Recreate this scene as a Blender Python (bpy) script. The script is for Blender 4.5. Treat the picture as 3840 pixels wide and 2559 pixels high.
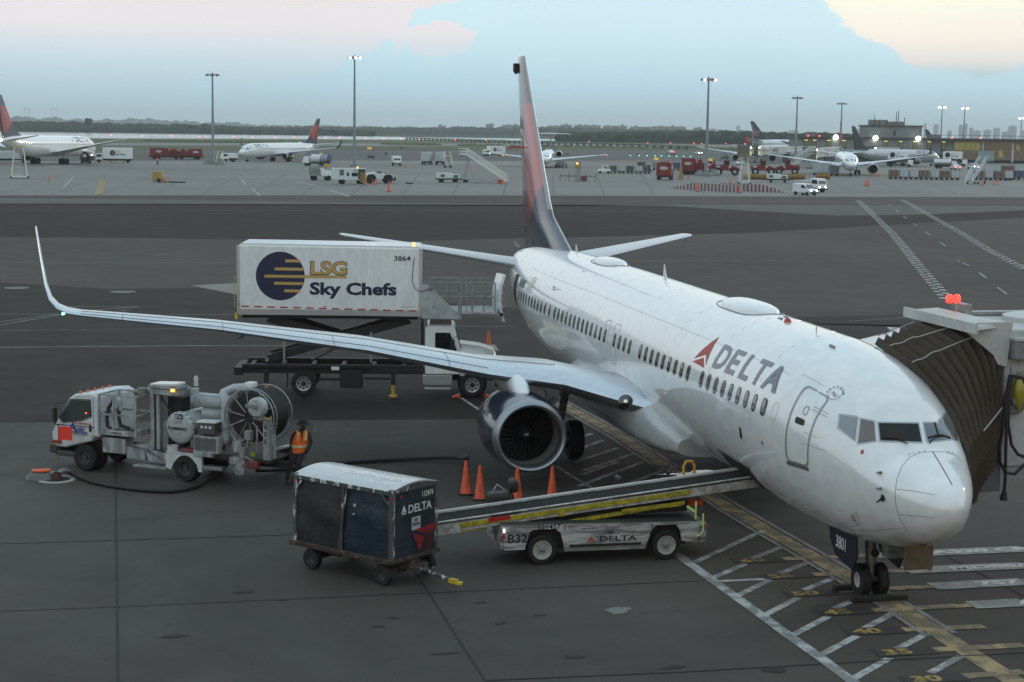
import bpy, bmesh, math, random
from mathutils import Vector, Matrix
R = math.radians
PI = math.pi
random.seed(7)
for o in list(bpy.data.objects): bpy.data.objects.remove(o)
sc = bpy.context.scene
col = sc.collection

# ---------------------------------------------------------------- camera
CAM = Vector((-28.433, 14.882, 9.559)); YAW, PITCH, ROLL, FPX = -0.215989, -0.122468, 0.014164, 6386.876
_f = Vector((math.cos(YAW)*math.cos(PITCH), math.sin(YAW)*math.cos(PITCH), math.sin(PITCH)))
_r = _f.cross(Vector((0, 0, 1))).normalized(); _u = _r.cross(_f)
CR = _r*math.cos(ROLL)+_u*math.sin(ROLL); CU = -_r*math.sin(ROLL)+_u*math.cos(ROLL)
cam = bpy.data.cameras.new('camera'); camo = bpy.data.objects.new('camera', cam); col.objects.link(camo)
cam.sensor_width = 36; cam.lens = FPX/3840*36; cam.clip_start = .2; cam.clip_end = 60000
camo.matrix_world = Matrix(((CR.x, CU.x, -_f.x, CAM.x), (CR.y, CU.y, -_f.y, CAM.y), (CR.z, CU.z, -_f.z, CAM.z), (0, 0, 0, 1)))
sc.camera = camo
K = 3840/2353
def ray(x, y): return _f+CR*((x*K-1920)/FPX)-CU*((y*K-1279.5)/FPX)
def G(x, y, z=0.0):          # a point on level z seen at (x, y) of the 2353 px wide survey photo
    d = ray(x, y); t = (z-CAM.z)/d.z
    return CAM+d*t
def D(x, dist, z=0.0):       # the point at height z in the bearing of column x, dist metres out
    d = ray(x, 304+0.0142*(x-1176)); h = Vector((d.x, d.y)).normalized()
    return Vector((CAM.x+h.x*dist, CAM.y+h.y*dist, z))
HOR = lambda x: 304.4+0.0142*(x-1176)

# ---------------------------------------------------------------- world
w = bpy.data.worlds.new('World'); sc.world = w; w.use_nodes = True
nt = w.node_tree; nt.nodes.clear(); N = nt.nodes.new; L = nt.links.new
def val(nt, op, a, b=None, c=None, clamp=False):
    n = nt.nodes.new('ShaderNodeMath'); n.operation = op; n.use_clamp = clamp
    for i, v in enumerate((a, b, c)):
        if v is None: continue
        if isinstance(v, (int, float)): n.inputs[i].default_value = v
        else: nt.links.new(v, n.inputs[i])
    return n.outputs[0]
def mixc(nt, f, a, b, mode='MIX'):
    n = nt.nodes.new('ShaderNodeMix'); n.data_type = 'RGBA'; n.blend_type = mode
    for i, v in ((0, f), (6, a), (7, b)):
        if isinstance(v, (int, float)): n.inputs[i].default_value = v
        elif isinstance(v, tuple): n.inputs[i].default_value = (*v, 1) if len(v) == 3 else v
        else: nt.links.new(v, n.inputs[i])
    return n.outputs[2]
def noise(nt, vec, scale, detail=4, rough=.55, dist=0):
    n = nt.nodes.new('ShaderNodeTexNoise'); n.inputs['Scale'].default_value = scale; n.inputs['Detail'].default_value = detail
    n.inputs['Roughness'].default_value = rough; n.inputs['Distortion'].default_value = dist
    if vec is not None: nt.links.new(vec, n.inputs['Vector'])
    return n.outputs[0]
def ramp(nt, v, stops, interp='LINEAR'):
    n = nt.nodes.new('ShaderNodeValToRGB'); n.color_ramp.interpolation = interp
    cr = n.color_ramp
    while len(cr.elements) < len(stops): cr.elements.new(.5)
    for e, (p, c) in zip(cr.elements, stops):
        e.position = p; e.color = (*c, 1) if isinstance(c, tuple) else (c, c, c, 1)
    nt.links.new(v, n.inputs[0]); return n.outputs[0]
SUN_EL, SUN_AZ = R(6), R(-55)      # low glow beyond the right of the frame
sky = N('ShaderNodeTexSky'); sky.sky_type = 'NISHITA'; sky.sun_disc = False
sky.sun_elevation = SUN_EL; sky.sun_rotation = PI/2-SUN_AZ; sky.air_density = 1.5; sky.dust_density = 2.5; sky.ozone_density = 1.5
tc = N('ShaderNodeTexCoord'); sep = N('ShaderNodeSeparateXYZ'); L(tc.outputs['Generated'], sep.inputs[0])
X, Y, Z = sep.outputs
el = val(nt, 'MULTIPLY', val(nt, 'ARCTAN2', Z, val(nt, 'SQRT', val(nt, 'ADD', val(nt, 'MULTIPLY', X, X), val(nt, 'MULTIPLY', Y, Y)))), 57.2958)
az = val(nt, 'MULTIPLY', val(nt, 'ARCTAN2', Y, X), 57.2958)
# clear sky behind the clouds: pale rose low in the west, cream to the right, pale blue overhead
# t = bearing across the view (0 left, 1 right)
tt = val(nt, 'DIVIDE', val(nt, 'SUBTRACT', 4.6, az), 33.0)
low = ramp(nt, val(nt, 'DIVIDE', el, 5.0), [(0., (.39, .54, .60)), (.22, (.46, .65, .74)), (.45, (.62, .75, .82)), (.66, (.84, .79, .82)), (.84, (.84, .77, .78)), (1., (.80, .82, .77))])
rightlow = ramp(nt, val(nt, 'DIVIDE', el, 4.5), [(0., (.42, .58, .64)), (.45, (.50, .66, .72)), (.55, (.86, .80, .76)), (.72, (1.0, .90, .79)), (1., (.98, .98, .80))])
clearmix = mixc(nt, ramp(nt, tt, [(.0, 0.), (.45, 0.), (.8, 1.), (1., 1.)]), low, rightlow)
cloudc = ramp(nt, val(nt, 'DIVIDE', el, 6.0), [(0., (.40, .58, .64)), (.08, (.42, .63, .72)), (.25, (.48, .72, .84)), (.55, (.61, .83, .91)), (1., (.65, .85, .93))])
# outline of the cloud bank: height (degrees) over bearing, broken up by noise
fc = N('ShaderNodeFloatCurve'); cu = fc.mapping.curves[0]
pts = [(0, .20), (.17, .30), (.185, .36), (.215, .36), (.23, .28), (.33, .42), (.352, .52), (.388, .60), (.398, .50), (.404, .70), (.412, .83), (.425, .85), (.445, .86),
       (.46, .90), (.475, .96), (.49, .99), (.56, 1.), (.74, 1.), (.79, 1.0), (.815, .93), (.83, .84), (.85, .75), (.87, .66), (.885, .62), (.905, .50), (.93, .46), (1., .46)]
while len(cu.points) < len(pts): cu.points.new(.5, .5)
for p, (a, b) in zip(cu.points, pts): p.location = (a, b); p.handle_type = 'VECTOR'
fc.mapping.update(); L(tt, fc.inputs['Value'])
mp = N('ShaderNodeMapping'); L(tc.outputs['Generated'], mp.inputs[0]); mp.inputs['Scale'].default_value = (1, 1, 1.5)
n1 = val(nt, 'ADD', val(nt, 'MULTIPLY', noise(nt, mp.outputs[0], 34, 6, .6, .4), .7), val(nt, 'MULTIPLY', noise(nt, mp.outputs[0], 95, 4, .6, .3), .3))
h = val(nt, 'ADD', val(nt, 'MULTIPLY', fc.outputs[0], 4.85), val(nt, 'MULTIPLY', val(nt, 'SUBTRACT', n1, .5), 1.9))
soft = ramp(nt, tt, [(0., .55), (.30, .45), (.36, .10), (.5, .10), (.75, .12), (1., .22)])
edge = val(nt, 'DIVIDE', val(nt, 'SUBTRACT', h, el), soft, clamp=True)
px_ = val(nt, 'DIVIDE', val(nt, 'SUBTRACT', tt, .436), .036); py_ = val(nt, 'DIVIDE', val(nt, 'SUBTRACT', el, 2.95), .62)
pk = val(nt, 'ADD', val(nt, 'SUBTRACT', val(nt, 'ADD', val(nt, 'MULTIPLY', px_, px_), val(nt, 'MULTIPLY', py_, py_)), 1.0), val(nt, 'MULTIPLY', val(nt, 'SUBTRACT', n1, .5), 5.0))
edge = val(nt, 'MULTIPLY', edge, val(nt, 'DIVIDE', pk, .12, clamp=True))
inview = val(nt, 'MULTIPLY', val(nt, 'GREATER_THAN', tt, -.6), val(nt, 'LESS_THAN', tt, 1.6))
view = mixc(nt, edge, clearmix, cloudc)
mot = val(nt, 'ADD', 1.03, val(nt, 'MULTIPLY', noise(nt, mp.outputs[0], 9, 5, .55), .10))
view = mixc(nt, 1.0, view, mot, 'MULTIPLY')
# the rest of the dome: soft overcast with breaks
up = ramp(nt, val(nt, 'DIVIDE', el, 90.0), [(0., (.75, .85, .87)), (.13, (.95, 1.0, 1.0)), (.30, (.56, .78, .92)), (1., (.37, .56, .72))])
n2 = noise(nt, tc.outputs['Generated'], 3.2, 6, .6)
up = mixc(nt, ramp(nt, n2, [(.35, 0.), (.65, .75)]), up, (.80, .90, .95))
dome = mixc(nt, ramp(nt, val(nt, 'DIVIDE', el, 14.0), [(0.30, 0.), (.6, 1.)]), view, up)
nis = mixc(nt, 1.0, sky.outputs[0], (.10, .10, .10), 'MULTIPLY')
tot = mixc(nt, .04, dome, nis); tot = mixc(nt, 1.0, tot, (1.07, 1.07, 1.07), 'MULTIPLY')
bg = N('ShaderNodeBackground'); L(tot, bg.inputs[0]); bg.inputs[1].default_value = 1.0
wo = N('ShaderNodeOutputWorld'); L(bg.outputs[0], wo.inputs[0])
sun = bpy.data.lights.new('sun', 'SUN'); sun.energy = .6; sun.angle = R(12); sun.color = (1, .9, .8)
so = bpy.data.objects.new('sun', sun); col.objects.link(so)
sd = Vector((math.cos(SUN_AZ)*math.cos(R(14)), math.sin(SUN_AZ)*math.cos(R(14)), math.sin(R(14))))
so.rotation_euler = (-sd).to_track_quat('-Z', 'Y').to_euler()
sc.view_settings.view_transform = 'Standard'; sc.view_settings.look = 'None'; sc.view_settings.gamma = 1; sc.view_settings.exposure = 0.0
sc.cycles.max_bounces = 6; sc.cycles.diffuse_bounces = 3; sc.cycles.glossy_bounces = 4; sc.cycles.volume_bounces = 2; sc.cycles.transmission_bounces = 4
sc.cycles.sample_clamp_indirect = 6

# ---------------------------------------------------------------- materials
MATS = {}
def mat(name, c, rough=.5, metal=0., coat=0., dirt=0., dscale=3., dcol=None, bump=0., bscale=40., emit=0., spec=.5, streak=False, ecol=None, crough=.08, ior=None, alpha=1):
    if name in MATS: return MATS[name]
    m = bpy.data.materials.new(name); m.use_nodes = True; nt = m.node_tree
    b = nt.nodes['Principled BSDF']; b.inputs['Base Color'].default_value = (*c, 1)
    b.inputs['Roughness'].default_value = rough; b.inputs['Metallic'].default_value = metal
    b.inputs['Coat Weight'].default_value = coat; b.inputs['Coat Roughness'].default_value = crough; b.inputs['Specular IOR Level'].default_value = spec
    if ior: b.inputs['Coat IOR'].default_value = ior
    if alpha < 1: b.inputs['Alpha'].default_value = alpha
    if dirt or bump:
        t = nt.nodes.new('ShaderNodeTexCoord'); v = t.outputs['Object']
        if streak:
            mp = nt.nodes.new('ShaderNodeMapping'); nt.links.new(v, mp.inputs[0]); mp.inputs['Scale'].default_value = streak if isinstance(streak, tuple) else (1, 1, .25); v = mp.outputs[0]
        if dirt:
            n = noise(nt, v, dscale, 6, .65, .4)
            d = dcol or tuple(x*.45 for x in c)
            f = ramp(nt, n, [(.42, 0.), (.42+.35*(1.05-dirt), 1.)])
            cc = mixc(nt, val(nt, 'MULTIPLY', f, min(1, dirt)), c, d)
            cc = mixc(nt, 1., cc, ramp(nt, noise(nt, v, dscale*7, 3), [(.2, .88), (.8, 1.08)]), 'MULTIPLY')
            nt.links.new(cc, b.inputs['Base Color'])
            nt.links.new(val(nt, 'ADD', rough, val(nt, 'MULTIPLY', f, .25*dirt), clamp=True), b.inputs['Roughness'])
        if bump:
            bn = nt.nodes.new('ShaderNodeBump'); bn.inputs['Strength'].default_value = 1; bn.inputs['Distance'].default_value = bump
            nt.links.new(noise(nt, v, bscale, 3), bn.inputs['Height']); nt.links.new(bn.outputs[0], b.inputs['Normal'])
    if emit:
        b.inputs['Emission Color'].default_value = (*(ecol or c), 1); b.inputs['Emission Strength'].default_value = emit
    MATS[name] = m; return m
WHITE = mat('aircraft_white', (.79, .80, .80), .30, coat=1, crough=.04, ior=1.7, dirt=.03, dscale=.4, dcol=(.60, .61, .60))
METAL = mat('bare_metal', (.62, .66, .70), .28, metal=.9, dirt=.3, dscale=2, dcol=(.5, .52, .54), streak=(1, .3, 1))
LIP = mat('polished_lip', (.34, .35, .37), .40, metal=.9)
NAVY = mat('navy_paint', (.006, .012, .036), .25, coat=1, crough=.03, ior=1.42)
RED = mat('red_paint', (.42, .02, .02), .35, coat=.5)
TYRE = mat('tyre_rubber', (.012, .012, .012), .75, bump=.004, bscale=60)
BLACK = mat('black_metal', (.012, .011, .010), .55, dirt=.5, dscale=4, dcol=(.035, .028, .02))
DARKGLASS = mat('dark_glass', (.010, .012, .014), .06, spec=.9, coat=1, crough=.02)
STRUT = mat('strut_grey', (.32, .33, .33), .4, metal=.3, dirt=.6, dscale=6, dcol=(.08, .07, .06))
TWHITE = mat('truck_white', (.78, .79, .78), .35, coat=.4, dirt=.30, dscale=2.2, dcol=(.52, .51, .48), streak=True)
GREYW = mat('worn_grey_paint', (.36, .39, .40), .5, dirt=.7, dscale=4, dcol=(.14, .13, .12), streak=True)
STEEL = mat('galvanised_steel', (.34, .35, .35), .42, metal=.7, dirt=.5, dscale=5, dcol=(.2, .19, .17))
RUBBER = mat('hose_rubber', (.016, .015, .015), .6, bump=.003, bscale=30)
ORANGE = mat('cone_orange', (.72, .09, .02), .5, dirt=.5, dscale=6, dcol=(.25, .04, .02))
YELLOW = mat('yellow_paint', (.60, .42, .03), .45, dirt=.6, dscale=5, dcol=(.2, .14, .03))
AMBER = mat('amber_lamp', (1, .35, .02), .3, emit=2.5, ecol=(1, .45, .08))
REDL = mat('red_lamp', (1, .05, .05), .3, emit=9, ecol=(1, .06, .05))
REDLENS = mat('red_lens', (.45, .02, .02), .2, coat=.5)
GREENL = mat('green_lamp', (.1, 1, .5), .3, emit=12, ecol=(.1, 1, .45))
LAMPW = mat('white_lamp', (1, 1, .9), .3, emit=22, ecol=(1, 1, .85))
CHOCK = mat('chock_black', (.02, .018, .016), .7)
SREDD = mat('snow_machine_red', (.22, .018, .014), .5, dirt=.6, dscale=.9, dcol=(.09, .012, .01))
INK = mat('marking_ink', (.012, .013, .02), .5)
NAVYINK = mat('navy_ink', (.012, .018, .055), .45)
GOLD = mat('gold_ink', (.52, .33, .10), .5)
WINK = mat('white_ink', (.7, .7, .7), .5, dirt=.3, dscale=8)

# ---------------------------------------------------------------- mesh helpers
class MB:
    def __init__(s): s.v = []; s.f = []; s.m = Matrix()
    def at(s, m): s.m = m; return s
    def add(s, vs, fs):
        o = len(s.v); s.v += [tuple(s.m @ Vector(p)) for p in vs]; s.f += [tuple(o+i for i in f) for f in fs]; return s
    def box(s, x0, x1, y0, y1, z0, z1):
        x0, x1 = sorted((x0, x1)); y0, y1 = sorted((y0, y1)); z0, z1 = sorted((z0, z1))
        return s.add([(x0, y0, z0), (x1, y0, z0), (x1, y1, z0), (x0, y1, z0), (x0, y0, z1), (x1, y0, z1), (x1, y1, z1), (x0, y1, z1)],
                     [(0, 3, 2, 1), (4, 5, 6, 7), (0, 1, 5, 4), (1, 2, 6, 5), (2, 3, 7, 6), (3, 0, 4, 7)])
    def loft(s, rings, caps=True, closed=True):
        n = len(rings[0]); vs = [p for r in rings for p in r]; fs = []
        for k in range(len(rings)-1):
            for i in range(n if closed else n-1):
                j = (i+1) % n; fs.append((k*n+i, k*n+j, (k+1)*n+j, (k+1)*n+i))
        if caps: fs.append(tuple(range(n))[::-1]); fs.append(tuple((len(rings)-1)*n+i for i in range(n)))
        return s.add(vs, fs)
    def tube(s, pts, r, n=8, caps=True):
        pts = [Vector(p) for p in pts]; rs = r if isinstance(r, (list, tuple)) else [r]*len(pts); rings = []; u = None
        for i, p in enumerate(pts):
            t = (pts[min(i+1, len(pts)-1)]-pts[max(i-1, 0)]).normalized()
            if u is None: u = t.orthogonal().normalized()
            u = (u-t*u.dot(t)).normalized(); w_ = t.cross(u)
            rings.append([tuple(p+(u*math.cos(a)+w_*math.sin(a))*rs[i]) for a in [2*PI*k/n for k in range(n)]])
        return s.loft(rings, caps)
    def cyl(s, p0, p1, r0, r1=None, n=16): return s.tube([p0, p1], [r0, r0 if r1 is None else r1], n)
    def lathe(s, c, axis, prof, n=24, caps=True):  # prof: (t along axis, radius)
        c = Vector(c); ax = Vector(axis).normalized(); u = ax.orthogonal().normalized(); w_ = ax.cross(u)
        return s.loft([[tuple(c+ax*t+(u*math.cos(2*PI*k/n)+w_*math.sin(2*PI*k/n))*max(r, 1e-4)) for k in range(n)] for t, r in prof], caps)
    def prism(s, poly, axis, lo, hi):  # poly in the plane normal to axis
        def P(a, b, t): return {'x': (t, a, b), 'y': (a, t, b), 'z': (a, b, t)}[axis]
        return s.loft([[P(a, b, lo) for a, b in poly], [P(a, b, hi) for a, b in poly]])
    def build(s, name, m, parent=None, smooth=40, bevel=0, loc=None):
        me = bpy.data.meshes.new(name); me.from_pydata(s.v, [], s.f); me.update()
        bm = bmesh.new(); bm.from_mesh(me); bmesh.ops.recalc_face_normals(bm, faces=bm.faces); bm.to_mesh(me); bm.free()
        if smooth:
            for p in me.polygons: p.use_smooth = True
            me.set_sharp_from_angle(angle=R(smooth))
        o = bpy.data.objects.new(name, me); col.objects.link(o); me.materials.append(m)
        if parent: o.parent = parent
        if loc: o.location = loc
        if bevel:
            b = o.modifiers.new('bevel', 'BEVEL'); b.width = bevel; b.segments = 2; b.limit_method = 'ANGLE'; b.angle_limit = R(40)
        return o
def part(name, m, parent, fn, **k):
    b = MB(); fn(b); return b.build(name, m, parent, **k)
def tag(o, label=None, cat=None, group=None, kind=None):
    if label: o['label'] = label
    if cat: o['category'] = cat
    if group: o['group'] = group
    if kind: o['kind'] = kind
    return o
def thing(name, label, cat, loc=(0, 0, 0), rz=0, group=None):
    o = bpy.data.objects.new(name, None); col.objects.link(o); o.location = loc; o.rotation_euler = (0, 0, rz); o.empty_display_size = .3
    return tag(o, label, cat, group)
def struct(o): o['kind'] = 'structure'; return o
def copy_tree(o, parent=None, loc=None, rz=None, label=None):
    c = o.copy(); col.objects.link(c)
    if parent: c.parent = parent
    if loc is not None: c.location = loc
    if rz is not None: c.rotation_euler = (0, 0, rz)
    if label: c['label'] = label
    for ch in list(o.children): copy_tree(ch, c)
    return c
def wheel(name, p, c, r, wdt, side=1, rim=STEEL, rr=.58):   # axle along y of parent; side = +1 outer face towards +y
    t = MB(); x, y, z = c; h = wdt/2
    t.lathe(c, (0, 1, 0), [(-h, r*rr), (-h, r*.93), (-h*.7, r), (h*.7, r), (h, r*.93), (h, r*rr), (h*.5, r*rr*.98), (-h*.5, r*rr*.98), (-h, r*rr)], 28, caps=False)
    o = t.build(name, TYRE, p, smooth=35)
    m = MB(); e = side*h*.55; m.lathe(c, (0, side, 0), [(-h*.6, r*rr), (h*.9, r*rr*1.0), (h*.85, r*rr*.86), (h*.35, r*rr*.8), (h*.3, r*rr*.3), (h*.75, r*rr*.28), (h*.75, .001)], 24, caps=False)
    m.build('rim', rim, o, smooth=35); return o
def textmesh(body, size=1., bold=0., sx=1., shear=0., align='LEFT', extrude=0.):
    cu = bpy.data.curves.new('t', 'FONT'); cu.body = body; cu.size = size; cu.offset = bold; cu.shear = shear; cu.align_x = align
    cu.resolution_u = 3
    o = bpy.data.objects.new('t', cu); col.objects.link(o); dg = bpy.context.evaluated_depsgraph_get()
    me = o.evaluated_get(dg).to_mesh(); vs = [(v.co.x*sx, v.co.y) for v in me.vertices]; fs = [tuple(p.vertices) for p in me.polygons]
    o.evaluated_get(dg).to_mesh_clear(); bpy.data.objects.remove(o); bpy.data.curves.remove(cu); return vs, fs
def text_on(name, body, size, m, parent, origin, ux, uy, off=.004, bold=0., sx=1., shear=0., align='LEFT', two=False):
    vs, fs = textmesh(body, size, bold, sx, shear, align)
    ux = Vector(ux); uy = Vector(uy); n = ux.cross(uy).normalized(); o = Vector(origin)+n*off
    me = bpy.data.meshes.new(name); me.from_pydata([tuple(o+ux*a+uy*b) for a, b in vs], [], fs)
    ob = bpy.data.objects.new(name, me); col.objects.link(ob); me.materials.append(m)
    if parent: ob.parent = parent
    return ob
def flat(name, poly, m, parent, origin, ux, uy, off=.004):
    ux = Vector(ux); uy = Vector(uy); n = ux.cross(uy).normalized(); o = Vector(origin)+n*off
    me = bpy.data.meshes.new(name); fs = [tuple(range(len(poly)))]
    me.from_pydata([tuple(o+ux*a+uy*b) for a, b in poly], [], fs)
    ob = bpy.data.objects.new(name, me); col.objects.link(ob); me.materials.append(m)
    if parent: ob.parent = parent
    return ob
def flats(name, polys, m, parent, origin=(0, 0, 0), ux=(1, 0, 0), uy=(0, 1, 0), off=.004):
    ux = Vector(ux); uy = Vector(uy); n = ux.cross(uy).normalized(); o = Vector(origin)+n*off
    vs = []; fs = []
    for poly in polys:
        k = len(vs); vs += [tuple(o+ux*a+uy*b) for a, b in poly]; fs.append(tuple(range(k, k+len(poly))))
    me = bpy.data.meshes.new(name); me.from_pydata(vs, [], fs)
    ob = bpy.data.objects.new(name, me); col.objects.link(ob); me.materials.append(m)
    if parent: ob.parent = parent
    return ob
# ---------------------------------------------------------------- ground
def groundmat(name, c, rough, c2, big=.02, stain=.5, spec=.5, bumpd=.01, patch=None, streak=None):
    m = bpy.data.materials.new(name); m.use_nodes = True; nt = m.node_tree; b = nt.nodes['Principled BSDF']
    t = nt.nodes.new('ShaderNodeTexCoord'); v = t.outputs['Object']
    n = noise(nt, v, big, 8, .62, .6)
    cc = mixc(nt, ramp(nt, n, [(.35, 0.), (.65, 1.)]), c, c2)
    mp = nt.nodes.new('ShaderNodeMapping'); nt.links.new(v, mp.inputs[0]); mp.inputs['Rotation'].default_value = (0, 0, R(5)); mp.inputs['Scale'].default_value = streak or (.5, .12, 1)
    st = noise(nt, mp.outputs[0], .7, 7, .65, 1.2)
    cc = mixc(nt, val(nt, 'MULTIPLY', ramp(nt, st, [(.52, 0.), (.75, 1.)]), stain), cc, tuple(x*.5 for x in c))
    spt = noise(nt, v, 1.3, 4, .6)
    cc = mixc(nt, val(nt, 'MULTIPLY', ramp(nt, spt, [(.66, 0.), (.74, 1.)]), stain), cc, tuple(x*.35 for x in c))
    fine = noise(nt, v, 22, 4, .7)
    cc = mixc(nt, 1., cc, ramp(nt, fine, [(.25, .82), (.75, 1.15)]), 'MULTIPLY')
    nt.links.new(cc, b.inputs['Base Color'])
    nt.links.new(val(nt, 'ADD', rough-.12, val(nt, 'MULTIPLY', noise(nt, v, .4, 6, .6), .3), clamp=True), b.inputs['Roughness'])
    b.inputs['Specular IOR Level'].default_value = spec
    bn = nt.nodes.new('ShaderNodeBump'); bn.inputs['Distance'].default_value = bumpd; bn.inputs['Strength'].default_value = .6
    nt.links.new(fine, bn.inputs['Height']); nt.links.new(bn.outputs[0], b.inputs['Normal']); return m
CONC = groundmat('apron_concrete', (.078, .069, .057), .7, (.034, .029, .023), .07, .85, spec=.25)
ASPH = groundmat('old_asphalt', (.030, .024, .020), .75, (.019, .016, .013), .05, .5, spec=.15)
ASPM = groundmat('grey_asphalt', (.078, .067, .058), .75, (.055, .047, .041), .03, .4, streak=(1.2, .05, 1), spec=.12)
ASPD = groundmat('dark_asphalt', (.036, .030, .026), .8, (.026, .022, .019), .02, .3, streak=(.6, .02, 1), spec=.10)
FCON = groundmat('pale_concrete', (.215, .208, .186), .7, (.155, .152, .138), .015, .3, spec=.2)
FASP = groundmat('far_asphalt', (.105, .10, .092), .75, (.075, .073, .066), .01, .3, spec=.2)
GRASS = groundmat('airfield_grass', (.13, .14, .055), .95, (.09, .105, .045), .01, .5, spec=.1)
LAND = groundmat('far_land', (.045, .055, .035), .95, (.035, .045, .03), .002, .3, spec=.05)
def sheet(name, poly, m, z, disp=True, label=None):
    pts = [G(*p) if disp and len(p) == 2 else Vector(p) for p in poly]
    me = bpy.data.meshes.new(name); me.from_pydata([(p.x, p.y, z) for p in pts], [], [tuple(range(len(pts)))]); me.update()
    if me.polygons[0].normal.z < 0: me.flip_normals()
    o = bpy.data.objects.new(name, me); col.objects.link(o); me.materials.append(m); struct(o)
    if label: o['label'] = label
    return o
S = 26000
sheet('terrain', [(-3000, -S, 0), (S, -S, 0), (S, S, 0), (-3000, S, 0)], LAND, -.30, False)
# the airfield slab near the gates
sheet('ground', [(-400, -2500, 0), (1250, -2500, 0), (1250, 1200, 0), (-400, 1200, 0)], ASPM, -.02, False)
def ext(p, q, t): # extend the line p->q on the ground beyond q by factor
    a, b = G(*p), G(*q); return b+(b-a)*t
def band(name, top, bot, m, z, e=3.0):
    a0, a1 = G(*top[0]), G(*top[-1]); b0, b1 = G(*bot[0]), G(*bot[-1])
    T = [G(*p) for p in top]; B = [G(*p) for p in bot]
    P = [a0-(a1-a0)*e]+T+[a1+(a1-a0)*e]+[b1+(b1-b0)*e]+B[::-1]+[b0-(b1-b0)*e]
    return sheet(name, [tuple(p) for p in P], m, z, False)
band('dark_asphalt_band', [(0, 453.5), (1176, 455), (1500, 459), (2353, 462)], [(0, 545), (330, 547), (700, 552), (850, 556), (1700, 536), (2353, 500)], ASPD, -.012)
band('taxiway_shoulder', [(0, 451), (1176, 451.5), (2353, 456)], [(0, 458), (1176, 470), (2353, 480)], ASPM, -.008)
band('pale_taxiway_strip', [(1530, 472), (1560, 470), (2353, 474)], [(1540, 474), (1920, 496), (2100, 494), (2353, 484)], FASP, -.004)
band('old_asphalt_stand', [(0, 649), (250, 664), (430, 662), (760, 672), (1500, 736), (2353, 716)], [(0, 970), (1010, 964), (1100, 962), (2353, 930)], ASPH, -.008)
sheet('concrete_wedge', [(437, 656), (560, 650), (760, 664), (760, 700), (545, 677)], FCON, -.004)
sheet('apron', [tuple(G(0, 971)-(G(1000, 964)-G(0, 971))*2), tuple(G(0, 971)), tuple(G(1000, 964)), tuple(G(1000, 964)+(G(1000, 964)-G(0, 971))*2), (-400, -200, 0), (-400, 200, 0)], CONC, -.004, False)
sheet('repair_patch', [(1050, 795), (1137, 792), (1147, 806), (1060, 808)], FCON, 0, True)
band('far_apron', [(-200, 372), (560, 369), (1300, 370.5), (2353, 372)], [(0, 449.5), (1176, 449.8), (2353, 454)], FCON, -.004, 1.2)
band('far_taxiway', [(0, 345), (1176, 346), (2353, 349)], [(0, 372), (560, 369), (1300, 370.5), (2353, 372)], FASP, -.008, 1.2)
band('grass_verge', [(300, 338), (940, 336.5), (1176, 337.3), (2353, 342)], [(300, 344), (960, 343), (1176, 344), (2353, 346)], GRASS, 0, .5)
band('runway', [(300, 328.5), (1176, 330), (2353, 336)], [(300, 335), (1176, 336.2), (2353, 341)], FCON, -.004, 1.2)
band('grass_shore', [(0, 317.5), (330, 318.5), (960, 321.5), (1176, 323), (2353, 331.5)], [(0, 324), (330, 327), (960, 328.5), (1176, 330.2), (2353, 337)], GRASS, -.004, 1.2)
# water
wm = bpy.data.materials.new('bay_water'); wm.use_nodes = True; b = wm.node_tree.nodes['Principled BSDF']
b.inputs['Base Color'].default_value = (.16, .20, .22, 1); b.inputs['Roughness'].default_value = .12; b.inputs['Specular IOR Level'].default_value = .8
t_ = wm.node_tree.nodes.new('ShaderNodeTexCoord'); mp_ = wm.node_tree.nodes.new('ShaderNodeMapping'); wm.node_tree.links.new(t_.outputs['Object'], mp_.inputs[0]); mp_.inputs['Scale'].default_value = (.4, 1, 1)
bn_ = wm.node_tree.nodes.new('ShaderNodeBump'); bn_.inputs['Distance'].default_value = .12; wm.node_tree.links.new(noise(wm.node_tree, mp_.outputs[0], .25, 5), bn_.inputs['Height']); wm.node_tree.links.new(bn_.outputs[0], b.inputs['Normal'])
band('water', [(0, 302.5), (400, 305), (700, 308), (1176, 311.5), (1500, 315.5), (2353, 326)], [(0, 317.5), (330, 318.5), (960, 321.5), (1176, 323), (2353, 331.5)], wm, -.02, .9)

# painted lines and joints (sheets a few mm proud)
LW = mat('white_road_paint', (.42, .43, .42), .6, dirt=.75, dscale=2.2, dcol=(.12, .12, .115))
LWF = mat('faded_white_paint', (.24, .24, .23), .6, dirt=.6, dscale=1.5, dcol=(.10, .10, .098))
LY = mat('faded_yellow_paint', (.38, .27, .13), .6, dirt=.7, dscale=1.6, dcol=(.085, .078, .06))
LY2 = mat('yellow_road_paint', (.38, .25, .06), .6, dirt=.75, dscale=2.5, dcol=(.12, .09, .04))
LBK = mat('black_road_paint', (.028, .025, .023), .7)
JNT = mat('joint_sealant', (.014, .013, .012), .8)
def strip(b, p, q, w0, z, w1=None):
    p, q = Vector((p[0], p[1])), Vector((q[0], q[1])); w1 = w0 if w1 is None else w1
    n = Vector((-(q-p).y, (q-p).x)).normalized()
    b.add([(*(p+n*w0/2), z), (*(q+n*w1/2), z), (*(q-n*w1/2), z), (*(p-n*w0/2), z)], [(0, 3, 2, 1)])
def gp(*p): g = G(*p); return (g.x, g.y)
cnt = [0]
def paint(name, m, segs, z, label=None):
    b = MB()
    for s in segs:
        pts = s[0]
        for p, q in zip(pts, pts[1:]): cnt[0] += 1; strip(b, gp(*p), gp(*q), s[1], z+(cnt[0] % 37)*.0001)
    o = b.build(name, m, smooth=0); struct(o)
    if label: o['label'] = label
    return o
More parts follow.
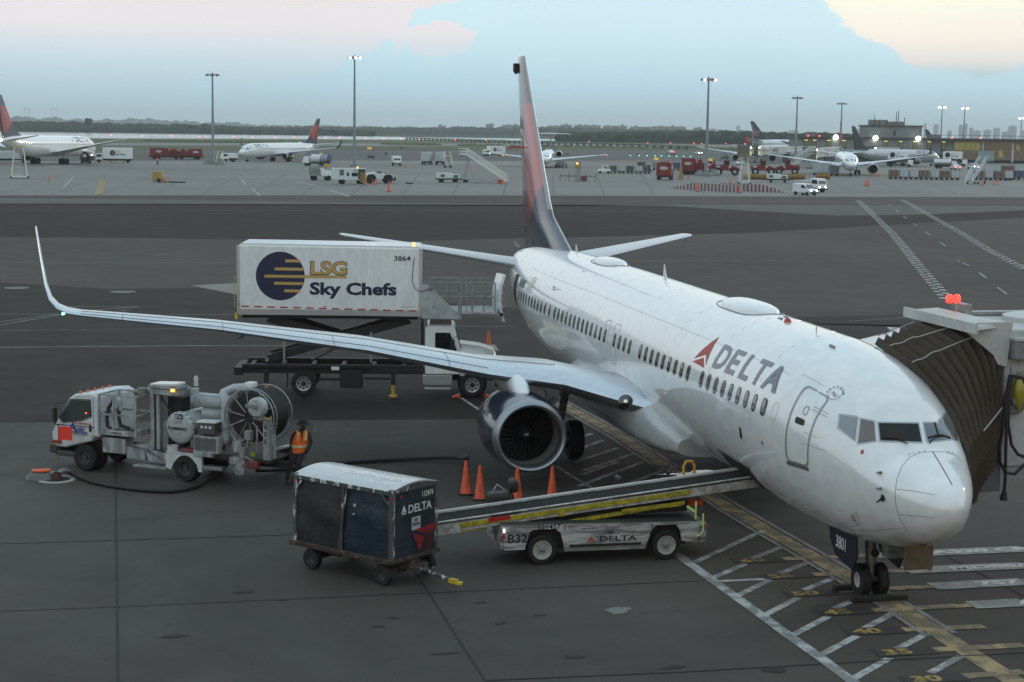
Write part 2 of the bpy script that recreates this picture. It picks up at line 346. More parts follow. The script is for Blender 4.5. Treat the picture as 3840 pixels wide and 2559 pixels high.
paint('concrete_joints', JNT, [([(265, 1008), (271, 1568)], .05), ([(0, 1250), (267, 1242), (680, 1229), (1100, 1215), (1560, 1196)], .042), ([(0, 1405), (270, 1395), (960, 1364), (1230, 1352), (2353, 1302)], .03),
    ([(950, 1308), (1060, 1480), (1118, 1568)], .05), ([(0, 1093), (265, 1083)], .025), ([(1118, 1564), (1560, 1545), (2353, 1500)], .05), ([(788, 962), (800, 975), (812, 985)], .042), ([(1560, 1196), (1720, 1150)], .03),
    ([(2020, 1198), (2353, 1370)], .05), ([(740, 1040), (775, 1068)], .03)], .004)
FJ = []
for k in range(22): FJ.append(([(60+k*110-(k-11)*8, 400), (40+k*112-(k-11)*-4, 449)], .22))
FJ.append(([(0, 412), (2353, 408)], .25)); FJ.append(([(0, 428), (2353, 431)], .2)); FJ.append(([(0, 398), (2353, 396)], .3))
paint('far_concrete_joints', mat('far_joint', (.09, .09, .085), .8), FJ, .004)
# taxi lines
paint('taxi_lines', LWF, [([(0, 458.8), (1176, 462.5), (2353, 466)], .35), ([(0, 483), (1176, 485), (1650, 487), (1900, 484)], .22), ([(0, 604), (560, 604)], .14),
    ([(0, 760), (430, 756), (560, 757)], .07), ([(0, 799), (420, 795), (760, 795)], .16), ([(970, 751), (1180, 750)], .10), ([(0, 722), (250, 722), (560, 724)], .12), ([(0, 747), (200, 714), (320, 706)], .12), ([(200, 714), (310, 706.5)], .15), ([(0, 740), (135, 722)], .10),
    ([(1950, 739), (2110, 728), (2200, 727)], .10), ([(150, 705), (320, 705.5)], .12), ([(230, 722), (300, 712)], .1)], .004)
paint('yellow_taxi_lines', LY2, [([(1190, 600), (1480, 599.5), (2353, 598)], .13), ([(560, 604), (1176, 601)], .10), ([(236, 413), (227, 447)], 1.05)], .004)
paint('apron_dashes', LW, [([(600+i*38, 378+i*1.9), (622+i*38, 379+i*1.9)], .01) for i in range(0)] + [([(760, 437), (801, 452)], .5), ([(681, 416), (730, 429)], .45), ([(206, 369), (188, 380)], .0)] +
    [([(146, 431), (168, 408)], .3), ([(554, 413), (565, 424)], .35), ([(580, 434), (597, 450)], .35), ([(186, 369), (206, 366)], .3)], .004)
paint('curved_guide_lines', LW, [([(1570, 374), (1450, 385), (1400, 391), (1398, 394), (1410, 398), (1430, 401), (1460, 404), (1520, 408)], .35), ([(1560, 394), (1510, 398), (1487, 404), (1494, 409), (1518, 413)], .35),
    ([(1440, 389), (1447, 388.5)], .3), ([(1460, 385), (1467, 384.5)], .3), ([(1478, 400), (1484, 402)], .3), ([(1495, 382), (1502, 381)], .3)], .004)
# service road with zipper edges
zb = MB()
def zipper(P):
    pts = [Vector(gp(*p)) for p in P]; tot = 0; flip = 0
    for p, q in zip(pts, pts[1:]):
        d = (q-p).normalized(); n = Vector((-d.y, d.x)); L_ = (q-p).length; s = 0
        while s < L_-.6:
            flip ^= 1
            for side in ((-.42, -.02) if flip else (.02, .42),):
                a = p+d*s+n*side[0]; c = p+d*s+n*side[1]; e = p+d*(s+1.05)+n*side[1]; g = p+d*(s+1.05)+n*side[0]
                zb.add([(*a, .004), (*c, .004), (*e, .004), (*g, .004)], [(0, 1, 2, 3)])
            s += 1.1
zipper([(1972, 461), (2050, 536), (2120, 622), (2178, 690)]); zipper([(2072, 459), (2200, 531), (2280, 579), (2353, 617)])
o = zb.build('zipper_edge_lines', LW, smooth=0); struct(o)
paint('road_centre_dashes', LW, [([a, c], .14) for a, c in [((2058, 482), (2066, 488)), ((2076, 498), (2084, 503)), ((2098, 514), (2107, 519)), ((2127, 534), (2138, 541)), ((2161, 557), (2173, 566)), ((2199, 598), (2206, 602)), ((2212, 604), (2227, 611)), ((2250, 627), (2267, 640)), ((2292, 661), (2315, 677)), ((2040, 469), (2046, 473))]] +
    [([(2150, 566), (2240, 563)], .12), ([(2340, 569), (2341, 569)], .1)], .004)
# lead-in line and stop bars at the nose wheel
paint('lead_in_line', LY, [([(1285, 925), (1420, 1000), (1570, 1098), (1673, 1166), (1752, 1213), (1883, 1288), (2052, 1389), (2164, 1460), (2333, 1568), (2420, 1624)], .46)], .004)
paint('lead_in_border', LWF, [([(1300, 921), (1440, 998), (1588, 1092), (1693, 1160), (1774, 1207), (1907, 1282), (2077, 1383), (2195, 1456)], .12), ([(1272, 930), (1400, 1004), (1552, 1104), (1653, 1172), (1730, 1219), (1858, 1294), (2027, 1395), (2130, 1463)], .12)], .008)
edge = [(1060, 915), (1120, 955), (1240, 1050), (1310, 1092), (1440, 1170), (1560, 1280), (1680, 1366), (1800, 1466), (1890, 1535), (1950, 1585)]
paint('stand_border_line', LW, [([(1557, 1275), (1640, 1336), (1745, 1411), (1814, 1462), (1880, 1508), (1954, 1563), (2000, 1598)], .25), (edge[:5], .12), ([(1440, 1170), (1557, 1275)], .18)], .004)
hz = [((1285, 1002), (1318, 992)), ((1310, 1015), (1360, 997)), ((1322, 1036), (1386, 1012)), ((1320, 1063), (1420, 1030)), ((1340, 1082), (1455, 1044)), ((1330, 1118), (1478, 1062)), ((1335, 1092), (1420, 1062)), ((1372, 1140), (1540, 1075)),
      ((1598, 1292), (1755, 1220)), ((1638, 1329), (1714, 1296)), ((1729, 1284), (1801, 1256)), ((1645, 1336), (1767, 1331)), ((1695, 1369), (1770, 1333)), ((1791, 1319), (1859, 1292)), ((1756, 1415), (1834, 1374)), ((1848, 1356), (1919, 1328)), ((1818, 1462), (1904, 1417)), ((1917, 1399), (1979, 1372)), ((1884, 1507), (1969, 1462)), ((1988, 1444), (2056, 1408)), ((1958, 1562), (2044, 1513)), ((2058, 1494), (2129, 1457)), ((2138, 1547), (2209, 1508))]
paint('hatch_lines', LW, [([a, c], .17) for a, c in hz], .004)
# numbered stop bars: black tabs with stencilled yellow numbers and a yellow bar across
bars = [('60', (1710, 1289), (2353, 1262)), ('55', (1775, 1325), (2353, 1300)), ('50', (1830, 1365), (2353, 1337)), ('45', (1905, 1408), (2353, 1385)), ('40', (1970, 1452), (2262, 1440)), ('35', (2040, 1500), (2353, 1483)), ('30', (2105, 1562), (2353, 1545))]
names = {'60': 'A320 CRS', '55': 'MD88/90 LMC', '50': '757 717 S/S', '45': 'A321 W'}
yb, wb, kb = MB(), MB(), MB(); txts = []
for num, a, c in bars:
    A, C = Vector(gp(*a)), Vector(gp(*c)); d = (C-A).normalized(); n = Vector((-d.y, d.x)); up = -n if n.x < 0 else n
    strip(kb, A-d*.25, A+d*.95, .46, .008)
    split = .45 if num in names else 1.
    cr = None
    Lb = min((C-A).length, 3.1 if num in ('60', '55', '50', '45') else 99)
    strip(yb, A+d*.95, A+d*Lb, .28, .008)
    if Lb < (C-A).length-.1: strip(wb, A+d*(Lb+.02), C, .56, .009)
    v, f = textmesh(num, .44, .02, 1.3)
    txts.append((v, f, A+up*-.16-d*.1, d, up, LY2))
    if num in names:
        v, f = textmesh(names[num], .38, .02, 1.7); txts.append((v, f, A+d*(4.2 if num != '60' else 4.6)-up*.11, d, up, None))
for b, nm, m in ((kb, 'stop_bar_tabs', LBK), (yb, 'stop_bars', LY), (wb, 'stop_bar_extensions', mat('bar_white', (.34, .34, .32), .6, dirt=.6, dscale=1.8, dcol=(.16, .16, .15)))):
    struct(b.build(nm, m, smooth=0))
for who, m in ((LY2, LY2), (None, mat('pale_stencil', (.62, .62, .60), .6))):
    b = MB()
    for v, f, o0, d, up, mm in txts:
        if mm is who: b.add([(*(o0+d*x+up*y), .013) for x, y in v], f)
    struct(b.build('stop_bar_numbers' if who else 'stop_bar_words', m, smooth=0))
# oil spots, puddles, manholes, drain grate
OIL = mat('oil_stain', (.043, .038, .031), .75, spec=.15); PUD = mat('puddle', (.03, .03, .03), .04, spec=.8)
def blot(b, c, rx, ry, z, n=26, ang=None):
    for i in range(1): pass
    ph = [random.uniform(0, 6.3) for _ in range(4)]
    P = []
    for k in range(n):
        a = 2*PI*k/n; r = 1+.16*math.sin(2*a+ph[0])+.12*math.sin(3*a+ph[1])+.1*math.sin(5*a+ph[2])+.05*math.sin(9*a+ph[3])
        P.append((c[0]+rx*r*math.cos(a), c[1]+ry*r*math.sin(a), z))
    b.add(P, [tuple(range(n))])
b = MB()
for (x, y, rx, ry) in [(400, 1462, .16, .45), (560, 1360, .22, .35), (905, 1420, .1, .18), (1150, 1432, .12, .2), (1020, 1502, .1, .4), (1320, 1510, .14, .3), (1555, 1532, .12, .3), (1105, 1385, .1, .25), (870, 1440, .08, .2), (1240, 1415, .06, .2), (650, 1380, .05, .2), (1780, 1540, .2, .45), (1540, 1535, .15, .3)]:
    g = gp(x, y); blot(b, g, rx*.6, ry*.6, .0055+(x % 9)*.0001)
struct(b.build('oil_stains', OIL, smooth=0))
b = MB(); g = gp(1421, 1403); blot(b, g, .22, .27, .005); struct(b.build('puddle_by_cart', mat('pale_spill', (.11, .125, .125), .3), smooth=0))
b = MB()
for (x, y, rx, ry) in [(1590, 1098, .5, .35), (1620, 1085, .25, .4), (1555, 1090, .1, .6), (1560, 1030, .1, .3)]: blot(b, gp(x, y), rx, ry, .012)
struct(b.build('puddles_under_belly', PUD, smooth=0))
b = MB()
for x, y in [(38, 662), (283, 671)]:
    c = G(x, y); b.lathe((c.x, c.y, 0), (0, 0, 1), [(.0, .75), (.012, .75), (.012, .001)], 28, caps=False)
for i, (x, y) in enumerate([(38, 662), (283, 671)]):
    b = MB(); b.lathe((0, 0, 0), (0, 0, 1), [(-.02, .72), (.012, .72), (.012, .60), (.004, .59), (.004, .001)], 28, caps=False)
    c = G(x, y); o = b.build('manhole_cover', mat('cast_iron', (.10, .095, .09), .5, metal=.4), loc=(c.x, c.y, 0))
    tag(o, ['rusty manhole cover nearest the left edge, beyond the wing', 'rusty manhole cover on the asphalt left of the catering truck'][i], 'manhole cover', 'manhole covers')
c = G(683, 983); gr = thing('drain_grate', 'rectangular slotted drain grate in the concrete behind the fuel truck', 'drain grate', (c.x, c.y, 0), R(-8))
part('frame', mat('cast_iron', (.1, .095, .09), .5), gr, lambda b: [b.box(-1.0, 1.0, -.6, -.54, -.01, .012), b.box(-1., 1., .54, .6, -.01, .012), b.box(-1., -.94, -.54, .54, -.01, .012), b.box(.94, 1., -.54, .54, -.01, .012)])
part('slats', mat('cast_iron', (.1, .095, .09), .5), gr, lambda b: [b.box(-.93+i*.13, -.87+i*.13, -.54, .54, -.01, .010) for i in range(14)])

# ---------------------------------------------------------------- airliner (local x = aft from the nose, y = starboard, z up from the ground)
from mathutils.bvhtree import BVHTree
ST737 = [(0.38, .02, 2.61, 2.54, 2.58), (.408, .15, 2.72, 2.40, 2.58), (.474, .26, 2.81, 2.28, 2.58), (.615, .40, 2.93, 2.11, 2.60), (.849, .57, 3.06, 1.95, 2.64), (1.225, .79, 3.22, 1.79, 2.72), (1.6, .97, 3.37, 1.67, 2.80), (1.976, 1.12, 3.51, 1.58, 2.89), (2.164, 1.18, 3.70, 1.48, 2.93), (2.351, 1.24, 3.90, 1.43, 2.98), (2.727, 1.36, 4.22, 1.35, 3.01), (3.102, 1.47, 4.47, 1.30, 3.07), (3.478, 1.56, 4.66, 1.26, 3.13), (4.135, 1.69, 4.89, 1.22, 3.21), (5.074, 1.80, 5.09, 1.18, 3.27), (6.2, 1.87, 5.20, 1.17, 3.31),
         (8, 1.88, 5.24, 1.23, 3.33), (16, 1.88, 5.33, 1.34, 3.42), (24, 1.88, 5.39, 1.38, 3.45), (26.5, 1.87, 5.39, 1.42, 3.46), (28.5, 1.82, 5.39, 1.62, 3.52), (30.5, 1.71, 5.38, 1.98, 3.65), (32.5, 1.50, 5.34, 2.45, 3.85), (34.5, 1.20, 5.24, 3.02, 4.08), (36.2, .85, 5.08, 3.52, 4.28), (37.4, .52, 4.92, 3.90, 4.40), (38.0, .28, 4.78, 4.12, 4.45)]
def interp(ST, a):
    for k in range(len(ST)-1):
        if a <= ST[k+1][0] or k == len(ST)-2:
            p1, p2 = ST[k], ST[k+1]; p0 = ST[max(k-1, 0)]; p3 = ST[min(k+2, len(ST)-1)]
            h = p2[0]-p1[0]; t = max(0, min(1, (a-p1[0])/h)); out = []
            for i in range(1, 5):
                def sl(x0, x1, x2):
                    d0 = (x1[i]-x0[i])/max(x1[0]-x0[0], 1e-6); d1 = (x2[i]-x1[i])/max(x2[0]-x1[0], 1e-6)
                    return 0 if d0*d1 <= 0 else 2*d0*d1/(d0+d1)
                m1 = sl(p0, p1, p2) if k > 0 else (p2[i]-p1[i])/h; m2 = sl(p1, p2, p3) if k < len(ST)-2 else (p2[i]-p1[i])/h
                t2, t3 = t*t, t*t*t
                out.append((2*t3-3*t2+1)*p1[i]+(t3-2*t2+t)*h*m1+(-2*t3+3*t2)*p2[i]+(t3-t2)*h*m2)
            return out
def surf(ST, a, th, off=0.):
    w_, top, bot, zc = interp(ST, a); s, c = math.sin(th), math.cos(th); b = (top-zc) if s > 0 else (zc-bot)
    n = Vector((0, c/w_, s/b)).normalized()
    return Vector((a, w_*c, zc+b*s))+n*off
def fuselage(ST, L_, m, root, step=.35, n=56, name='fuselage'):
    av = []; a = 0
    for s in ST[:16]: av.append(s[0])
    a = ST[15][0]
    while a < L_-.05: a += step; av.append(min(a, L_))
    b = MB(); b.loft([[tuple(surf(ST, a, 2*PI*k/n)) for k in range(n)] for a in av])
    return b.build(name, m, root, smooth=60)
FOIL = [(0, 0), (.01, .020), (.03, .034), (.08, .052), (.18, .068), (.35, .074), (.55, .060), (.78, .032), (1, .003)]
def section(le, ch, t, tw=0, side='wing', camber=.02):
    up = []; lo = []
    for x, y in FOIL:
        k = t/.15; cz = camber*4*x*(1-x)
        up.append((x*ch, (y*k+cz)*ch)); lo.append((x*ch, (-y*k*.8+cz)*ch))
    P = up+[lo[-1]]+lo[1:-1][::-1]
    x0, y0, z0 = le; c, s = math.cos(tw), math.sin(tw)
    if side == 'fin': return [(x0+x, y0+z, z0) for x, z in P]
    return [(x0+x*c+z*s, y0, z0-x*s*1+z*c) for x, z in P]
def pm_livery(name, navy=(.012, .02, .05), red=(.44, .035, .03), z0=5.4, z1=12.5, x0=30.):
    if name in MATS: return MATS[name]
    m = bpy.data.materials.new(name); m.use_nodes = True; nt = m.node_tree; b = nt.nodes['Principled BSDF']
    t = nt.nodes.new('ShaderNodeTexCoord'); s = nt.nodes.new('ShaderNodeSeparateXYZ'); nt.links.new(t.outputs['Object'], s.inputs[0])
    h = val(nt, 'DIVIDE', val(nt, 'SUBTRACT', s.outputs[2], z0), z1-z0)          # 0 root .. 1 tip
    x = val(nt, 'DIVIDE', val(nt, 'SUBTRACT', s.outputs[0], x0), z1-z0)
    # widget facets: red between two slanted edges, darker red facet behind a ridge line
    top = val(nt, 'LESS_THAN', h, .74)
    e1 = val(nt, 'GREATER_THAN', val(nt, 'ADD', h, val(nt, 'MULTIPLY', x, .85)), .76)
    e2 = val(nt, 'GREATER_THAN', val(nt, 'SUBTRACT', x, val(nt, 'MULTIPLY', h, .5)), .68)
    bot = val(nt, 'GREATER_THAN', h, .07)
    isred = val(nt, 'MULTIPLY', val(nt, 'MULTIPLY', top, e1), bot)
    c = mixc(nt, isred, navy, mixc(nt, e2, red, tuple(k*.45 for k in red)))
    nt.links.new(c, b.inputs['Base Color']); b.inputs['Roughness'].default_value = .3; b.inputs['Coat Weight'].default_value = 1; b.inputs['Coat Roughness'].default_value = .06; b.inputs['Coat IOR'].default_value = 1.5
    MATS[name] = m; return m
def wrapmesh(name, polys2d, m, root, ST, a_of, v_of, off=.006, cuts=.07):
    """2-D verts/faces (x, y) wrapped onto the fuselage: a = a_of(x, y), arc above the waterline = v_of(x, y)"""
    vs, fs = polys2d; bm = bmesh.new(); bv = [bm.verts.new((x, y, 0)) for x, y in vs]
    for f in fs:
        try: bm.faces.new([bv[i] for i in f])
        except ValueError: pass
    ys = [v[1] for v in vs]; y = min(ys)+cuts
    while y < max(ys):
        bmesh.ops.bisect_plane(bm, geom=bm.verts[:]+bm.edges[:]+bm.faces[:], plane_co=(0, y, 0), plane_no=(0, 1, 0)); y += cuts
    for v in bm.verts:
        a = a_of(v.co.x, v.co.y); arc = v_of(v.co.x, v.co.y); v.co = surf(ST, a, (arc+3.45-interp(ST, a)[3])/1.91, off)
    bmesh.ops.recalc_face_normals(bm, faces=bm.faces)
    me = bpy.data.meshes.new(name); bm.to_mesh(me); bm.free(); o = bpy.data.objects.new(name, me); col.objects.link(o); me.materials.append(m); o.parent = root
    return o
WIDGET = ([(0, 0), (.55, .26), (.50, .36), (.50, 1.0), (0, .0), (1.0, 0), (.62, .52), (.57, .40)], None)
def widget(w_, h_):   # arrow-head mark in two facets, as in the photo
    return ([(0, .12*h_), (.5*w_, 1.*h_), (1.*w_, .12*h_), (.5*w_, .38*h_), (.06*w_, 0), (.5*w_, .24*h_), (.94*w_, 0)], [(0, 1, 3), (1, 2, 3), (4, 6, 5)])
def nacelle(root, c, L_, r, n=40, body=NAVY, lip=LIP, swirl=True, flat=.06):
    x, y, z = c
    def ring(a, rr):
        return [(x+a, y+rr*math.cos(2*PI*k/n), z+rr*math.sin(2*PI*k/n)*(1 if math.sin(2*PI*k/n) > 0 else 1-flat)) for k in range(n)]
    e = MB(); e.loft([ring(a*L_/3.6, q*r) for a, q in [(.28, .985), (.6, 1.03), (1.1, 1.06), (1.7, 1.05), (2.4, .97), (3.0, .86), (3.05, .82), (2.9, .80)]], caps=False)
    o = e.build('engine', body, root, smooth=50)
    e = MB(); e.loft([ring(a*L_/3.6, q*r) for a, q in [(.28, .985), (.14, .965), (.04, .925), (0, .88), (.03, .835), (.12, .80), (.3, .785), (.34, .785)]], caps=False); e.build('inlet_lip', lip, o, smooth=60)
    e = MB(); e.loft([ring(a*L_/3.6, q*r) for a, q in [(.34, .785), (.6, .79), (.95, .80)]], caps=False); e.build('inlet_duct', mat('duct_grey', (.19, .18, .17), .45), o)
    e = MB(); k = 24
    for i in range(k):
        a0 = 2*PI*i/k; a1 = a0+.22
        ci = .26*r; co = .79*r
        P = []
        for a_, rr, dx in ((a0, ci, 0), (a0+.16, co, .10), (a1+.16, co, .22), (a1, ci, .14)): P.append((x+.85*L_/3.6+dx, y+rr*math.cos(a_), z+rr*math.sin(a_)))
        e.add(P, [(0, 1, 2, 3)])
    e.build('fan', mat('fan_blade', (.022, .020, .019), .5, metal=.4), o, smooth=0)
    e = MB(); e.loft([ring(1.15*L_/3.6, .80*r), ring(1.16*L_/3.6, .01)], caps=False); e.build('fan_backing', BLACK, o)
    e = MB(); e.lathe((x+.45*L_/3.6, y, z), (1, 0, 0), [(0, .005), (.06, .07*r), (.22, .16*r), (.42, .24*r), (.5, .26*r)], 20, caps=False); e.build('spinner', mat('spinner_dark', (.02, .02, .022), .4), o)
    if swirl:
        e = MB(); P = [(x+.45*L_/3.6+.03+q*.2*r, y-math.cos(1.2+q*6)*(.03+q*.09)*r, z+math.sin(1.2+q*6)*(.03+q*.09)*r) for q in [i/16*1.0 for i in range(17)]]
        e.tube([(p[0]-.05+.02, p[1], p[2]) for p in P], .016, 6); e.build('spiral_mark', WINK, o)
    e = MB(); e.loft([ring(a*L_/3.6, q*r) for a, q in [(2.2, .62), (3.0, .60), (3.6, .50), (4.2, .36), (4.1, .3)]], caps=True); e.build('exhaust_nozzle', mat('nozzle_metal', (.25, .23, .21), .4, metal=.8), o)
    return o
def gear(root, name, c, r, wdt, ys, leg_top, rim=STEEL, rows=(0,)):
    x, y, z = c
    g = part(name, STRUT, root, lambda b: [b.tube([leg_top, (x, y, r*1.9)], [.13, .11], 12), b.tube([(x, y, r*1.9), (x, y, r)], .075, 12), b.cyl((x, y+min(ys), r), (x, y+max(ys), r), .06),
                                           b.tube([(x, y, r*1.7), (x+.28, y, r*1.3), (x+.05, y, r)], .035, 8), b.tube([(x+.0, y, leg_top[2]*.8), (x+1.0, y*.8, leg_top[2])], .045, 8)])
    for dx in rows:
        for yy in ys: wheel('wheel', g, (x+dx, y+yy, r), r, wdt, 1 if yy > 0 else -1, rim=rim, rr=.48)
    return g

def main_aircraft():
    ST = ST737
    t = thing('airliner', 'large white twin-engine airliner parked at the gate in the foreground, nose towards the right', 'airliner')
    fus = fuselage(ST, 38.0, WHITE, t)
    me = fus.data; bvh = BVHTree.FromPolygons([v.co for v in me.vertices], [p.vertices for p in me.polygons])
    def hit(x, y, off=.005):
        p, n, i, d = bvh.ray_cast(CAM, ray(x, y).normalized())
        return None if p is None else (p+n*off if n.dot(p-CAM) < 0 else p-n*off)
    C5 = lambda x, y: ((2900+x*.57387)/K, (1400+y*.57387)/K)
    C6 = lambda x, y: ((2400+x*.4782)/K, (1050+y*.4782)/K)
    C4 = lambda x, y: ((1850+x*.3827)/K, (900+y*.3827)/K)
    def quad(b, c4, n=10, off=.005, mir=False, m=None):
        g = []
        for i in range(n+1):
            row = []
            for j in range(n+1):
                u, v = i/n, j/n
                px = [(c4[0][k]*(1-u)+c4[1][k]*u)*(1-v)+(c4[3][k]*(1-u)+c4[2][k]*u)*v for k in (0, 1)]
                h = hit(*m(*px), off)
                if h is None: return
                row.append((h.x, -h.y if mir else h.y, h.z))
            g.append(row)
        b.loft(g, caps=False, closed=False)
    def line(b, pts, r=.006, m=C5, closed=False, sub=6, mir=False, off=.0):
        P = []
        pts = list(pts)+([pts[0]] if closed else [])
        for p, q in zip(pts, pts[1:]):
            for i in range(sub): 
                h = hit(*m(p[0]+(q[0]-p[0])*i/sub, p[1]+(q[1]-p[1])*i/sub), off)
                if h: P.append((h.x, -h.y if mir else h.y, h.z))
        if not closed:
            h = hit(*m(*pts[-1]), off)
            if h: P.append((h.x, -h.y if mir else h.y, h.z))
        if len(P) > 2: b.tube(P+([P[0]] if closed else []), r, 5, caps=not closed)
    FRAME = mat('window_frame_metal', (.42, .43, .43), .35, metal=.7)
    GREYL = mat('door_outline_grey', (.34, .35, .36), .4, metal=.4); SEAM = mat('panel_seam', (.25, .26, .26), .6)
    SKYPANE = mat('sky_reflection_glass', (.22, .25, .27), .12, coat=1)  # reflections in the side panes painted into base colour: pale here, rosy next
    panes = [([(440, 275), (548, 292), (530, 440), (428, 352)], SKYPANE), ([(575, 302), (658, 320), (666, 440), (556, 458)], mat('rosy_glass', (.12, .10, .09), .12, coat=1)),
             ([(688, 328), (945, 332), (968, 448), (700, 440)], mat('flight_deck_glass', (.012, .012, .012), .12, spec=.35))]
    for k, (c4, m_) in enumerate(panes):
        fb = MB(); quad(fb, [(c4[0][0]-12, c4[0][1]-12), (c4[1][0]+8, c4[1][1]-12), (c4[2][0]+10, c4[2][1]+10), (c4[3][0]-12, c4[3][1]+12)], 10, .006, False, C5)
        f = fb.build('cockpit_window', FRAME, t, smooth=60)
        pb = MB(); quad(pb, c4, 10, .014, False, C5); pb.build('pane', m_, f, smooth=60)
        mir = k < 2
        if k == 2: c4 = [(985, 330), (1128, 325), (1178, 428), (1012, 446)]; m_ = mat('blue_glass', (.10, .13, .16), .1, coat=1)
        fb = MB(); quad(fb, [(c4[0][0]-12, c4[0][1]-12), (c4[1][0]+8, c4[1][1]-8), (c4[2][0]+8, c4[2][1]+8), (c4[3][0]-12, c4[3][1]+10)], 10, .006, mir, C5)
        f = fb.build('cockpit_window', FRAME, t, smooth=60)
        pb = MB(); quad(pb, c4, 10, .014, mir, C5); pb.build('pane', m_, f, smooth=60)
        if k == 2: wp = MB(); line(wp, [(1050, 328), (1075, 405)], .02, off=.02); line(wp, [(1010, 425), (1060, 410), (1100, 408), (1150, 425)], .02, off=.02); wp.build('window_post', BLACK, f)
    for s in (1, -1):
        b = MB(); P = [hit(*C5(*p), .03) for p in [(720, 425), (800, 430), (840, 445), (875, 468)]]
        P = [(p.x, s*p.y, p.z) for p in P if p]; b.tube(P, .012, 6); b.build('windscreen_wiper', BLACK, t)
    # radome seam, lightning strips, probes
    b = MB()
    line(b, [(1240, 590), (1190, 535), (1120, 515), (1042, 512), (960, 520), (890, 550), (840, 610), (808, 690), (796, 780), (800, 860), (830, 960), (880, 1035)], .007); line(b, [(20, 960-160), (120, 885), (300, 985), (500, 1020), (700, 1025), (850, 1010)], .008)
    line(b, [(800, 758), (900, 768), (1055, 795)], .006); line(b, [(820, 924), (930, 932), (1055, 945)], .006)
    line(b, [(190, 5), (330, 82)], .006); line(b, [(180, 455), (345, 510)], .005)
    b.build('radome_seam', SEAM, t)
    b = MB(); line(b, [(1042, 515), (1100, 610), (1140, 680), (1168, 730)], .012); b.build('lightning_strip', mat('strip_dark', (.12, .12, .13), .5), t)
    b = MB()
    for x, y in [(888, 530), (918, 525), (952, 515), (988, 510), (1145, 515), (1170, 525)]:
        h = hit(*C5(x, y)); b.lathe(tuple(h), (0, 0, 1), [(-.01, .02), (.02, .02), (.03, .001)], 8)
    b.build('rivet_row', WHITE, t)
    for x, y in [(708, 650), (705, 752)]:
        h = hit(*C5(x, y)); part('pitot_probe', STRUT, t, lambda b: [b.tube([h, h+Vector((0, .1, 0)), h+Vector((-.16, .13, 0))], [.03, .022, .012], 8)])
    h = hit(*C5(712, 815)); part('angle_vane', BLACK, t, lambda b: [b.lathe(tuple(h), (0, 1, 0), [(-.02, .07), (.012, .07), (.02, .001)], 16), b.tube([h, h+Vector((.14, .05, -.12))], [.02, .01], 6)])
    b = MB(); quad(b, [(572, 503), (592, 500), (590, 528), (570, 530)], 2, .006, False, C5); b.build('red_placard', RED, t, smooth=0)
    b = MB(); quad(b, [(502, 915), (545, 905), (572, 990), (540, 1008)], 4, .008, False, C5); sp = b.build('static_port_plate', mat('placard_grey', (.6, .6, .58), .4), t)
    b = MB()
    for x, y in [(518, 930), (530, 945), (540, 958), (548, 985), (515, 945), (528, 962)]: quad(b, [(x-4, y-4), (x+4, y-4), (x+4, y+4), (x-4, y+4)], 1, .013, False, C5)
    b.build('port_mark', BLACK, sp, smooth=0)
    # cabin windows
    wf = MB(); 
    def rr(cx, cy, w_, h_, r, n=6):
        P = []
        for (sx, sy, a0) in ((1, 1, 0), (-1, 1, 90), (-1, -1, 180), (1, -1, 270)):
            for i in range(n+1): a = R(a0+90*i/n); P.append((cx+sx*(w_/2-r)+r*math.cos(a), cy+sy*(h_/2-r)+r*math.sin(a)))
        return P
    PANE = mat('cabin_pane', (.045, .043, .040), .10, coat=1, ior=1.4); WFR = mat('window_rim', (.03, .03, .032), .35)
    missing = {9, 19, 24}; idx = [i for i in range(38) if i not in missing]
    wa = [5.823+.508*i for i in idx]+[5.823+.508*x for x in (38.4, 39.7, 40.8, 41.8, 42.8, 43.8, 44.8, 45.8, 46.8, 47.8, 48.8)]
    blinds = {0: .5, 1: .45, 2: .6, 3: .4, 4: .3, 12: .3}
    for k, a in enumerate(wa):
        P = rr(0, 0, .245, .40, .11); f = wrapmesh('cabin_window', (P, [tuple(range(len(P)))]), WFR, t, ST, lambda x, y: a-x, lambda x, y: .31+y, .003, .08)
        P = rr(0, 0, .205, .355, .095); wrapmesh('pane', (P, [tuple(range(len(P)))]), PANE, f, ST, lambda x, y: a-x, lambda x, y: .31+y, .007, .08)
        if k in blinds or k % 7 == 3:
            h_ = .355*blinds.get(k, .35); wrapmesh('blind', ([(-.09, .17-h_), (.09, .17-h_), (.095, .12), (.05, .17), (-.05, .17), (-.095, .12)], [(0, 1, 2, 3, 4, 5)]), mat('window_blind', (.34, .33, .30), .4), f, ST, lambda x, y: a-x, lambda x, y: .31+y, .010, .08)
    def outline(name, cx, cy, w_, h_, r, th, m_, off=.004):
        P = rr(cx, cy, w_, h_, r); Q = rr(cx, cy, w_-2*th, h_-2*th, max(r-th, .02)); n = len(P)
        return wrapmesh(name, (P+Q, [(i, (i+1) % n, n+(i+1) % n, n+i) for i in range(n)]), m_, t, ST, lambda x, y: x, lambda x, y: y, off, .06)
    d = outline('service_door', 4.16, .27, .92, 1.80, .16, .045, GREYL)
    wrapmesh('door_sill', ([(3.72, -.70), (4.6, -.70), (4.6, -.62), (3.72, -.62)], [(0, 1, 2, 3)]), mat('sill_grey', (.12, .12, .12), .5), d, ST, lambda x, y: x, lambda x, y: y, .012)
    wrapmesh('door_handle', (rr(4.18, .33, .34, .15, .05), [tuple(range(28))]), BLACK, d, ST, lambda x, y: x, lambda x, y: y, .008)
    P = rr(4.12, .62, .16, .24, .08); Q = rr(4.12, .62, .11, .18, .055); n = len(P)
    wrapmesh('door_window', (P+Q, [(i, (i+1) % n, n+(i+1) % n, n+i) for i in range(n)]), GREYL, d, ST, lambda x, y: x, lambda x, y: y, .006)
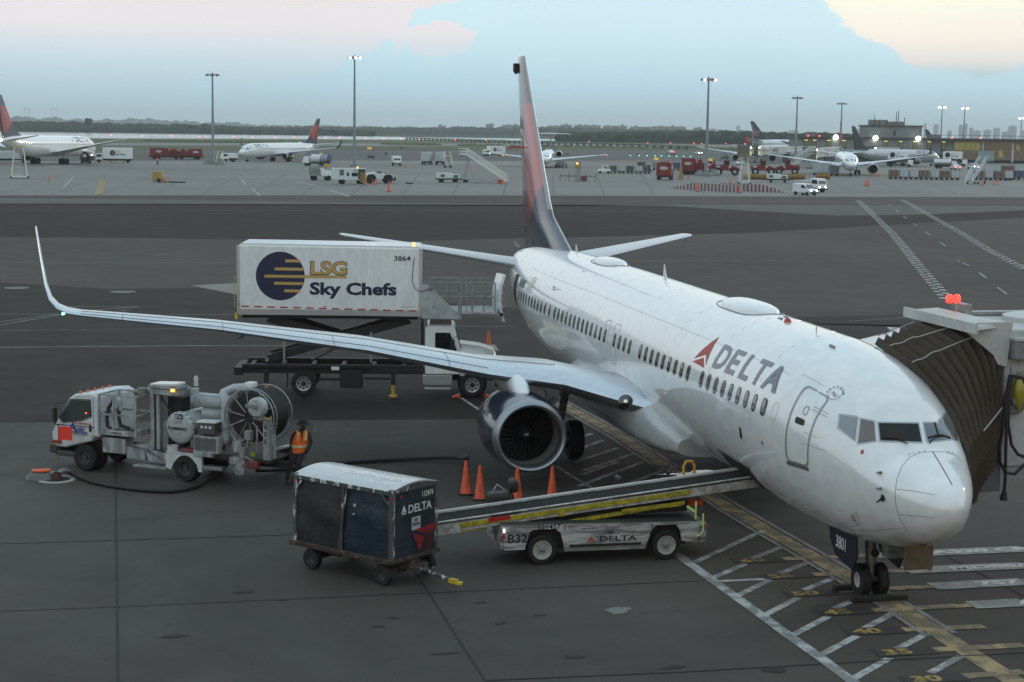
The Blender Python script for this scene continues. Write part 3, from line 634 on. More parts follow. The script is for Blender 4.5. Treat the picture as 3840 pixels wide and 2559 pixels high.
    wrapmesh('hinge_line', ([(3.45, .70), (3.95, .70), (3.95, .715), (3.45, .715), (3.45, .78), (3.95, .78), (3.95, .795), (3.45, .795), (3.45, .12), (3.95, .12), (3.95, .13), (3.45, .13)], [(0, 1, 2, 3), (4, 5, 6, 7), (8, 9, 10, 11)]), SEAM, d, ST, lambda x, y: x, lambda x, y: y, .006)
    for a in (18.45, 17.5): outline('overwing_exit', a, .22, .56, 1.12, .12, .018, SEAM)
    wrapmesh('belly_window', (rr(7.05, -.46, .14, .24, .06), [tuple(range(28))]), DARKGLASS, t, ST, lambda x, y: x, lambda x, y: y, .006)
    wrapmesh('belly_vent', (rr(5.75, -.45, .05, .08, .02), [tuple(range(28))]), BLACK, t, ST, lambda x, y: x, lambda x, y: y, .006)
    outline('blanked_window', 5.27, .31, .25, .40, .11, .012, mat('faint_seam', (.5, .5, .5), .5))
    # forward hold: dark opening and door swung inward
    ho = wrapmesh('cargo_hatch', ([(7.3, -2.45), (9.35, -2.45), (9.35, -1.30), (7.3, -1.30)], [(0, 1, 2, 3)]), mat('hold_dark', (.015, .013, .012), .8), t, ST, lambda x, y: x, lambda x, y: y, .006)
    wrapmesh('hatch_frame', ([(9.2, -2.4), (9.42, -2.4), (9.42, -1.24), (9.2, -1.24), (7.2, -1.30), (9.2, -1.30), (9.2, -1.25), (7.2, -1.25)], [(0, 1, 2, 3), (4, 5, 6, 7)]), STRUT, ho, ST, lambda x, y: x, lambda x, y: y, .012)
    # titles
    TI = mat('title_blue_grey', (.085, .11, .15), .4, coat=.6)
    lx = {'D': 9.50, 'E': 8.63, 'L': 7.74, 'T': 7.05, 'A': 6.33}
    wd = {'D': .74, 'E': .60, 'L': .56, 'T': .68, 'A': .80}
    for ch, a0 in lx.items():
        v, f = textmesh(ch, 1.0, .032); x0 = min(p[0] for p in v); x1 = max(p[0] for p in v); y0 = min(p[1] for p in v); y1 = max(p[1] for p in v)
        v = [((p[0]-x0)/(x1-x0)*wd[ch], (p[1]-y0)/(y1-y0)*.64) for p in v]
        wrapmesh('title_letter', (v, f), TI, t, ST, lambda x, y: a0-x, lambda x, y: .67+y, .006)
    v, f = widget(.95, .80)
    wrapmesh('logo', ([(.0, .06), (.62, .80), (.93, .02), (.62, .26), (.0-.02, -.02), (.58, .17), (.87, -.06)], [(0, 1, 3), (1, 2, 3), (4, 5, 6)]), mat('logo_red', (.50, .10, .07), .4, coat=.6), t, ST, lambda x, y: 10.8-x, lambda x, y: .64+y, .006)
    hE = hit(1920, 905); aE = hE.x; vE = 1.91*math.asin(max(-1, min(1, (hE.z-interp(ST, aE)[3])/(interp(ST, aE)[1]-interp(ST, aE)[3]))))-(3.45-interp(ST, aE)[3])
    SK = mat('alliance_grey', (.10, .13, .15), .5)
    for i, ch in enumerate('SKYTEAM'):
        ang = R(198-i*27); v, f = textmesh(ch, .085, .003, 1., 0, 'CENTER'); r = .17
        cx, cy = r*math.cos(ang), r*math.sin(ang); rot = ang-PI/2
        v = [(cx+x*math.cos(rot)-y*math.sin(rot), cy+x*math.sin(rot)+y*math.cos(rot)) for x, y in v]
        wrapmesh('alliance_letter', (v, f), SK, t, ST, lambda x, y: aE-x, lambda x, y: vE+y, .006)
    vs = []; fs = []
    def arcline(P, w_):
        for p, q in zip(P, P[1:]):
            p, q = Vector(p), Vector(q); dd = (q-p).normalized(); nn = Vector((-dd.y, dd.x))*w_/2; k = len(vs)
            vs.extend([tuple(p+nn), tuple(q+nn), tuple(q-nn), tuple(p-nn)]); fs.append((k, k+1, k+2, k+3))
    arcline([(.16*math.cos(R(a)), .16*math.sin(R(a))) for a in range(215, 385, 8)], .012)
    for s_ in (-.09, -.04, .0): arcline([(-.085+i*.017, s_*.55+.017+.03*math.sin(i*.65)) for i in range(11)], .009)
    wrapmesh('alliance_emblem', (vs, fs), SK, t, ST, lambda x, y: aE-x, lambda x, y: vE-.02+y, .006)
    # flag and registration near the tail
    fl = []; ff = []
    for i in range(7):
        k = len(fl); y = .62+i*.085; fl += [(0, y), (.75, y), (.75, y+.045), (0, y+.045)]; ff.append((k, k+1, k+2, k+3))
    wrapmesh('flag_stripe', (fl, ff), mat('flag_grey', (.50, .48, .44), .5), t, ST, lambda x, y: 29.2-x, lambda x, y: y, .006)
    v, f = textmesh('N3801', .42, .02); wrapmesh('registration', (v, f), mat('reg_grey', (.16, .18, .21), .5), t, ST, lambda x, y: 31.0-x, lambda x, y: .68+y, .006)
    PSM = mat('skin_seam', (.36, .37, .38), .6)
    for a in (6.45, 9.55, 12.7, 16.3, 19.9, 23.0, 26.4, 29.6, 33.0): part('skin_joint', PSM, t, lambda b: b.tube([tuple(surf(ST, a, R(-70+i*10), .0005)) for i in range(26)], .004, 4), smooth=0)
    for th in (41, -19): part('skin_joint', PSM, t, lambda b: b.tube([tuple(surf(ST, 5.4+i*1.0, R(th), .0005)) for i in range(26)], .0035, 4), smooth=0)
    b = MB(); h = surf(ST, 25.67, .98/1.91); b.tube([h, h+Vector((-.05, .02, .12)), h+Vector((-.35, .03, .14))], .018, 6); b.build('ram_tube', STRUT, t)
    # roof fittings
    def dome(name, a0, a1, h_, w_, m_=WHITE, flatk=.5):
        b = MB(); n = 14; rings = []
        for i in range(n+1):
            u = i/n; a = a0+(a1-a0)*u; s = max(.02, (1-abs(2*u-1)**2.6))**.55; ring = []
            for k in range(13):
                th = PI*k/12; y = w_*s*math.cos(th); zb = surf(ST, a, math.acos(max(-1, min(1, y/1.88)))).z
                ring.append((a, y, zb-.03+h_*s*math.sin(th)**.45))
            rings.append(ring)
        b.loft(rings, caps=True); return b.build(name, m_, t, smooth=60)
    dome('satellite_radome', 10.2, 13.2, .22, .52); dome('satellite_radome', 23.4, 26.0, .20, .42)
    b = MB()
    for a0, a1, w_ in ((10.15, 13.25, .55), (23.35, 26.05, .45)):
        P = []
        for i in range(24):
            q = 2*PI*i/24; a = (a0+a1)/2+(a1-a0)/2*math.copysign(abs(math.cos(q))**.6, math.cos(q)); y = w_*math.copysign(abs(math.sin(q))**.7, math.sin(q)); P.append((a, y, surf(ST, a, math.acos(y/1.88)).z+.005))
        b.tube(P+[P[0]], .014, 5, caps=False)
    b.build('radome_base_seam', SEAM, t)
    for a, h_ in ((18.8, .42), (29.1, .30)): part('blade_antenna', WHITE, t, lambda b: b.loft([[(a-.20, -.012, 5.36), (a, -.02, 5.36), (a+.16, 0, 5.36), (a, .02, 5.36), (a-.2, .012, 5.36)], [(a+.05, -.006, 5.37+h_), (a+.1, -.008, 5.37+h_), (a+.14, 0, 5.37+h_), (a+.1, .008, 5.37+h_), (a+.05, .006, 5.37+h_)]]))
    for a, y in ((9.3, .12), (9.55, -.12)): part('vent_stub', STRUT, t, lambda b: b.box(a-.1, a+.1, y-.03, y+.03, 5.22, 5.28))
    part('beacon', REDLENS, t, lambda b: b.lathe((8.75, .15, 5.22), (0, 0, 1), [(0, .09), (.04, .09), (.09, .07), (.13, .001)], 14))
    part('temperature_probe', STRUT, t, lambda b: b.box(5.3, 5.55, ( .42), .46, 5.04, 5.12)); part('antenna_stub', YELLOW, t, lambda b: b.cyl((6.9, .2, 5.2), (6.9, .2, 5.36), .012))
    # wing-body fairing
    FG = mat('fairing_grey', (.46, .48, .48), .35, coat=.8, dirt=.2, dscale=1)
    b = MB(); rings = []
    for a, y, zt, zb in [(12.4, 1.55, 1.9, 1.35), (13.3, 1.80, 2.25, 1.22), (14.5, 2.0, 2.55, 1.15), (16, 2.08, 2.75, 1.12), (18, 2.10, 2.78, 1.12), (20.5, 2.06, 2.75, 1.14), (22.5, 1.95, 2.65, 1.2), (23.6, 1.72, 2.3, 1.32), (24.4, 1.3, 1.7, 1.42)]:
        zc = (zt+zb)/2; rings.append([(a, y*math.copysign(abs(math.cos(q))**.5, math.cos(q)), zc+(zt-zb)/2*math.copysign(abs(math.sin(q))**.6, math.sin(q))) for q in [2*PI*k/40 for k in range(40)]])
    b.loft(rings); b.build('wing_fairing', FG, t, smooth=60)
    # wings: (s, a of leading edge, chord, z, thickness, twist)
    WST = [(1.5, 14.2, 8.4, 2.25, .14, .05), (2.3, 14.9, 7.5, 2.42, .135, .055), (3.7, 15.75, 6.45, 2.78, .13, .058), (5.6, 16.75, 5.3, 2.96, .12, .058), (8.7, 18.35, 4.15, 3.45, .115, .05), (12.75, 20.45, 2.85, 3.84, .11, .045), (16.6, 22.45, 1.68, 4.06, .11, .03)]
    WL = [(17.0, 22.68, 1.55, 4.10, .11), (17.3, 22.92, 1.42, 4.22, .10), (17.52, 23.18, 1.28, 4.45, .10), (17.65, 23.45, 1.12, 4.85, .09), (17.80, 23.85, .85, 5.7, .09), (17.92, 24.20, .55, 6.48, .09), (17.93, 24.28, .40, 6.55, .06)]
    for s in (1, -1):
        b = MB(); b.loft([[(x, s*y, z) for x, y, z in section((a, y0, z0), ch, th, tw)] for y0, a, ch, z0, th, tw in WST+[(*WL[0][:5], 0)]]); wg = b.build('wing', METAL, t, smooth=50)
        # winglet: sections roll upright
        b = MB(); rings = []
        for i, (y0, a, ch, z0, th) in enumerate(WL):
            rl = [0, 25, 50, 70, 80, 82, 82][i]; q = R(rl); S = []
            for x, _, z in section((0, 0, 0), ch, th): S.append((a+x, s*(y0-z*math.sin(q)), z0+z*math.cos(q)))
            rings.append(S)
        b.loft(rings); b.build('winglet', METAL, t, smooth=50)
        # slat and panel gaps across the wing
        b = MB()
        for y0 in (6.6, 9.6, 12.6, 15.4):
            for p, q in zip(WST, WST[1:]):
                if p[0] <= y0 <= q[0]:
                    u = (y0-p[0])/(q[0]-p[0]); a, ch, z0, th, tw = [p[i]+(q[i]-p[i])*u for i in range(1, 6)]
                    S = section((a, y0, z0), ch, th*1.01, tw); 
                    b.tube([(x-.006, s*y0, z+.002) for x, _, z in S[-4:]+S[0:5]], .007, 4)
        for k_ in (2, -4): b.tube([(S_[k_][0], S_[k_][1], S_[k_][2]+.004) for S_ in [[(x, s*y, z) for x, y, z in section((a, y0, z0), ch, th*1.01, tw)] for y0, a, ch, z0, th, tw in WST[3:]]], .006, 4) if k_ > 0 else None
        b.tube([(S_[4][0], S_[4][1], S_[4][2]+.004) for S_ in [[(x, s*y, z) for x, y, z in section((a, y0, z0), ch, th*1.01, tw)] for y0, a, ch, z0, th, tw in WST[2:]]], .006, 4)
        b.build('slat_gap', mat('gap_dark', (.05, .05, .055), .6), wg)
        for y0 in (6.4, 9.2, 12.0):     # flap track fairings
            for p, q in zip(WST, WST[1:]):
                if p[0] <= y0 <= q[0]:
                    u = (y0-p[0])/(q[0]-p[0]); a, ch, z0 = [p[i]+(q[i]-p[i])*u for i in (1, 2, 3)]
                    part('flap_fairing', FG, wg, lambda b: b.loft([[(a+ch*x, s*(y0+w_*math.cos(k*PI/6)), z0-.16*1-dz+h_*math.sin(k*PI/6)) for k in range(12)] for x, w_, h_, dz in ((.48, .02, .02, 0), (.6, .13, .14, .06), (.8, .16, .2, .12), (1.0, .14, .17, .12), (1.22, .02, .03, .05))]))
        part('landing_light', DARKGLASS, wg, lambda b: b.lathe((14.86, s*2.25, 2.42), (-1, s*.25, .25), [(-.1, .22), (.06, .20), (.12, .12), (.13, .001)], 18, caps=False))
        part('lamp', mat('chrome', (.8, .8, .8), .1, metal=1), wg.children[-1], lambda b: b.lathe((14.70, s*2.30, 2.46), (-1, s*.25, .25), [(0, .06), (.05, .055), (.06, .001)], 12))
        part('nav_light', GREENL if s > 0 else REDL, wg, lambda b: b.lathe((22.95, s*17.12, 4.06), (-1, s*.3, 0), [(-.08, .035), (.02, .035), (.05, .001)], 8))
        # pylon
        part('pylon', WHITE, t, lambda b: b.loft([[(x, s*4.83+w_*math.cos(k*PI/8), zc+h_*math.sin(k*PI/8)) for k in range(16)] for x, w_, zc, h_ in ((15.55, .03, 2.40, .05), (15.75, .17, 2.46, .16), (16.1, .24, 2.58, .26), (16.5, .27, 2.68, .34), (17.0, .27, 2.72, .42), (18.0, .24, 2.62, .42), (19.4, .15, 2.55, .2), (20.2, .03, 2.6, .05))], True), smooth=60)
        e = nacelle(t, (14.78, s*4.83, 1.50), 3.7, 1.03)
        part('strake', mat('strake_grey', (.30, .36, .42), .4, coat=.5), e, lambda b: b.loft([[(15.9, s*4.83-1.0*math.cos(R(35)), 1.5+1.0*math.sin(R(35))), (15.9, s*4.83-1.0*math.cos(R(35)), 1.47+1.0*math.sin(R(35))), (17.1, s*4.83-.9*math.cos(R(35)), 1.47+.9*math.sin(R(35))), (17.1, s*4.83-.9*math.cos(R(35)), 1.5+.9*math.sin(R(35)))],
             [(16.5, s*4.83-1.35*math.cos(R(35)), 1.49+1.35*math.sin(R(35))), (16.5, s*4.83-1.35*math.cos(R(35)), 1.475+1.35*math.sin(R(35))), (17.0, s*4.83-1.35*math.cos(R(35)), 1.475+1.35*math.sin(R(35))), (17.0, s*4.83-1.35*math.cos(R(35)), 1.49+1.35*math.sin(R(35)))]]))
        # tailplane
        b = MB(); b.loft([[(x, s*y, z) for x, y, z in section((a, y0, z0), ch, th, 0, camber=-.0)] for y0, a, ch, z0, th in ((.6, 33.3, 4.2, 4.55, .11), (1.2, 33.75, 3.85, 4.62, .11), (7.0, 37.75, 1.55, 5.42, .10), (7.17, 38.0, 1.3, 5.45, .06))])
        b.build('tailplane', METAL and mat('tailplane_paint', (.60, .62, .64), .3, coat=.6), t, smooth=50)
        gear(t, 'main_gear', (19.6, s*2.86, 0), .565, .40, (-.43, .43), (19.4, s*2.7, 2.4))
        part('gear_door', mat('door_white', (.5, .5, .5), .5), t, lambda b: b.box(19.0, 19.9, s*3.42, s*3.46, 1.15, 2.1))
    # fin
    LIV = pm_livery('tail_livery', x0=30.2)
    def fin_sec(z):   # leading edge, trailing edge
        if z < 6.45: le = 29.8+(z-5.3)*2.52
        elif z < 6.95: le = 32.7+(z-6.45)*1.15
        else: le = 33.28+(z-6.95)*.815
        te = 37.15+(z-5.1)*.262; return le, te
    zs = [5.0, 5.4, 5.8, 6.15, 6.45, 6.7, 7.0, 8, 9, 10, 11, 12, 12.4, 12.52]
    for nm, lo, hi, m_ in (('fin', 0, .70, LIV), ('rudder', .705, 1., LIV)):
        b = MB(); rings = []
        for z in zs:
            le, te = fin_sec(z); ch = te-le; k = (z-5)/7.5; T = (.30-.21*k)*(1 if z < 12.45 else .5)
            xs = [0, .01, .03, .08, .16, .28, .42, .56, .70] if nm == 'fin' else [.705, .75, .85, 1.]
            def th(x):
                x = min(x, 1); ref = ch if z > 7 else (te-33.2); xa = x*ch; xr = max(0, xa)
                return T*min(1, (xr/ (1.1-.6*k))**.55)*(1-max(0, (x-.45)/.55)**1.4*.93)
            up = [(le+x*ch, th(x), z) for x in xs]; lo_ = [(le+x*ch, -th(x), z) for x in xs[::-1]]
            if nm == 'fin': lo_ = lo_[:-1]
            if z < 5.3: pass
            rings.append(up+lo_)
        b.loft(rings); fo = b.build(nm, m_, t, smooth=50)
        if nm == 'fin':
            fb = MB(); rings = []
            for z in zs[5:]:
                le, te = fin_sec(z); k = (z-5)/7.5; T = (.30-.21*k)*(1 if z < 12.45 else .5); w_ = .13*(1.1-.5*k)
                rings.append([(le-.012+x, yy*(T*min(1, (max(x, .0)/(1.1-.6*k))**.55)+.006), z) for x, yy in ((0, 1), (.02, 1), (w_, 1), (w_, -1), (.02, -1))])
            fb.loft(rings); fb.build('leading_edge', LIP, fo, smooth=60)
    part('tail_lamp', BLACK, t, lambda b: b.prism([(-.02, 11.95), (.09, 11.82), (.20, 11.95), (.20, 12.26), (-.02, 12.26)], 'x', 38.75, 39.05), bevel=.03)
    part('tail_antenna', REDLENS, t, lambda b: b.box(38.35, 38.65, -.5, .5, 8.9, 8.96))
    # nose gear with number door
    g = gear(t, 'nose_gear', (4.0, 0, 0), .345, .20, (-.20, .20), (4.1, 0, 1.6), rim=mat('white_rim', (.45, .44, .42), .5))
    for s in (1, -1):
        dr = part('gear_door', mat('door_navy', (.014, .018, .032), .4, dirt=.3), t, lambda b: b.prism([(3.62, 1.48), (3.52, .95), (3.75, .62), (4.65, .74), (4.95, 1.05), (5.05, 1.48)], 'y', s*.50, s*.535))
        if s > 0: text_on('number', '3801', .36, WINK, dr, (4.62, .535, .93), (-1, 0, 0), (0, 0, 1), .004, .006, .8)
    part('nose_gear_fairing', STRUT, t, lambda b: b.box(3.2, 3.5, -.45, .0, .98, 1.4))
    part('taxi_lamp', BLACK, g, lambda b: [b.lathe((3.82, 0, .95), (-1, 0, 0), [(-.05, .03), (.0, .09), (.03, .09), (.032, .001)], 14)])
    for x_ in (3.55, 4.45): tag(part('wheel_chock', CHOCK, None, lambda b: [b.box(x_-.09, x_+.09, -.62, .62, .0, .13), b.box(x_-.095, x_+.095, -.35, -.18, .02, .132)], bevel=.03), 'long black chock in '+('front of' if x_ < 4 else 'behind')+' the near nose wheels', 'wheel chock')
    # forward bay door open below the nose
    part('bay_door', mat('bay_bronze', (.16, .11, .06), .55, dirt=.5), t, lambda b: [b.add([(2.3, -.42, 1.46), (3.6, -.42, 1.40), (3.6, -.50, .95), (2.35, -.52, .92)], [(0, 1, 2, 3)]), b.box(2.3, 3.5, -.52, -.48, .95, 1.42), b.box(2.2, 2.26, -.5, .1, 1.0, 1.48)])
    part('drain_mast', STRUT, t, lambda b: b.loft([[(11.6, -.02, 1.42), (11.9, -.02, 1.42), (11.9, .02, 1.42), (11.6, .02, 1.42)], [(11.8, -.01, 1.1), (11.92, -.01, 1.1), (11.92, .01, 1.1), (11.8, .01, 1.1)]]))
    # aft service door swung open beside the catering platform
    dd = part('open_door', WHITE, t, lambda b: b.loft([[(31.35, 2.02+.16*math.sin(v*PI), 2.72+1.72*v), (32.15, 2.10+.16*math.sin(v*PI), 2.72+1.72*v), (32.15, 2.2+.16*math.sin(v*PI), 2.72+1.72*v), (31.35, 2.12+.16*math.sin(v*PI), 2.72+1.72*v)] for v in [i/8 for i in range(9)]]))
    part('door_lining', STRUT, dd, lambda b: [b.cyl((31.32, 2.12, 3.0+i*.25), (31.30, 2.12, 3.02+i*.25), .04) for i in range(5)])
    wrapmesh('door_opening', ([(31.3, -.75), (32.1, -.75), (32.1, 1.1), (31.3, 1.1)], [(0, 1, 2, 3)]), BLACK, t, ST, lambda x, y: x+.2, lambda x, y: y, .006)
    b = MB()
    for k in range(5): b.tube([(38.0-k*.2, .2, 5.0-.0*k), (38.05-k*.2, .3, 5.2)], .01, 5)
    b.build('static_wick', STRUT, t)
    return t
# ---------------------------------------------------------------- catering truck
def catering_truck():
    t = thing('catering_truck', 'white high-lift catering truck with raised box and scissor lift, behind the airliner wing', 'catering truck', (32.35, 9.2, 0), math.atan2(-.983, -.18))
    W_ = 2.35
    bx = part('cargo_box', TWHITE, t, lambda b: b.prism([(-2.36, 2.97), (4.2, 2.90), (4.2, 5.36), (-2.30, 5.41)], 'y', -.03, W_), bevel=.03)
    part('box_roof', mat('roof_white', (.66, .68, .68), .4, coat=.4), bx, lambda b: b.prism([(-2.3, 5.41), (4.2, 5.36), (4.12, 5.43), (-2.2, 5.48)], 'y', .03, W_-.06))
    part('bottom_rail', mat('aluminium_rail', (.5, .5, .5), .35, metal=.6), bx, lambda b: [b.box(-2.3, 4.12, -.045, -.03, 2.93, 3.14)]+[b.box(-2.3, 4.12, -.052, -.045, 2.96+i*.045, 2.975+i*.045) for i in range(4)])
    part('corner_post', mat('aluminium_rail', (.5, .5, .5), .35, metal=.6), bx, lambda b: [b.box(4.12, 4.22, -.045, .03, 2.92, 5.36)])
    part('corner_post', mat('aluminium_rail', (.5, .5, .5), .35, metal=.6), bx, lambda b: [b.box(-2.36, -2.26, -.045, .03, 2.98, 5.40)])
    U = lambda x: -2.3+(x-95)*.00443
    Zz = lambda y: 5.41-(y-150)*.00443
    F = dict(origin=(0, -.03, 0), ux=(1, 0, 0), uy=(0, 0, 1))
    cx, cz, r = U(430), Zz(395), .87
    disc = flats('logo_disc', [[(cx+r*math.cos(2*PI*k/64), cz+r*math.sin(2*PI*k/64)) for k in range(64)]], NAVYINK, bx, **F, off=.004)
    for x0, x1, y in [(469, 590, 272), (385, 615, 338), (303, 962, 397), (380, 615, 454), (463, 590, 514)]:
        z = Zz(y); flats('logo_bar', [[(U(x0), z-.048), (U(x1), z-.052), (U(x1), z+.048), (U(x0), z+.052)]], GOLD, disc, **F, off=.008)
    def fit_text(name, s, m, x0, x1, zb, zt, bold, off, par=bx):
        v, f = textmesh(s, 1., bold); a0 = min(p[0] for p in v); a1 = max(p[0] for p in v); capv, _ = textmesh('H', 1., bold); ch = max(p[1] for p in capv)
        v = [(x0+(p[0]-a0)/(a1-a0)*(x1-x0), zb+p[1]/ch*(zt-zb)) for p in v]
        me = bpy.data.meshes.new(name); me.from_pydata([(x, -.03-off, z) for x, z in v], [], f); o = bpy.data.objects.new(name, me); col.objects.link(o); me.materials.append(m); o.parent = par; return o
    lo = fit_text('lettering', 'LSG', NAVYINK, U(668), U(968), Zz(378), Zz(270), .055, .004); fit_text('letter_face', 'LSG', GOLD, U(674), U(962), Zz(373), Zz(275), .035, .008, lo)
    fit_text('lettering', 'Sky Chefs', NAVYINK, U(666), U(1365), Zz(538), Zz(442), .04, .005)
    fit_text('fleet_number', '3864', NAVYINK, U(1342), U(1476), Zz(262), Zz(222), .02, .005)
    fit_text('small_print', 'USDOT 747152', mat('print_grey', (.2, .2, .22), .5), U(1404), U(1520), Zz(640), Zz(630), .0, .005)
    for i in range(14): flats('reflector_strip', [[(U(118+i*103.5), Zz(646+i*1.8)), (U(180+i*103.5), Zz(647+i*1.8)), (U(180+i*103.5), Zz(637+i*1.8)), (U(118+i*103.5), Zz(636+i*1.8))]], RED, bx, (0, -.055, 0), (1, 0, 0), (0, 0, 1), off=.004)
    for x, y in ((98, 625), (787, 638)): part('marker_lamp', REDLENS, bx, lambda b: b.lathe((U(x), -.03, Zz(y)), (0, -1, 0), [(0, .03), (.02, .028), (.03, .001)], 12))
    part('beacon', AMBER, t, lambda b: b.lathe((3.92, .15, 5.40), (0, 0, 1), [(0, .07), (.03, .07), (.03, .055), (.15, .05), (.18, .001)], 14))
    part('grab_bar', YELLOW, t, lambda b: b.tube([(-2.33, -.02, 4.3), (-2.45, -.02, 4.3), (-2.45, -.02, 3.2), (-2.33, -.02, 3.2)], .015, 6))
    part('corner_buffer', YELLOW, t, lambda b: b.box(-2.45, -2.33, -.03, .15, 2.75, 2.98), bevel=.02)
    part('power_cable', RUBBER, t, lambda b: b.tube([(3.95, -.05, 5.05), (3.90, -.07, 4.6), (3.88, -.08, 4.2), (3.98, -.08, 3.95), (4.15, -.08, 3.82), (4.3, -.07, 3.85), (4.5, -.06, 3.93)], .012, 6))
    # front platform
    A = mat('platform_grey', (.42, .44, .44), .5, dirt=.5, dscale=3)
    part('side_panel', A, t, lambda b: b.prism([(4.24, 2.86), (5.62, 2.84), (5.62, 2.95), (4.45, 4.08), (4.24, 4.08)], 'y', -.05, -.01))
    part('platform', A, t, lambda b: [b.box(4.2, 6.95, .0, 2.0, 3.02, 3.12), b.box(5.9, 7.05, .1, 1.8, 2.93, 3.02)], bevel=.01)
    part('platform_bumper', RUBBER, t, lambda b: b.cyl((7.08, .1, 3.0), (7.08, 1.7, 3.0), .06))
    def rail(b, y, x0, x1, zt=4.15, n=4):
        for z in (zt, zt-.5): b.tube([(x0, y, z), (x1, y, z)], .022, 6)
        for i in range(n): x = x0+(x1-x0)*i/(n-1); b.tube([(x, y, 3.1), (x, y, zt)], .022, 6)
    for y, x0, x1 in ((.02, 4.3, 5.55), (.02, 5.65, 6.85), (1.95, 4.3, 5.6), (1.95, 5.75, 6.9)): part('guard_rail', STEEL, t, lambda b: rail(b, y, x0, x1))
    part('rail_gate', STEEL, t, lambda b: [b.box(5.58, 5.66, -.03, .06, 2.85, 4.2), b.box(6.0, 6.04, .3, .34, 3.1, 4.1), b.box(5.8, 5.84, .0, .04, 3.1, 4.25)]+[b.box(5.95, 6.7, .28, .31, 3.3+i*.35, 3.33+i*.35) for i in range(3)])
    part('control_box', STRUT, t, lambda b: b.box(4.45, 4.6, -.09, .0, 3.86, 4.0), bevel=.01)
    # scissor lift
    def arm(b, x0, z0, x1, z1, y, h=.17):
        d = Vector((x1-x0, z1-z0)).normalized(); n = Vector((-d.y, d.x))*h
        b.prism([(x0-n.x, z0-n.y), (x1-n.x*.8, z1-n.y*.8), (x1+n.x*.8, z1+n.y*.8), (x0+n.x, z0+n.y)], 'y', y, y+.12)
    for y, x0, z0, x1, z1 in ((.25, -1.3, 2.80, 3.85, 1.27), (.42, 3.8, 2.78, -1.35, 1.27), (1.85, -1.3, 2.80, 3.85, 1.27), (1.68, 3.8, 2.78, -1.35, 1.27)): part('scissor_arm', BLACK, t, lambda b: arm(b, x0, z0, x1, z1, y), bevel=.01)
    for x, z in ((1.27, 2.03), (-1.3, 2.80), (3.82, 2.78), (3.85, 1.27), (-1.33, 1.27)): part('pivot_shaft', STRUT, t, lambda b: b.cyl((x, .2, z), (x, 2.0, z), .06))
    part('subframe', BLACK, t, lambda b: [b.box(-2.2, 4.1, .1, .25, 2.80, 2.93), b.box(-2.2, 4.1, 1.95, 2.1, 2.80, 2.93)]+[b.box(-2.1+i*1.2, -2.0+i*1.2, .1, 2.1, 2.84, 2.93) for i in range(6)])
    part('lift_cylinder', STEEL, t, lambda b: [b.cyl((.2, 1.1, 1.2), (2.4, 1.1, 2.3), .07), b.cyl((1.2, 1.1, 1.7), (3.0, 1.1, 2.6), .045)])
    for u in (-.72, 2.4): part('hose_mast', STEEL, t, lambda b: b.box(u-.04, u+.04, .3, .36, 1.2, 2.3))
    ch = part('chassis', BLACK, t, lambda b: [b.box(-2.2, 4.25, .15, .35, .80, 1.12), b.box(-2.2, 4.25, 1.9, 2.1, .80, 1.12), b.box(-2.5, -2.2, .1, 2.1, .72, 1.0), b.box(-2.2, 2.4, .02, .1, 1.02, 1.14), b.box(4.25, 6.9, .5, .7, .55, .85), b.box(4.25, 6.9, 1.5, 1.7, .55, .85)]+[b.box(-2+i*1.1, -1.85+i*1.1, .3, 1.95, .85, 1.05) for i in range(6)]+
              [b.box(.55, 1.32, .1, .2, .55, .65), b.box(2.2, 3.1, .1, .2, .6, .68)], bevel=.008)
    part('warning_plate', TWHITE, ch, lambda b: b.box(1.0, 1.28, .0, .02, .95, 1.08))
    part('battery_box', BLACK, t, lambda b: b.box(1.3, 2.12, -.02, .5, .30, .94), bevel=.02)
    part('step_box', mat('checker_plate', (.45, .46, .46), .35, metal=.6, bump=.003, bscale=80), t, lambda b: [b.box(4.28, 5.34, .0, .45, .45, .80), b.box(4.35, 5.3, -.06, .3, .28, .33)], bevel=.015)
    for u in (-1.32, 3.22):
        j = part('outrigger', BLACK, t, lambda b: [b.box(u-.08, u+.08, -.12, .06, .45, .95), b.box(u-.05, u+.05, -.12, .3, .75, .85)], bevel=.01)
        part('outrigger_foot', YELLOW, j, lambda b: [b.box(u-.06, u+.06, -.1, .04, .06, .52), b.box(u-.13, u+.13, -.2, .12, 0, .07)], bevel=.01)
    wb = mat('wheel_alloy', (.55, .56, .57), .3, metal=.7)
    def truckwheel(x, y, s):
        w_ = wheel('wheel', t, (x, y, .45), .45, .26, s, rim=wb, rr=.60)
        part('hub', BLACK, w_, lambda b: b.lathe((x, y, .45), (0, s, 0), [(0, .09), (.13, .085), (.15, .05), (.151, .001)], 14))
        [part('hand_hole', BLACK, w_, lambda b: b.lathe((x+.19*math.cos(q), y+s*.055, .45+.19*math.sin(q)), (0, s, 0), [(0, .035), (.012, .035), (.013, .001)], 8)) for q in [k*PI/4 for k in range(8)]]
    for x, y, s in ((0, .13, -1), (0, 2.2, 1), (6.07, .13, -1), (6.07, 2.2, 1)): truckwheel(x, y, s)
    part('mudflap', RUBBER, t, lambda b: b.box(-.6, -.57, .0, .3, .3, .8))
    # cab
    cab = part('cab', TWHITE, t, lambda b: b.loft([[(4.36, y, .82), (5.62, y, .82), (5.66, y, 1.68), (5.42, y+(.06 if y < 1 else -.06), 2.50), (5.30, y+(.12 if y < 1 else -.12), 2.58), (4.42, y+(.12 if y < 1 else -.12), 2.58), (4.36, y+(.06 if y < 1 else -.06), 2.50)] for y in (.04, 2.3)]), bevel=.04)
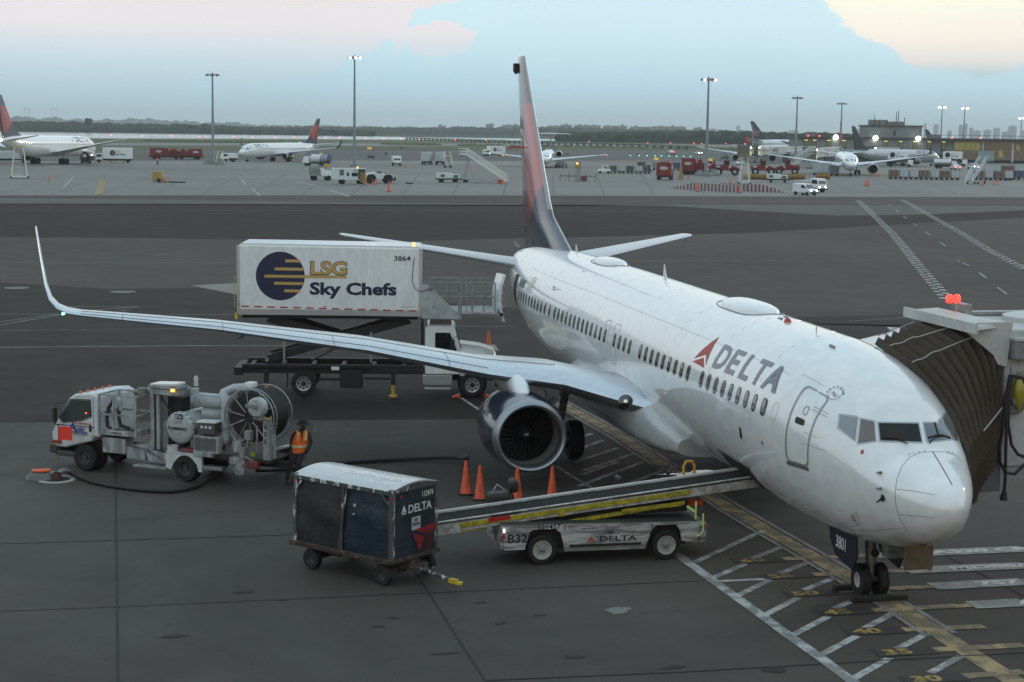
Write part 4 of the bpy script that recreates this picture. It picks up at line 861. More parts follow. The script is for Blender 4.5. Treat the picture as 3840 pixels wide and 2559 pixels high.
    part('cab_window', DARKGLASS, cab, lambda b: b.loft([[(4.72, y, 1.70), (5.50, y, 1.66), (5.47, y, 1.78), (5.24, y+.03, 2.34), (4.72, y+.03, 2.34)] for y in (.025, .06)]), smooth=0)
    part('windscreen', DARKGLASS, cab, lambda b: b.add([(5.675, .18, 1.72), (5.675, 2.16, 1.72), (5.47, 2.1, 2.42), (5.47, .24, 2.42)], [(0, 1, 2, 3)]), smooth=0)
    part('roof_ribs', mat('roof_tan', (.34, .31, .27), .5), cab, lambda b: [b.box(4.5, 5.3, .25+i*.3, .3+i*.3, 2.58, 2.61) for i in range(7)])
    part('cab_lamp', LAMPW, cab, lambda b: b.box(5.0, 5.14, .7, .74, 2.16, 2.19)); part('dash_lamp', REDL, cab, lambda b: b.box(5.36, 5.39, .04, .05, 1.74, 1.77))
    part('door_handle', BLACK, cab, lambda b: b.box(4.62, 4.75, .0, .03, 1.5, 1.54)); part('cab_guard', BLACK, t, lambda b: b.box(4.2, 4.27, .1, 2.2, 1.2, 2.72))
    part('wing_mirror', BLACK, cab, lambda b: [b.box(5.28, 5.42, -.32, -.22, 1.62, 2.12), b.tube([(5.5, .05, 2.2), (5.36, -.27, 2.2), (5.36, -.27, 1.55), (5.5, .02, 1.5)], .014, 6)], bevel=.01)
    part('bonnet', TWHITE, t, lambda b: b.loft([[(5.62, 1.17+s*1.05*k, z) for s, k, z in ((-1, .95, .75), (-1, 1., 1.3), (-1, .95, 1.70), (-1, .7, 1.86), (1, .7, 1.86), (1, .95, 1.70), (1, 1, 1.3), (1, .95, .75))], [(6.3, 1.17+s*1.0*k, z) for s, k, z in ((-1, .95, .75), (-1, 1., 1.25), (-1, .93, 1.62), (-1, .65, 1.79), (1, .65, 1.79), (1, .93, 1.62), (1, 1, 1.25), (1, .95, .75))],
        [(6.82, 1.17+s*.92*k, z) for s, k, z in ((-1, .95, .7), (-1, 1., 1.15), (-1, .9, 1.52), (-1, .6, 1.66), (1, .6, 1.66), (1, .9, 1.52), (1, 1, 1.15), (1, .95, .7))], [(6.95, 1.17+s*.8*k, z) for s, k, z in ((-1, .9, .7), (-1, 1., 1.0), (-1, .85, 1.34), (-1, .55, 1.42), (1, .55, 1.42), (1, .85, 1.34), (1, 1, 1.0), (1, .9, .7))]]), smooth=50)
    part('fender_gap', BLACK, t, lambda b: b.lathe((6.07, .30, .48), (0, 1, 0), [(0, .001), (0, .54), (.5, .54), (.5, .001)], 24, caps=False))
    part('bumper', BLACK, t, lambda b: b.box(6.9, 7.08, .1, 2.25, .38, .62), bevel=.02)
    part('headlight', mat('headlamp_glass', (.5, .5, .5), .1, coat=1), t, lambda b: b.box(6.86, 6.96, .2, .42, 1.0, 1.18), bevel=.02)
    part('wheel_chock', ORANGE, t, lambda b: [b.prism([(5.35, 0), (5.65, 0), (5.62, .12)], 'y', -.1, .3), b.prism([(6.5, 0), (6.8, 0), (6.55, .12)], 'y', -.1, .3)])
catering_truck()

# ---------------------------------------------------------------- hydrant fuelling truck (near side = left, y = 0)
def fuel_truck():
    t = thing('fuel_truck', 'pale hydrant fuelling truck with filter vessel and big hose reel, left of the baggage cart', 'fuel truck', (17.79, 13.77, 0), math.atan2(.823, .569))
    CABW = mat('cab_white', (.62, .66, .68), .35, coat=.4, dirt=.35, dscale=2.5, dcol=(.34, .34, .33), streak=True); G1 = GREYW; DK = BLACK; PIPE = mat('pipe_grey', (.42, .46, .48), .4, coat=.3, dirt=.5, dscale=5, dcol=(.2, .2, .19))
    def cabring(y, i):
        return [(2.77, y, .98), (3.0, y, .98), (3.05, y, .85), (3.95, y, .60), (4.36, y, .62), (4.40, y, 1.0), (4.20, y, 1.36), (3.78+i, y, 2.02), (3.60+i, y, 2.14), (3.0, y, 2.20), (2.80, y, 2.12)]
    cab = part('cab', CABW, t, lambda b: b.loft([[(x, -.03, z) for x, _, z in cabring(0, 0)], [(x, -1.78, z) for x, _, z in cabring(0, 0)]]), bevel=.05)
    part('door_window', mat('cab_glass', (.05, .06, .055), .08, coat=1), cab, lambda b: b.loft([[(3.06, y, 1.56), (3.35, y, 1.44), (3.98, y, 1.33), (4.10, y, 1.42), (3.72, y, 1.97), (3.08, y, 2.0)] for y in (-.02, -.06)]), smooth=0)
    part('window_frame', RUBBER, cab, lambda b: b.tube([(3.04, -.025, 1.54), (3.35, -.025, 1.42), (3.99, -.025, 1.31), (4.12, -.025, 1.42), (3.74, -.025, 1.99), (3.06, -.025, 2.02), (3.04, -.025, 1.54)], .014, 5))
    part('windscreen', DARKGLASS, cab, lambda b: b.add([(4.21, -.15, 1.38), (4.21, -1.66, 1.38), (3.80, -1.62, 2.02), (3.80, -.19, 2.02)], [(0, 1, 2, 3)]), smooth=0)
    part('door_seam', DK, cab, lambda b: b.tube([(2.98, -.027, 2.08), (2.96, -.027, 1.02), (3.9, -.027, .98)], .006, 4)); part('door_handle', BLACK, cab, lambda b: b.box(3.04, 3.12, -.035, .0, 1.12, 1.3), bevel=.02)
    part('door_stripe', NAVYINK, cab, lambda b: b.box(2.95, 4.3, -.03, -.024, 1.235, 1.26), smooth=0)
    BI = mat('logo_blue', (.02, .07, .25), .5)
    text_on('lettering', 'A', .32, BI, cab, (3.80, -.03, 1.10), (-1, 0, 0), (0, 0, 1), .008, .012, 1.2); text_on('lettering', 'LLIED', .11, BI, cab, (3.60, -.03, 1.13), (-1, 0, 0), (0, 0, 1), .008, .006, 1.2); text_on('lettering', 'AVIATION', .11, BI, cab, (3.72, -.03, 1.03), (-1, 0, 0), (0, 0, 1), .008, .006, 1.05)
    text_on('lettering', 'NO SMOKING', .08, mat('logo_red', (.4, .05, .04), .5), cab, (3.68, -.03, 1.30), (-1, 0, 0), (0, 0, 1), .008, .003, 1.25)
    for i in range(5): part('roof_marker', mat('marker_orange', (.6, .12, .03), .3), cab, lambda b: b.lathe((3.52-i*.0, -.2-i*.34, 2.15), (0, 0, 1), [(0, .05), (.04, .045), (.07, .001)], 10))
    part('steering_wheel', BLACK, cab, lambda b: b.tube([(3.75+.05*math.sin(q), -.35+.16*math.cos(q), 1.52+.14*math.sin(q)) for q in [k*PI/8 for k in range(17)]], .012, 6))
    part('dash_lamp', REDL, cab, lambda b: b.box(3.2, 3.23, -.02, -.015, 1.62, 1.65))
    part('wing_mirror', BLACK, cab, lambda b: [b.box(4.05, 4.14, .16, .26, 1.35, 1.75), b.tube([(3.95, 0, 1.9), (4.08, .2, 1.85), (4.08, .2, 1.3), (4.1, 0, 1.2)], .013, 6)], bevel=.01)
    part('bumper', mat('bumper_dark', (.06, .06, .058), .5), t, lambda b: [b.box(4.25, 4.48, -1.78, -.02, .42, .68), b.box(3.6, 4.3, -1.7, -.05, .35, .5)], bevel=.03)
    part('headlight', mat('indicator', (.25, .06, .02), .3, coat=.5), t, lambda b: b.box(4.05, 4.38, -.03, .0, .70, .80), bevel=.01)
    part('wheel_arch', DK, t, lambda b: b.lathe((3.31, -.5, .42), (0, 1, 0), [(0, .001), (0, .47), (.2, .47), (.2, .001)], 28, caps=False))
    for x, y, s in ((3.31, -.14, 1), (3.31, -1.65, -1)): wheel('wheel', t, (x, y, .37), .37, .22, s, rim=mat('dark_rim', (.06, .055, .05), .5), rr=.55)
    for x, y, s in ((0, -.18, 1), (0, -1.6, -1)): wheel('wheel', t, (x, y, .37), .37, .36, s, rim=mat('dark_rim', (.06, .055, .05), .5), rr=.55)
    part('chassis', DK, t, lambda b: [b.box(-2.9, 2.9, -.65, -.5, .52, .70), b.box(-2.9, 2.9, -1.3, -1.15, .52, .70), b.box(-2.6, 1.2, -1.7, -.1, .70, .78)])
    part('tool_box', G1, t, lambda b: [b.box(1.95, 2.68, -.45, -.02, .58, 1.0), b.box(1.35, 1.95, -.5, -.1, .45, .78)], bevel=.015)
    part('step_tray', G1, t, lambda b: b.prism([(.55, .70), (1.75, .86), (1.35, .86), (1.2, .45), (.55, .45)], 'y', -.5, -.06))
    part('step_tray', G1, t, lambda b: b.box(.55, 1.6, -.35, .1, .30, .34))
    part('rear_fender', CABW, t, lambda b: b.prism([(.62, .30), (.62, .78), (-.52, .74), (-.52, .30), (-.42, .30), (-.36, .5), (-.2, .66), (0, .70), (.2, .66), (.36, .5), (.46, .30)], 'y', -.10, -.02))
    part('fender_top', CABW, t, lambda b: b.box(-.52, .62, -.5, -.02, .74, .79))
    part('rear_step', STEEL, t, lambda b: b.box(-1.15, -.55, -.3, -.02, .38, .48), bevel=.01)
    part('bucket', mat('bucket_white', (.55, .57, .57), .5), t, lambda b: b.lathe((.46, -.13, .50), (0, 0, 1), [(0, .12), (.42, .155), (.44, .155), (.42, .13), (.02, .11)], 18))
    part('fire_extinguisher', mat('old_red', (.16, .03, .025), .5), t, lambda b: b.lathe((.18, -.15, .82), (-1, 0, 0), [(0, .02), (.03, .09), (.45, .09), (.5, .05), (.52, .001)], 14))
    # lift basket
    def basket(b):
        x0, x1, y0, y1, z0, z1 = 1.57, 2.76, -.95, .0, 1.12, 2.2
        for x in (x0, x1):
            for y in (y0, y1): b.box(x-.025, x+.025, y-.025, y+.025, z0, z1)
        b.box((x0+x1)/2+.1, (x0+x1)/2+.15, y1-.02, y1+.02, z0, z1)
        for z in (z1, (z0+z1)/2):
            for y in (y0, y1): b.box(x0+.025, x1-.025, y-.022, y+.022, z-.022, z+.022)
            for x in (x0, x1): b.box(x-.022, x+.022, y0+.025, y1-.025, z-.022, z+.022)
        b.box(x0, x1, y0, y1, z0-.03, z0); b.box(x0, x1, y1, y1+.02, z0-.03, z0+.13); b.box(x0-.02, x0, y0, y1, z0-.03, z0+.13)
    bk = part('lift_basket', G1, t, basket)
    LAB = mat('label_white', (.62, .62, .6), .5)
    flats('label_plate', [[(0, 0), (.52, 0), (.52, .10), (0, .10)]], LAB, bk, (2.45, .02, 1.115), (-1, 0, 0), (0, 0, 1), .003); text_on('lettering', 'FLAMMABLE', .095, INK, bk, (2.43, .02, 1.13), (-1, 0, 0), (0, 0, 1), .007, .003, .88)
    part('basket_hose', RUBBER, bk, lambda b: [b.tube([(2.5, -.3, 2.0), (2.62, -.25, 1.8), (2.65, -.2, 1.5), (2.6, -.15, 1.3), (2.4, -.12, 1.2), (2.15, -.12, 1.2), (1.7, -.14, 1.24)], .05, 8), b.tube([(2.28, -.3, 1.95), (2.3, -.25, 1.6), (2.2, -.2, 1.35), (1.9, -.18, 1.28)], .05, 8)])
    part('basket_nozzle', PIPE, bk, lambda b: [b.tube([(2.6, -.35, 2.08), (2.4, -.33, 2.1), (2.28, -.3, 2.02), (2.26, -.28, 1.75)], .055, 8)])
    # lifting mast and gear
    part('mast', G1, t, lambda b: [b.box(1.10, 1.22, -.35, -.18, .7, 2.52), b.box(.92, 1.02, -.35, -.18, .7, 2.5), b.box(.25, 1.22, -.6, -.1, 2.48, 2.56), b.box(.3, 1.1, -.9, -.15, 2.3, 2.46)], bevel=.01)
    part('mast_top_panel', TWHITE, t, lambda b: b.prism([(.35, 2.58), (1.15, 2.56), (1.15, 2.60), (.35, 2.64)], 'y', -.6, -.1)); part('marker_lamp', AMBER, t, lambda b: b.box(.35, .48, -.10, -.07, 2.42, 2.5), bevel=.01)
    part('chain_guide', BLACK, t, lambda b: [b.box(1.03, 1.09, -.3, -.22, .8, 2.45), b.tube([(.9, -.3, 2.2), (.55, -.25, 1.75)], .025, 6), b.box(.4, .85, -.9, -.5, .8, 2.2)])
    part('beacon', mat('dome_grey', (.5, .5, .5), .3), t, lambda b: b.lathe((.2, -.9, 2.5), (0, 0, 1), [(0, .07), (.12, .06), (.2, .07), (.27, .04), (.28, .001)], 12))
    part('valve_cluster', STRUT, t, lambda b: [b.tube([(1.3, -.7, 2.25), (1.7, -.7, 2.3), (2.1, -.75, 2.2)], .08, 10), b.lathe((1.75, -.6, 2.22), (0, 0, 1), [(0, .12), (.15, .12), (.16, .001)], 12), b.tube([(1.2, -.8, 2.35), (1.3, -.8, 2.45), (1.5, -.8, 2.4)], .05, 8)])
    # filter vessel: horizontal drum end facing the camera side
    dr = part('filter_vessel', PIPE, t, lambda b: [b.lathe((.19, -.02, 1.46), (0, -1, 0), [(0, .001), (.0, .36), (.02, .40), (.05, .42), (.06, .44), (.12, .44), (.12, .40), (1.5, .40), (1.6, .3), (1.65, .001)], 36)])
    part('vessel_bolts', STRUT, dr, lambda b: [b.cyl((.19+.43*math.cos(q), -.04, 1.46+.43*math.sin(q)), (.19+.43*math.cos(q), -.16, 1.46+.43*math.sin(q)), .018, n=6) for q in [k*PI/9 for k in range(18)]])
    flats('sign_plate', [[(0, 0), (.26, 0), (.26, .14), (0, .14)]], INK, dr, (.32, -.02, 1.70), (-1, 0, 0), (0, 0, 1), .008); text_on('lettering', 'JET-A', .11, LAB, dr, (.305, -.02, 1.73), (-1, 0, 0), (0, 0, 1), .012, .004, .80)
    text_on('lettering', 'FLAMMABLE', .12, INK, dr, (.52, -.02, 1.40), (-1, 0, 0), (0, 0, 1), .008, .004, .88); text_on('lettering', 'FILL DATE\n 5-13', .05, INK, dr, (.30, -.02, 1.62), (-1, 0, 0), (0, 0, 1), .008, .001, .9)
    part('upper_pipe', PIPE, t, lambda b: [b.lathe((.22, -.75, 2.15), (-1, 0, 0), [(0, .001), (.03, .16), (.1, .20), (1.35, .20), (1.42, .001)], 20), b.box(.1, .2, -.9, -.6, 2.2, 2.45)])
    part('vessel_top', PIPE, t, lambda b: b.lathe((-.1, -.9, 1.75), (-1, -.05, .05), [(0, .001), (.02, .26), (.9, .26), (.98, .2), (1.0, .001)], 20))
    part('elbow_pipe', PIPE, t, lambda b: b.tube([(-1.08, -.35, 1.1), (-1.08, -.35, 2.1), (-1.06, -.36, 2.28), (-.98, -.4, 2.4), (-.9, -.5, 2.42), (-1.2, -.6, 2.56), (-1.5, -.75, 2.58), (-1.62, -.85, 2.45), (-1.62, -.9, 2.2)], [.12, .12, .14, .14, .12, .13, .13, .13, .13], 14))
    part('pipe_cap', TWHITE, t, lambda b: b.box(-1.72, -1.48, -.95, -.65, 2.6, 2.74), bevel=.02)
    part('pipe_flange', STRUT, t, lambda b: [b.lathe((-1.08, -.35, z), (0, 0, 1), [(0, .17), (.05, .17)], 14) for z in (1.15, 1.5)])
    part('handrail', STEEL, t, lambda b: b.tube([(-.1, -.4, 2.0), (-.1, -.4, 2.3), (-.2, -.4, 2.35), (-.9, -.4, 2.33)], .015, 6))
    part('gauge_box', mat('gauge_dark', (.08, .08, .075), .5), t, lambda b: [b.box(-.42, -.95, -.35, .0, 1.36, 1.66)], bevel=.01)
    part('gauge_lid', TWHITE, t, lambda b: b.prism([(-.38, 1.66), (-1.0, 1.68), (-1.0, 1.72), (-.38, 1.70)], 'y', -.38, .02))
    for i in range(3): part('gauge', LAB, t, lambda b: b.lathe((-.55-i*.13, 0, 1.55), (0, 1, 0), [(0, .04), (.015, .04), (.016, .001)], 12))
    cage = part('pump_cabinet', GREYW, t, lambda b: [b.box(-.26, -1.06, -.5, -.02, .84, 1.30), b.box(-.3, -.9, -.1, .04, .74, .86)], bevel=.01)
    part('grille', mat('mesh_grey', (.2, .21, .21), .5, metal=.5), cage, lambda b: [b.box(-.32-i*.045, -.335-i*.045, -.02, .0, .92, 1.24) for i in range(15)]+[b.box(-.3, -.98, -.02, .004, .92+i*.045, .93+i*.045) for i in range(8)])
    part('cabinet_hole', BLACK, cage, lambda b: [b.lathe((-1.062, -.26, z), (-1, 0, 0), [(0, .07), (.006, .07), (.007, .001)], 14) for z in (.98, 1.16)])
    part('cabinet_side', GREYW, t, lambda b: b.box(-1.06, -1.35, -.55, -.4, .84, 1.32))
    # hose reel: two spoked rims
    rc = (-1.95, 0, 1.90)
    reel = part('hose_reel', RUBBER, t, lambda b: b.lathe((rc[0], -.25, rc[2]), (0, -1, 0), [(0, .2), (0, .64), (.06, .70), (.10, .66), (.16, .70), (.22, .66), (.28, .70), (.34, .66), (.40, .70), (.46, .66), (.52, .70), (.58, .66), (.64, .70), (.70, .66), (.75, .69), (.8, .64), (.8, .2)], 30))
    for y in (-.12, -.28, -1.08):
        part('reel_rim', STEEL, reel, lambda b: [b.tube([(rc[0]+.76*math.cos(q), y, rc[2]+.76*math.sin(q)) for q in [k*PI/20 for k in range(41)]], .02, 6)]+[b.tube([(rc[0]+.16*math.cos(q), y, rc[2]+.16*math.sin(q)), (rc[0]+.76*math.cos(q), y, rc[2]+.76*math.sin(q))], .016, 5) for q in [k*PI/5+.2 for k in range(10)]])
    part('reel_hub', PIPE, reel, lambda b: b.lathe((rc[0]-.35, .04, rc[2]+.32), (0, -1, 0), [(-.1, .001), (-.1, .22), (-.05, .27), (.1, .27), (.12, .12)], 24)); part('hub_bracket', STEEL, reel, lambda b: [b.box(rc[0]-.05, rc[0]-.40, .12, .17, rc[2]+.32, rc[2]+.40), b.cyl((rc[0]-.35, .14, rc[2]+.32), (rc[0]-.35, .2, rc[2]+.32), .04)])
    part('rear_post', G1, t, lambda b: [b.box(-2.38, -2.58, -.45, -.1, .78, 1.9), b.box(-2.36, -2.1, -.3, -.05, 1.85, 1.95)], bevel=.015)
    for i, ch in enumerate('608'): text_on('fleet_number', ch, .20, INK, t, (-2.42, -.10, 1.62-i*.2), (-1, 0, 0), (0, 0, 1), .006, .004, .8)
    part('rear_console', G1, t, lambda b: [b.box(-1.5, -1.75, -.3, -.02, .95, 1.25), b.box(-1.85, -2.05, -.2, .0, 1.3, 1.55), b.box(-1.4, -1.9, -.25, .02, .62, .8), b.box(-1.75, -1.9, -.2, .06, .8, 1.1)], bevel=.01)
    part('rear_valves', STRUT, t, lambda b: [b.tube([(-1.5, -.1, .7), (-1.7, -.05, .8), (-1.9, -.1, 1.1), (-2.0, -.1, 1.5)], .04, 7), b.tube([(-1.6, -.05, 1.2), (-1.8, .02, .9), (-2.2, -.05, .7)], .03, 7), b.lathe((-1.75, .05, .5), (0, 1, 0), [(-.03, .17), (.03, .17), (.04, .08), (.05, .001)], 20), b.tube([(-2.2, -.1, 1.0), (-2.2, -.1, 1.7)], .03, 6)])
    part('red_valve', mat('old_red', (.16, .03, .025), .5), t, lambda b: [b.box(-1.95, -2.3, -.1, .05, .55, .75)], bevel=.02); part('yellow_loop', YELLOW, t, lambda b: b.tube([(-2.5, 0, 1.95), (-2.65, .02, 1.93), (-2.7, 0, 2.0)], .02, 6))
    part('green_tag', mat('tag_green', (.18, .25, .02), .5), t, lambda b: b.box(-2.05, -2.2, .0, .02, .88, 1.0))
    part('rear_bumper', BLACK, t, lambda b: [b.box(-2.15, -2.40, -1.95, -1.45, .50, .82), b.box(-1.6, -2.2, -1.8, -.9, .55, .72)], bevel=.02); part('rear_deck', TWHITE, t, lambda b: b.prism([(-2.0, .80), (-2.42, .92), (-2.42, .96), (-2.0, .86)], 'y', -1.95, -1.4))
    part('tail_post', STEEL, t, lambda b: b.tube([(-2.42, -1.5, .95), (-2.05, -1.5, 1.5)], .012, 6))
    return t
fuel_truck()

def wpt(x, y, z=0.): g = G(x, y, z); return (g.x, g.y, z)
# hoses on the ground
def hose(name, pts, r, label, cat='hose', group=None):
    P = [Vector(wpt(x, y, z)) for x, y, z in pts]; Q = []
    for i in range(len(P)-1):       # smooth
        p0, p1, p2, p3 = P[max(i-1, 0)], P[i], P[i+1], P[min(i+2, len(P)-1)]
        for k in range(6):
            u = k/6; Q.append(.5*((2*p1)+(-p0+p2)*u+(2*p0-5*p1+4*p2-p3)*u*u+(-p0+3*p1-3*p2+p3)*u**3))
    Q.append(P[-1]); b = MB(); b.tube([tuple(q) for q in Q], r, 10); o = b.build(name, RUBBER, smooth=60); tag(o, label, cat, group); return o
h1 = hose('intake_hose', [(158, 1085, .12), (180, 1094, .1), (215, 1108, .06), (270, 1119, .06), (340, 1127, .06), (400, 1128, .06), (450, 1118, .06), (490, 1093, .15), (515, 1066, .35), (530, 1050, .55)], .062, 'thick black fuel hose curving over the ground from the hydrant pit to the fuel truck')
part('coupling', STEEL, h1, lambda b: [b.tube([wpt(135, 1095, .05), wpt(137, 1084, .22), wpt(147, 1081, .22), wpt(160, 1085, .13)], [.05, .06, .07, .075], 10)])
h2 = hose('delivery_hose', [(590, 1082, .2), (640, 1080, .06), (720, 1072, .05), (800, 1063, .05), (900, 1057, .05), (1000, 1053, .08), (1062, 1053, .12)], .05, 'long black delivery hose lying behind the baggage cart towards the engine')
part('nozzle', mat('nozzle_dark', (.08, .07, .06), .4, metal=.5), h2, lambda b: [b.tube([wpt(1052, 1053, .12), wpt(1078, 1052, .16)], [.06, .085], 12), b.tube([wpt(1066, 1051, .25), wpt(1070, 1056, .1)], .03, 6)])
# hydrant pit, its lid and the flag
c = Vector(wpt(130, 1102)); pit = thing('hydrant_pit', 'open round hydrant pit at the end of the thick hose', 'hydrant pit', c)
part('pit_ring', mat('ring_pale', (.32, .33, .32), .5), pit, lambda b: b.lathe((0, 0, 0), (0, 0, 1), [(-.01, .52), (.015, .50), (.015, .38), (-.01, .37)], 32, caps=False)); part('pit_well', mat('pit_dark', (.01, .01, .01), .9), pit, lambda b: b.lathe((0, 0, 0), (0, 0, 1), [(.008, .38), (.009, .001)], 32, caps=False))
part('hydrant_valve', mat('valve_brown', (.10, .055, .03), .5, metal=.3), pit, lambda b: [b.lathe((0, 0, 0), (0, 0, 1), [(0, .13), (.16, .13), (.16, .09), (.22, .09), (.23, .001)], 16)]); part('valve_cap', STEEL, pit, lambda b: b.lathe((.12, .1, .05), (0, 0, 1), [(0, .1), (.14, .1), (.15, .001)], 14))
c = Vector(wpt(95, 1099)); lid = thing('pit_lid', 'round grey hydrant lid with orange top lying left of the open pit', 'pit lid', c)
part('lid_body', mat('lid_grey', (.13, .13, .125), .5, dirt=.5), lid, lambda b: b.lathe((0, 0, 0), (0, 0, 1), [(0, .43), (.07, .40), (.15, .30), (.18, .28), (.185, .001)], 24)); part('lid_top', mat('orange_top', (.75, .12, .04), .4), lid, lambda b: b.lathe((.04, 0, .18), (.1, 0, 1), [(0, .26), (.05, .26), (.05, .2), (.03, .19), (.03, .001)], 24))
part('lid_rib', STEEL, lid, lambda b: [b.box(.28*math.cos(q)-.02, .28*math.cos(q)+.02, .28*math.sin(q)-.02, .28*math.sin(q)+.02, .1, .17) for q in [k*PI/5 for k in range(10)]])
c = Vector(wpt(133, 1090)); fl = thing('warning_flag', 'bright red square flag on a thin rod standing in the hydrant pit', 'flag', c)
part('rod', mat('rod_rusty', (.16, .08, .05), .5), fl, lambda b: b.cyl((0, 0, .0), (.05, -.04, 1.35), .012, n=6))
FM = mat('flag_red', (.85, .05, .03), .6, bump=.01, bscale=6)
part('cloth', FM, fl, lambda b: b.loft([[(.05-.05*u+.0, -.04-.36*u, .92+.02*math.sin(u*5)+.0*v+v*.38+.03*u) for v in (0, .25, .5, .75, 1)] for u in [i/8 for i in range(9)]], caps=False, closed=False), smooth=60)

# ---------------------------------------------------------------- baggage cart (near side = right, y = 0)
def baggage_cart():
    t = thing('baggage_cart', 'covered baggage cart with navy curtains and chipped white frame, in the foreground', 'baggage cart', (8.01, 11.32, 0), math.atan2(-.645, -.765))
    CH = mat('chipped_white', (.50, .53, .53), .5, dirt=.95, dscale=9, dcol=(.05, .045, .04), streak=True); RB = mat('rusty_bed', (.09, .06, .04), .7, dirt=.8, dscale=7, dcol=(.03, .022, .018))
    x0, x1, y0, y1, zb, zt = -.50, 2.40, -.02, 1.47, .58, 2.02
    NV = mat('cart_navy', (.012, .019, .032), .45, dirt=.5, dscale=2, dcol=(.03, .04, .05)); CU = mat('curtain_black', (.017, .020, .023), .42, bump=.035, bscale=2.2, dirt=.4, dscale=1.5, dcol=(.035, .045, .055)); CB = mat('curtain_navy', (.009, .020, .036), .38, bump=.04, bscale=2.5, dirt=.4, dscale=1.8, dcol=(.025, .045, .065))
    part('bed', RB, t, lambda b: [b.box(x0-.06, x1+.02, y0-.05, y1+.05, zb-.08, zb), b.box(x0-.08, x1, y0-.07, y0-.05, zb-.1, zb)], bevel=.01)
    for x in (x0, x1-.1):
        for y in (y0, y1-.09): part('corner_post', CH, t, lambda b: [b.box(x, x+.10, y-.02, y+.07, zb, zt), b.box(x-.01, x+.11, y-.025, y+.08, zt-.02, zt+.06)], bevel=.008)
    for y in (y0, y1-.04): part('top_rail', CH, t, lambda b: b.box(x0+.1, x1-.1, y-.02, y+.05, zt-.06, zt+.03), bevel=.008)
    for y in (y0-.012,):
        part('corner_brace', CH, t, lambda b: [b.prism([(x0+.10, zt-.28), (x0+.30, zt-.07), (x0+.23, zt-.07), (x0+.10, zt-.20)], 'y', y-.01, y+.012)]); part('corner_brace', CH, t, lambda b: [b.prism([(x1-.10, zt-.30), (x1-.34, zt-.06), (x1-.27, zt-.06), (x1-.10, zt-.22)], 'y', y-.01, y+.012)])
    part('mid_post', CH, t, lambda b: [b.prism([(.93, zb), (.97, zb), (1.03, zt-.06), (.98, zt-.06)], 'y', y0-.03, y0), b.prism([(.86, zb), (.90, zb), (1.13, zt-.06), (1.09, zt-.06)], 'y', y0-.045, y0-.03)])
    def sag(b, xa, xb, y):
        g = []
        for i in range(15):
            u = i/14; row = []
            for j in range(11):
                v = j/10; row.append((xa+(xb-xa)*u, y-.035*math.sin(PI*u)*math.sin(PI*v)-.012*math.sin(7*u+5*v)-.014*math.sin(11*v+3*u)*math.sin(PI*v), zb+.0+(zt-zb-.06)*v))
            g.append(row)
        b.loft(g, caps=False, closed=False)
    part('curtain', CU, t, lambda b: sag(b, x0+.1, .94, y0+.02), smooth=80); part('curtain', CB, t, lambda b: sag(b, 1.0, x1-.1, y0+.02), smooth=80)
    part('curtain_tag', mat('tag_white', (.4, .4, .4), .5), t, lambda b: [b.box(1.32, 1.40, y0-.05, y0-.04, 1.60, 1.66), b.box(1.30, 1.36, y0-.05, y0-.04, 1.42, 1.45)]); part('rear_curtain', CU, t, lambda b: sag(b, x0+.1, x1-.1, y1-.05), smooth=80)
    fp = part('front_panel', NV, t, lambda b: [b.box(x1-.05, x1-.02, y0+.07, y1-.09, zb-.02, zt-.02)]); part('panel_rib', NV, fp, lambda b: [b.box(x1-.02, x1-.005, y0+.07, y1-.09, z, z+.025) for z in (.80, 1.02, 1.44, 1.72)])
    part('rear_panel', NV, t, lambda b: b.box(x0+.02, x0+.05, y0+.07, y1-.09, zb-.02, zt-.02)); part('panel_rail', CH, t, lambda b: b.loft([[(x1-.06, y0+(y1-y0)*u, zt-.02), (x1+.0, y0+(y1-y0)*u, zt-.02), (x1+.0, y0+(y1-y0)*u, zt+.03+.10*math.sin(PI*u)), (x1-.06, y0+(y1-y0)*u, zt+.03+.10*math.sin(PI*u))] for u in [i/12 for i in range(13)]]))
    O = (x1-.02, y0+.07, 0)
    text_on('fleet_number', '112474', .17, WINK, fp, (O[0], .92, 1.80), (0, 1, 0), (0, 0, 1), .006, .003, .75); text_on('lettering', 'DELTA', .25, WINK, fp, (O[0], .48, 1.51), (0, 1, 0), (0, 0, 1), .006, .004, 1.02)
    flats('logo', [[(.0, .02), (.09, .2), (.09, .07)], [(.09, .2), (.18, .02), (.09, .07)], [(.01, 0), (.17, 0), (.09, .045)]], WINK, fp, (O[0], .26, 1.51), (0, 1, 0), (0, 0, 1), .006)
    pl = flats('notice', [[(0, 0), (.29, 0), (.29, .28), (0, .28)]], mat('notice_grey', (.42, .42, .42), .5), fp, (O[0], .60, 1.12), (0, 1, 0), (0, 0, 1), .006); text_on('lettering', 'SET\nBRAKES', .085, INK, pl, (O[0], .745, 1.30), (0, 1, 0), (0, 0, 1), .011, .003, .8, align='CENTER')
    CR_ = mat('cart_red', (.28, .015, .012), .45, dirt=.4)
    flats('logo', [[(.68, 1.12), (1.42, 1.17), (1.30, 1.0), (1.06, .97)], [(.62, 1.07), (.93, .95), (1.0, .90), (.86, .62)]], CR_, fp, (O[0], 0, 0), (0, 1, 0), (0, 0, 1), .012)
    flats('logo_shade', [[(1.06, .90), (1.28, .96), (1.16, .62), (1.03, .55)]], mat('cart_red_dark', (.10, .008, .008), .5), fp, (O[0], 0, 0), (0, 1, 0), (0, 0, 1), .008)
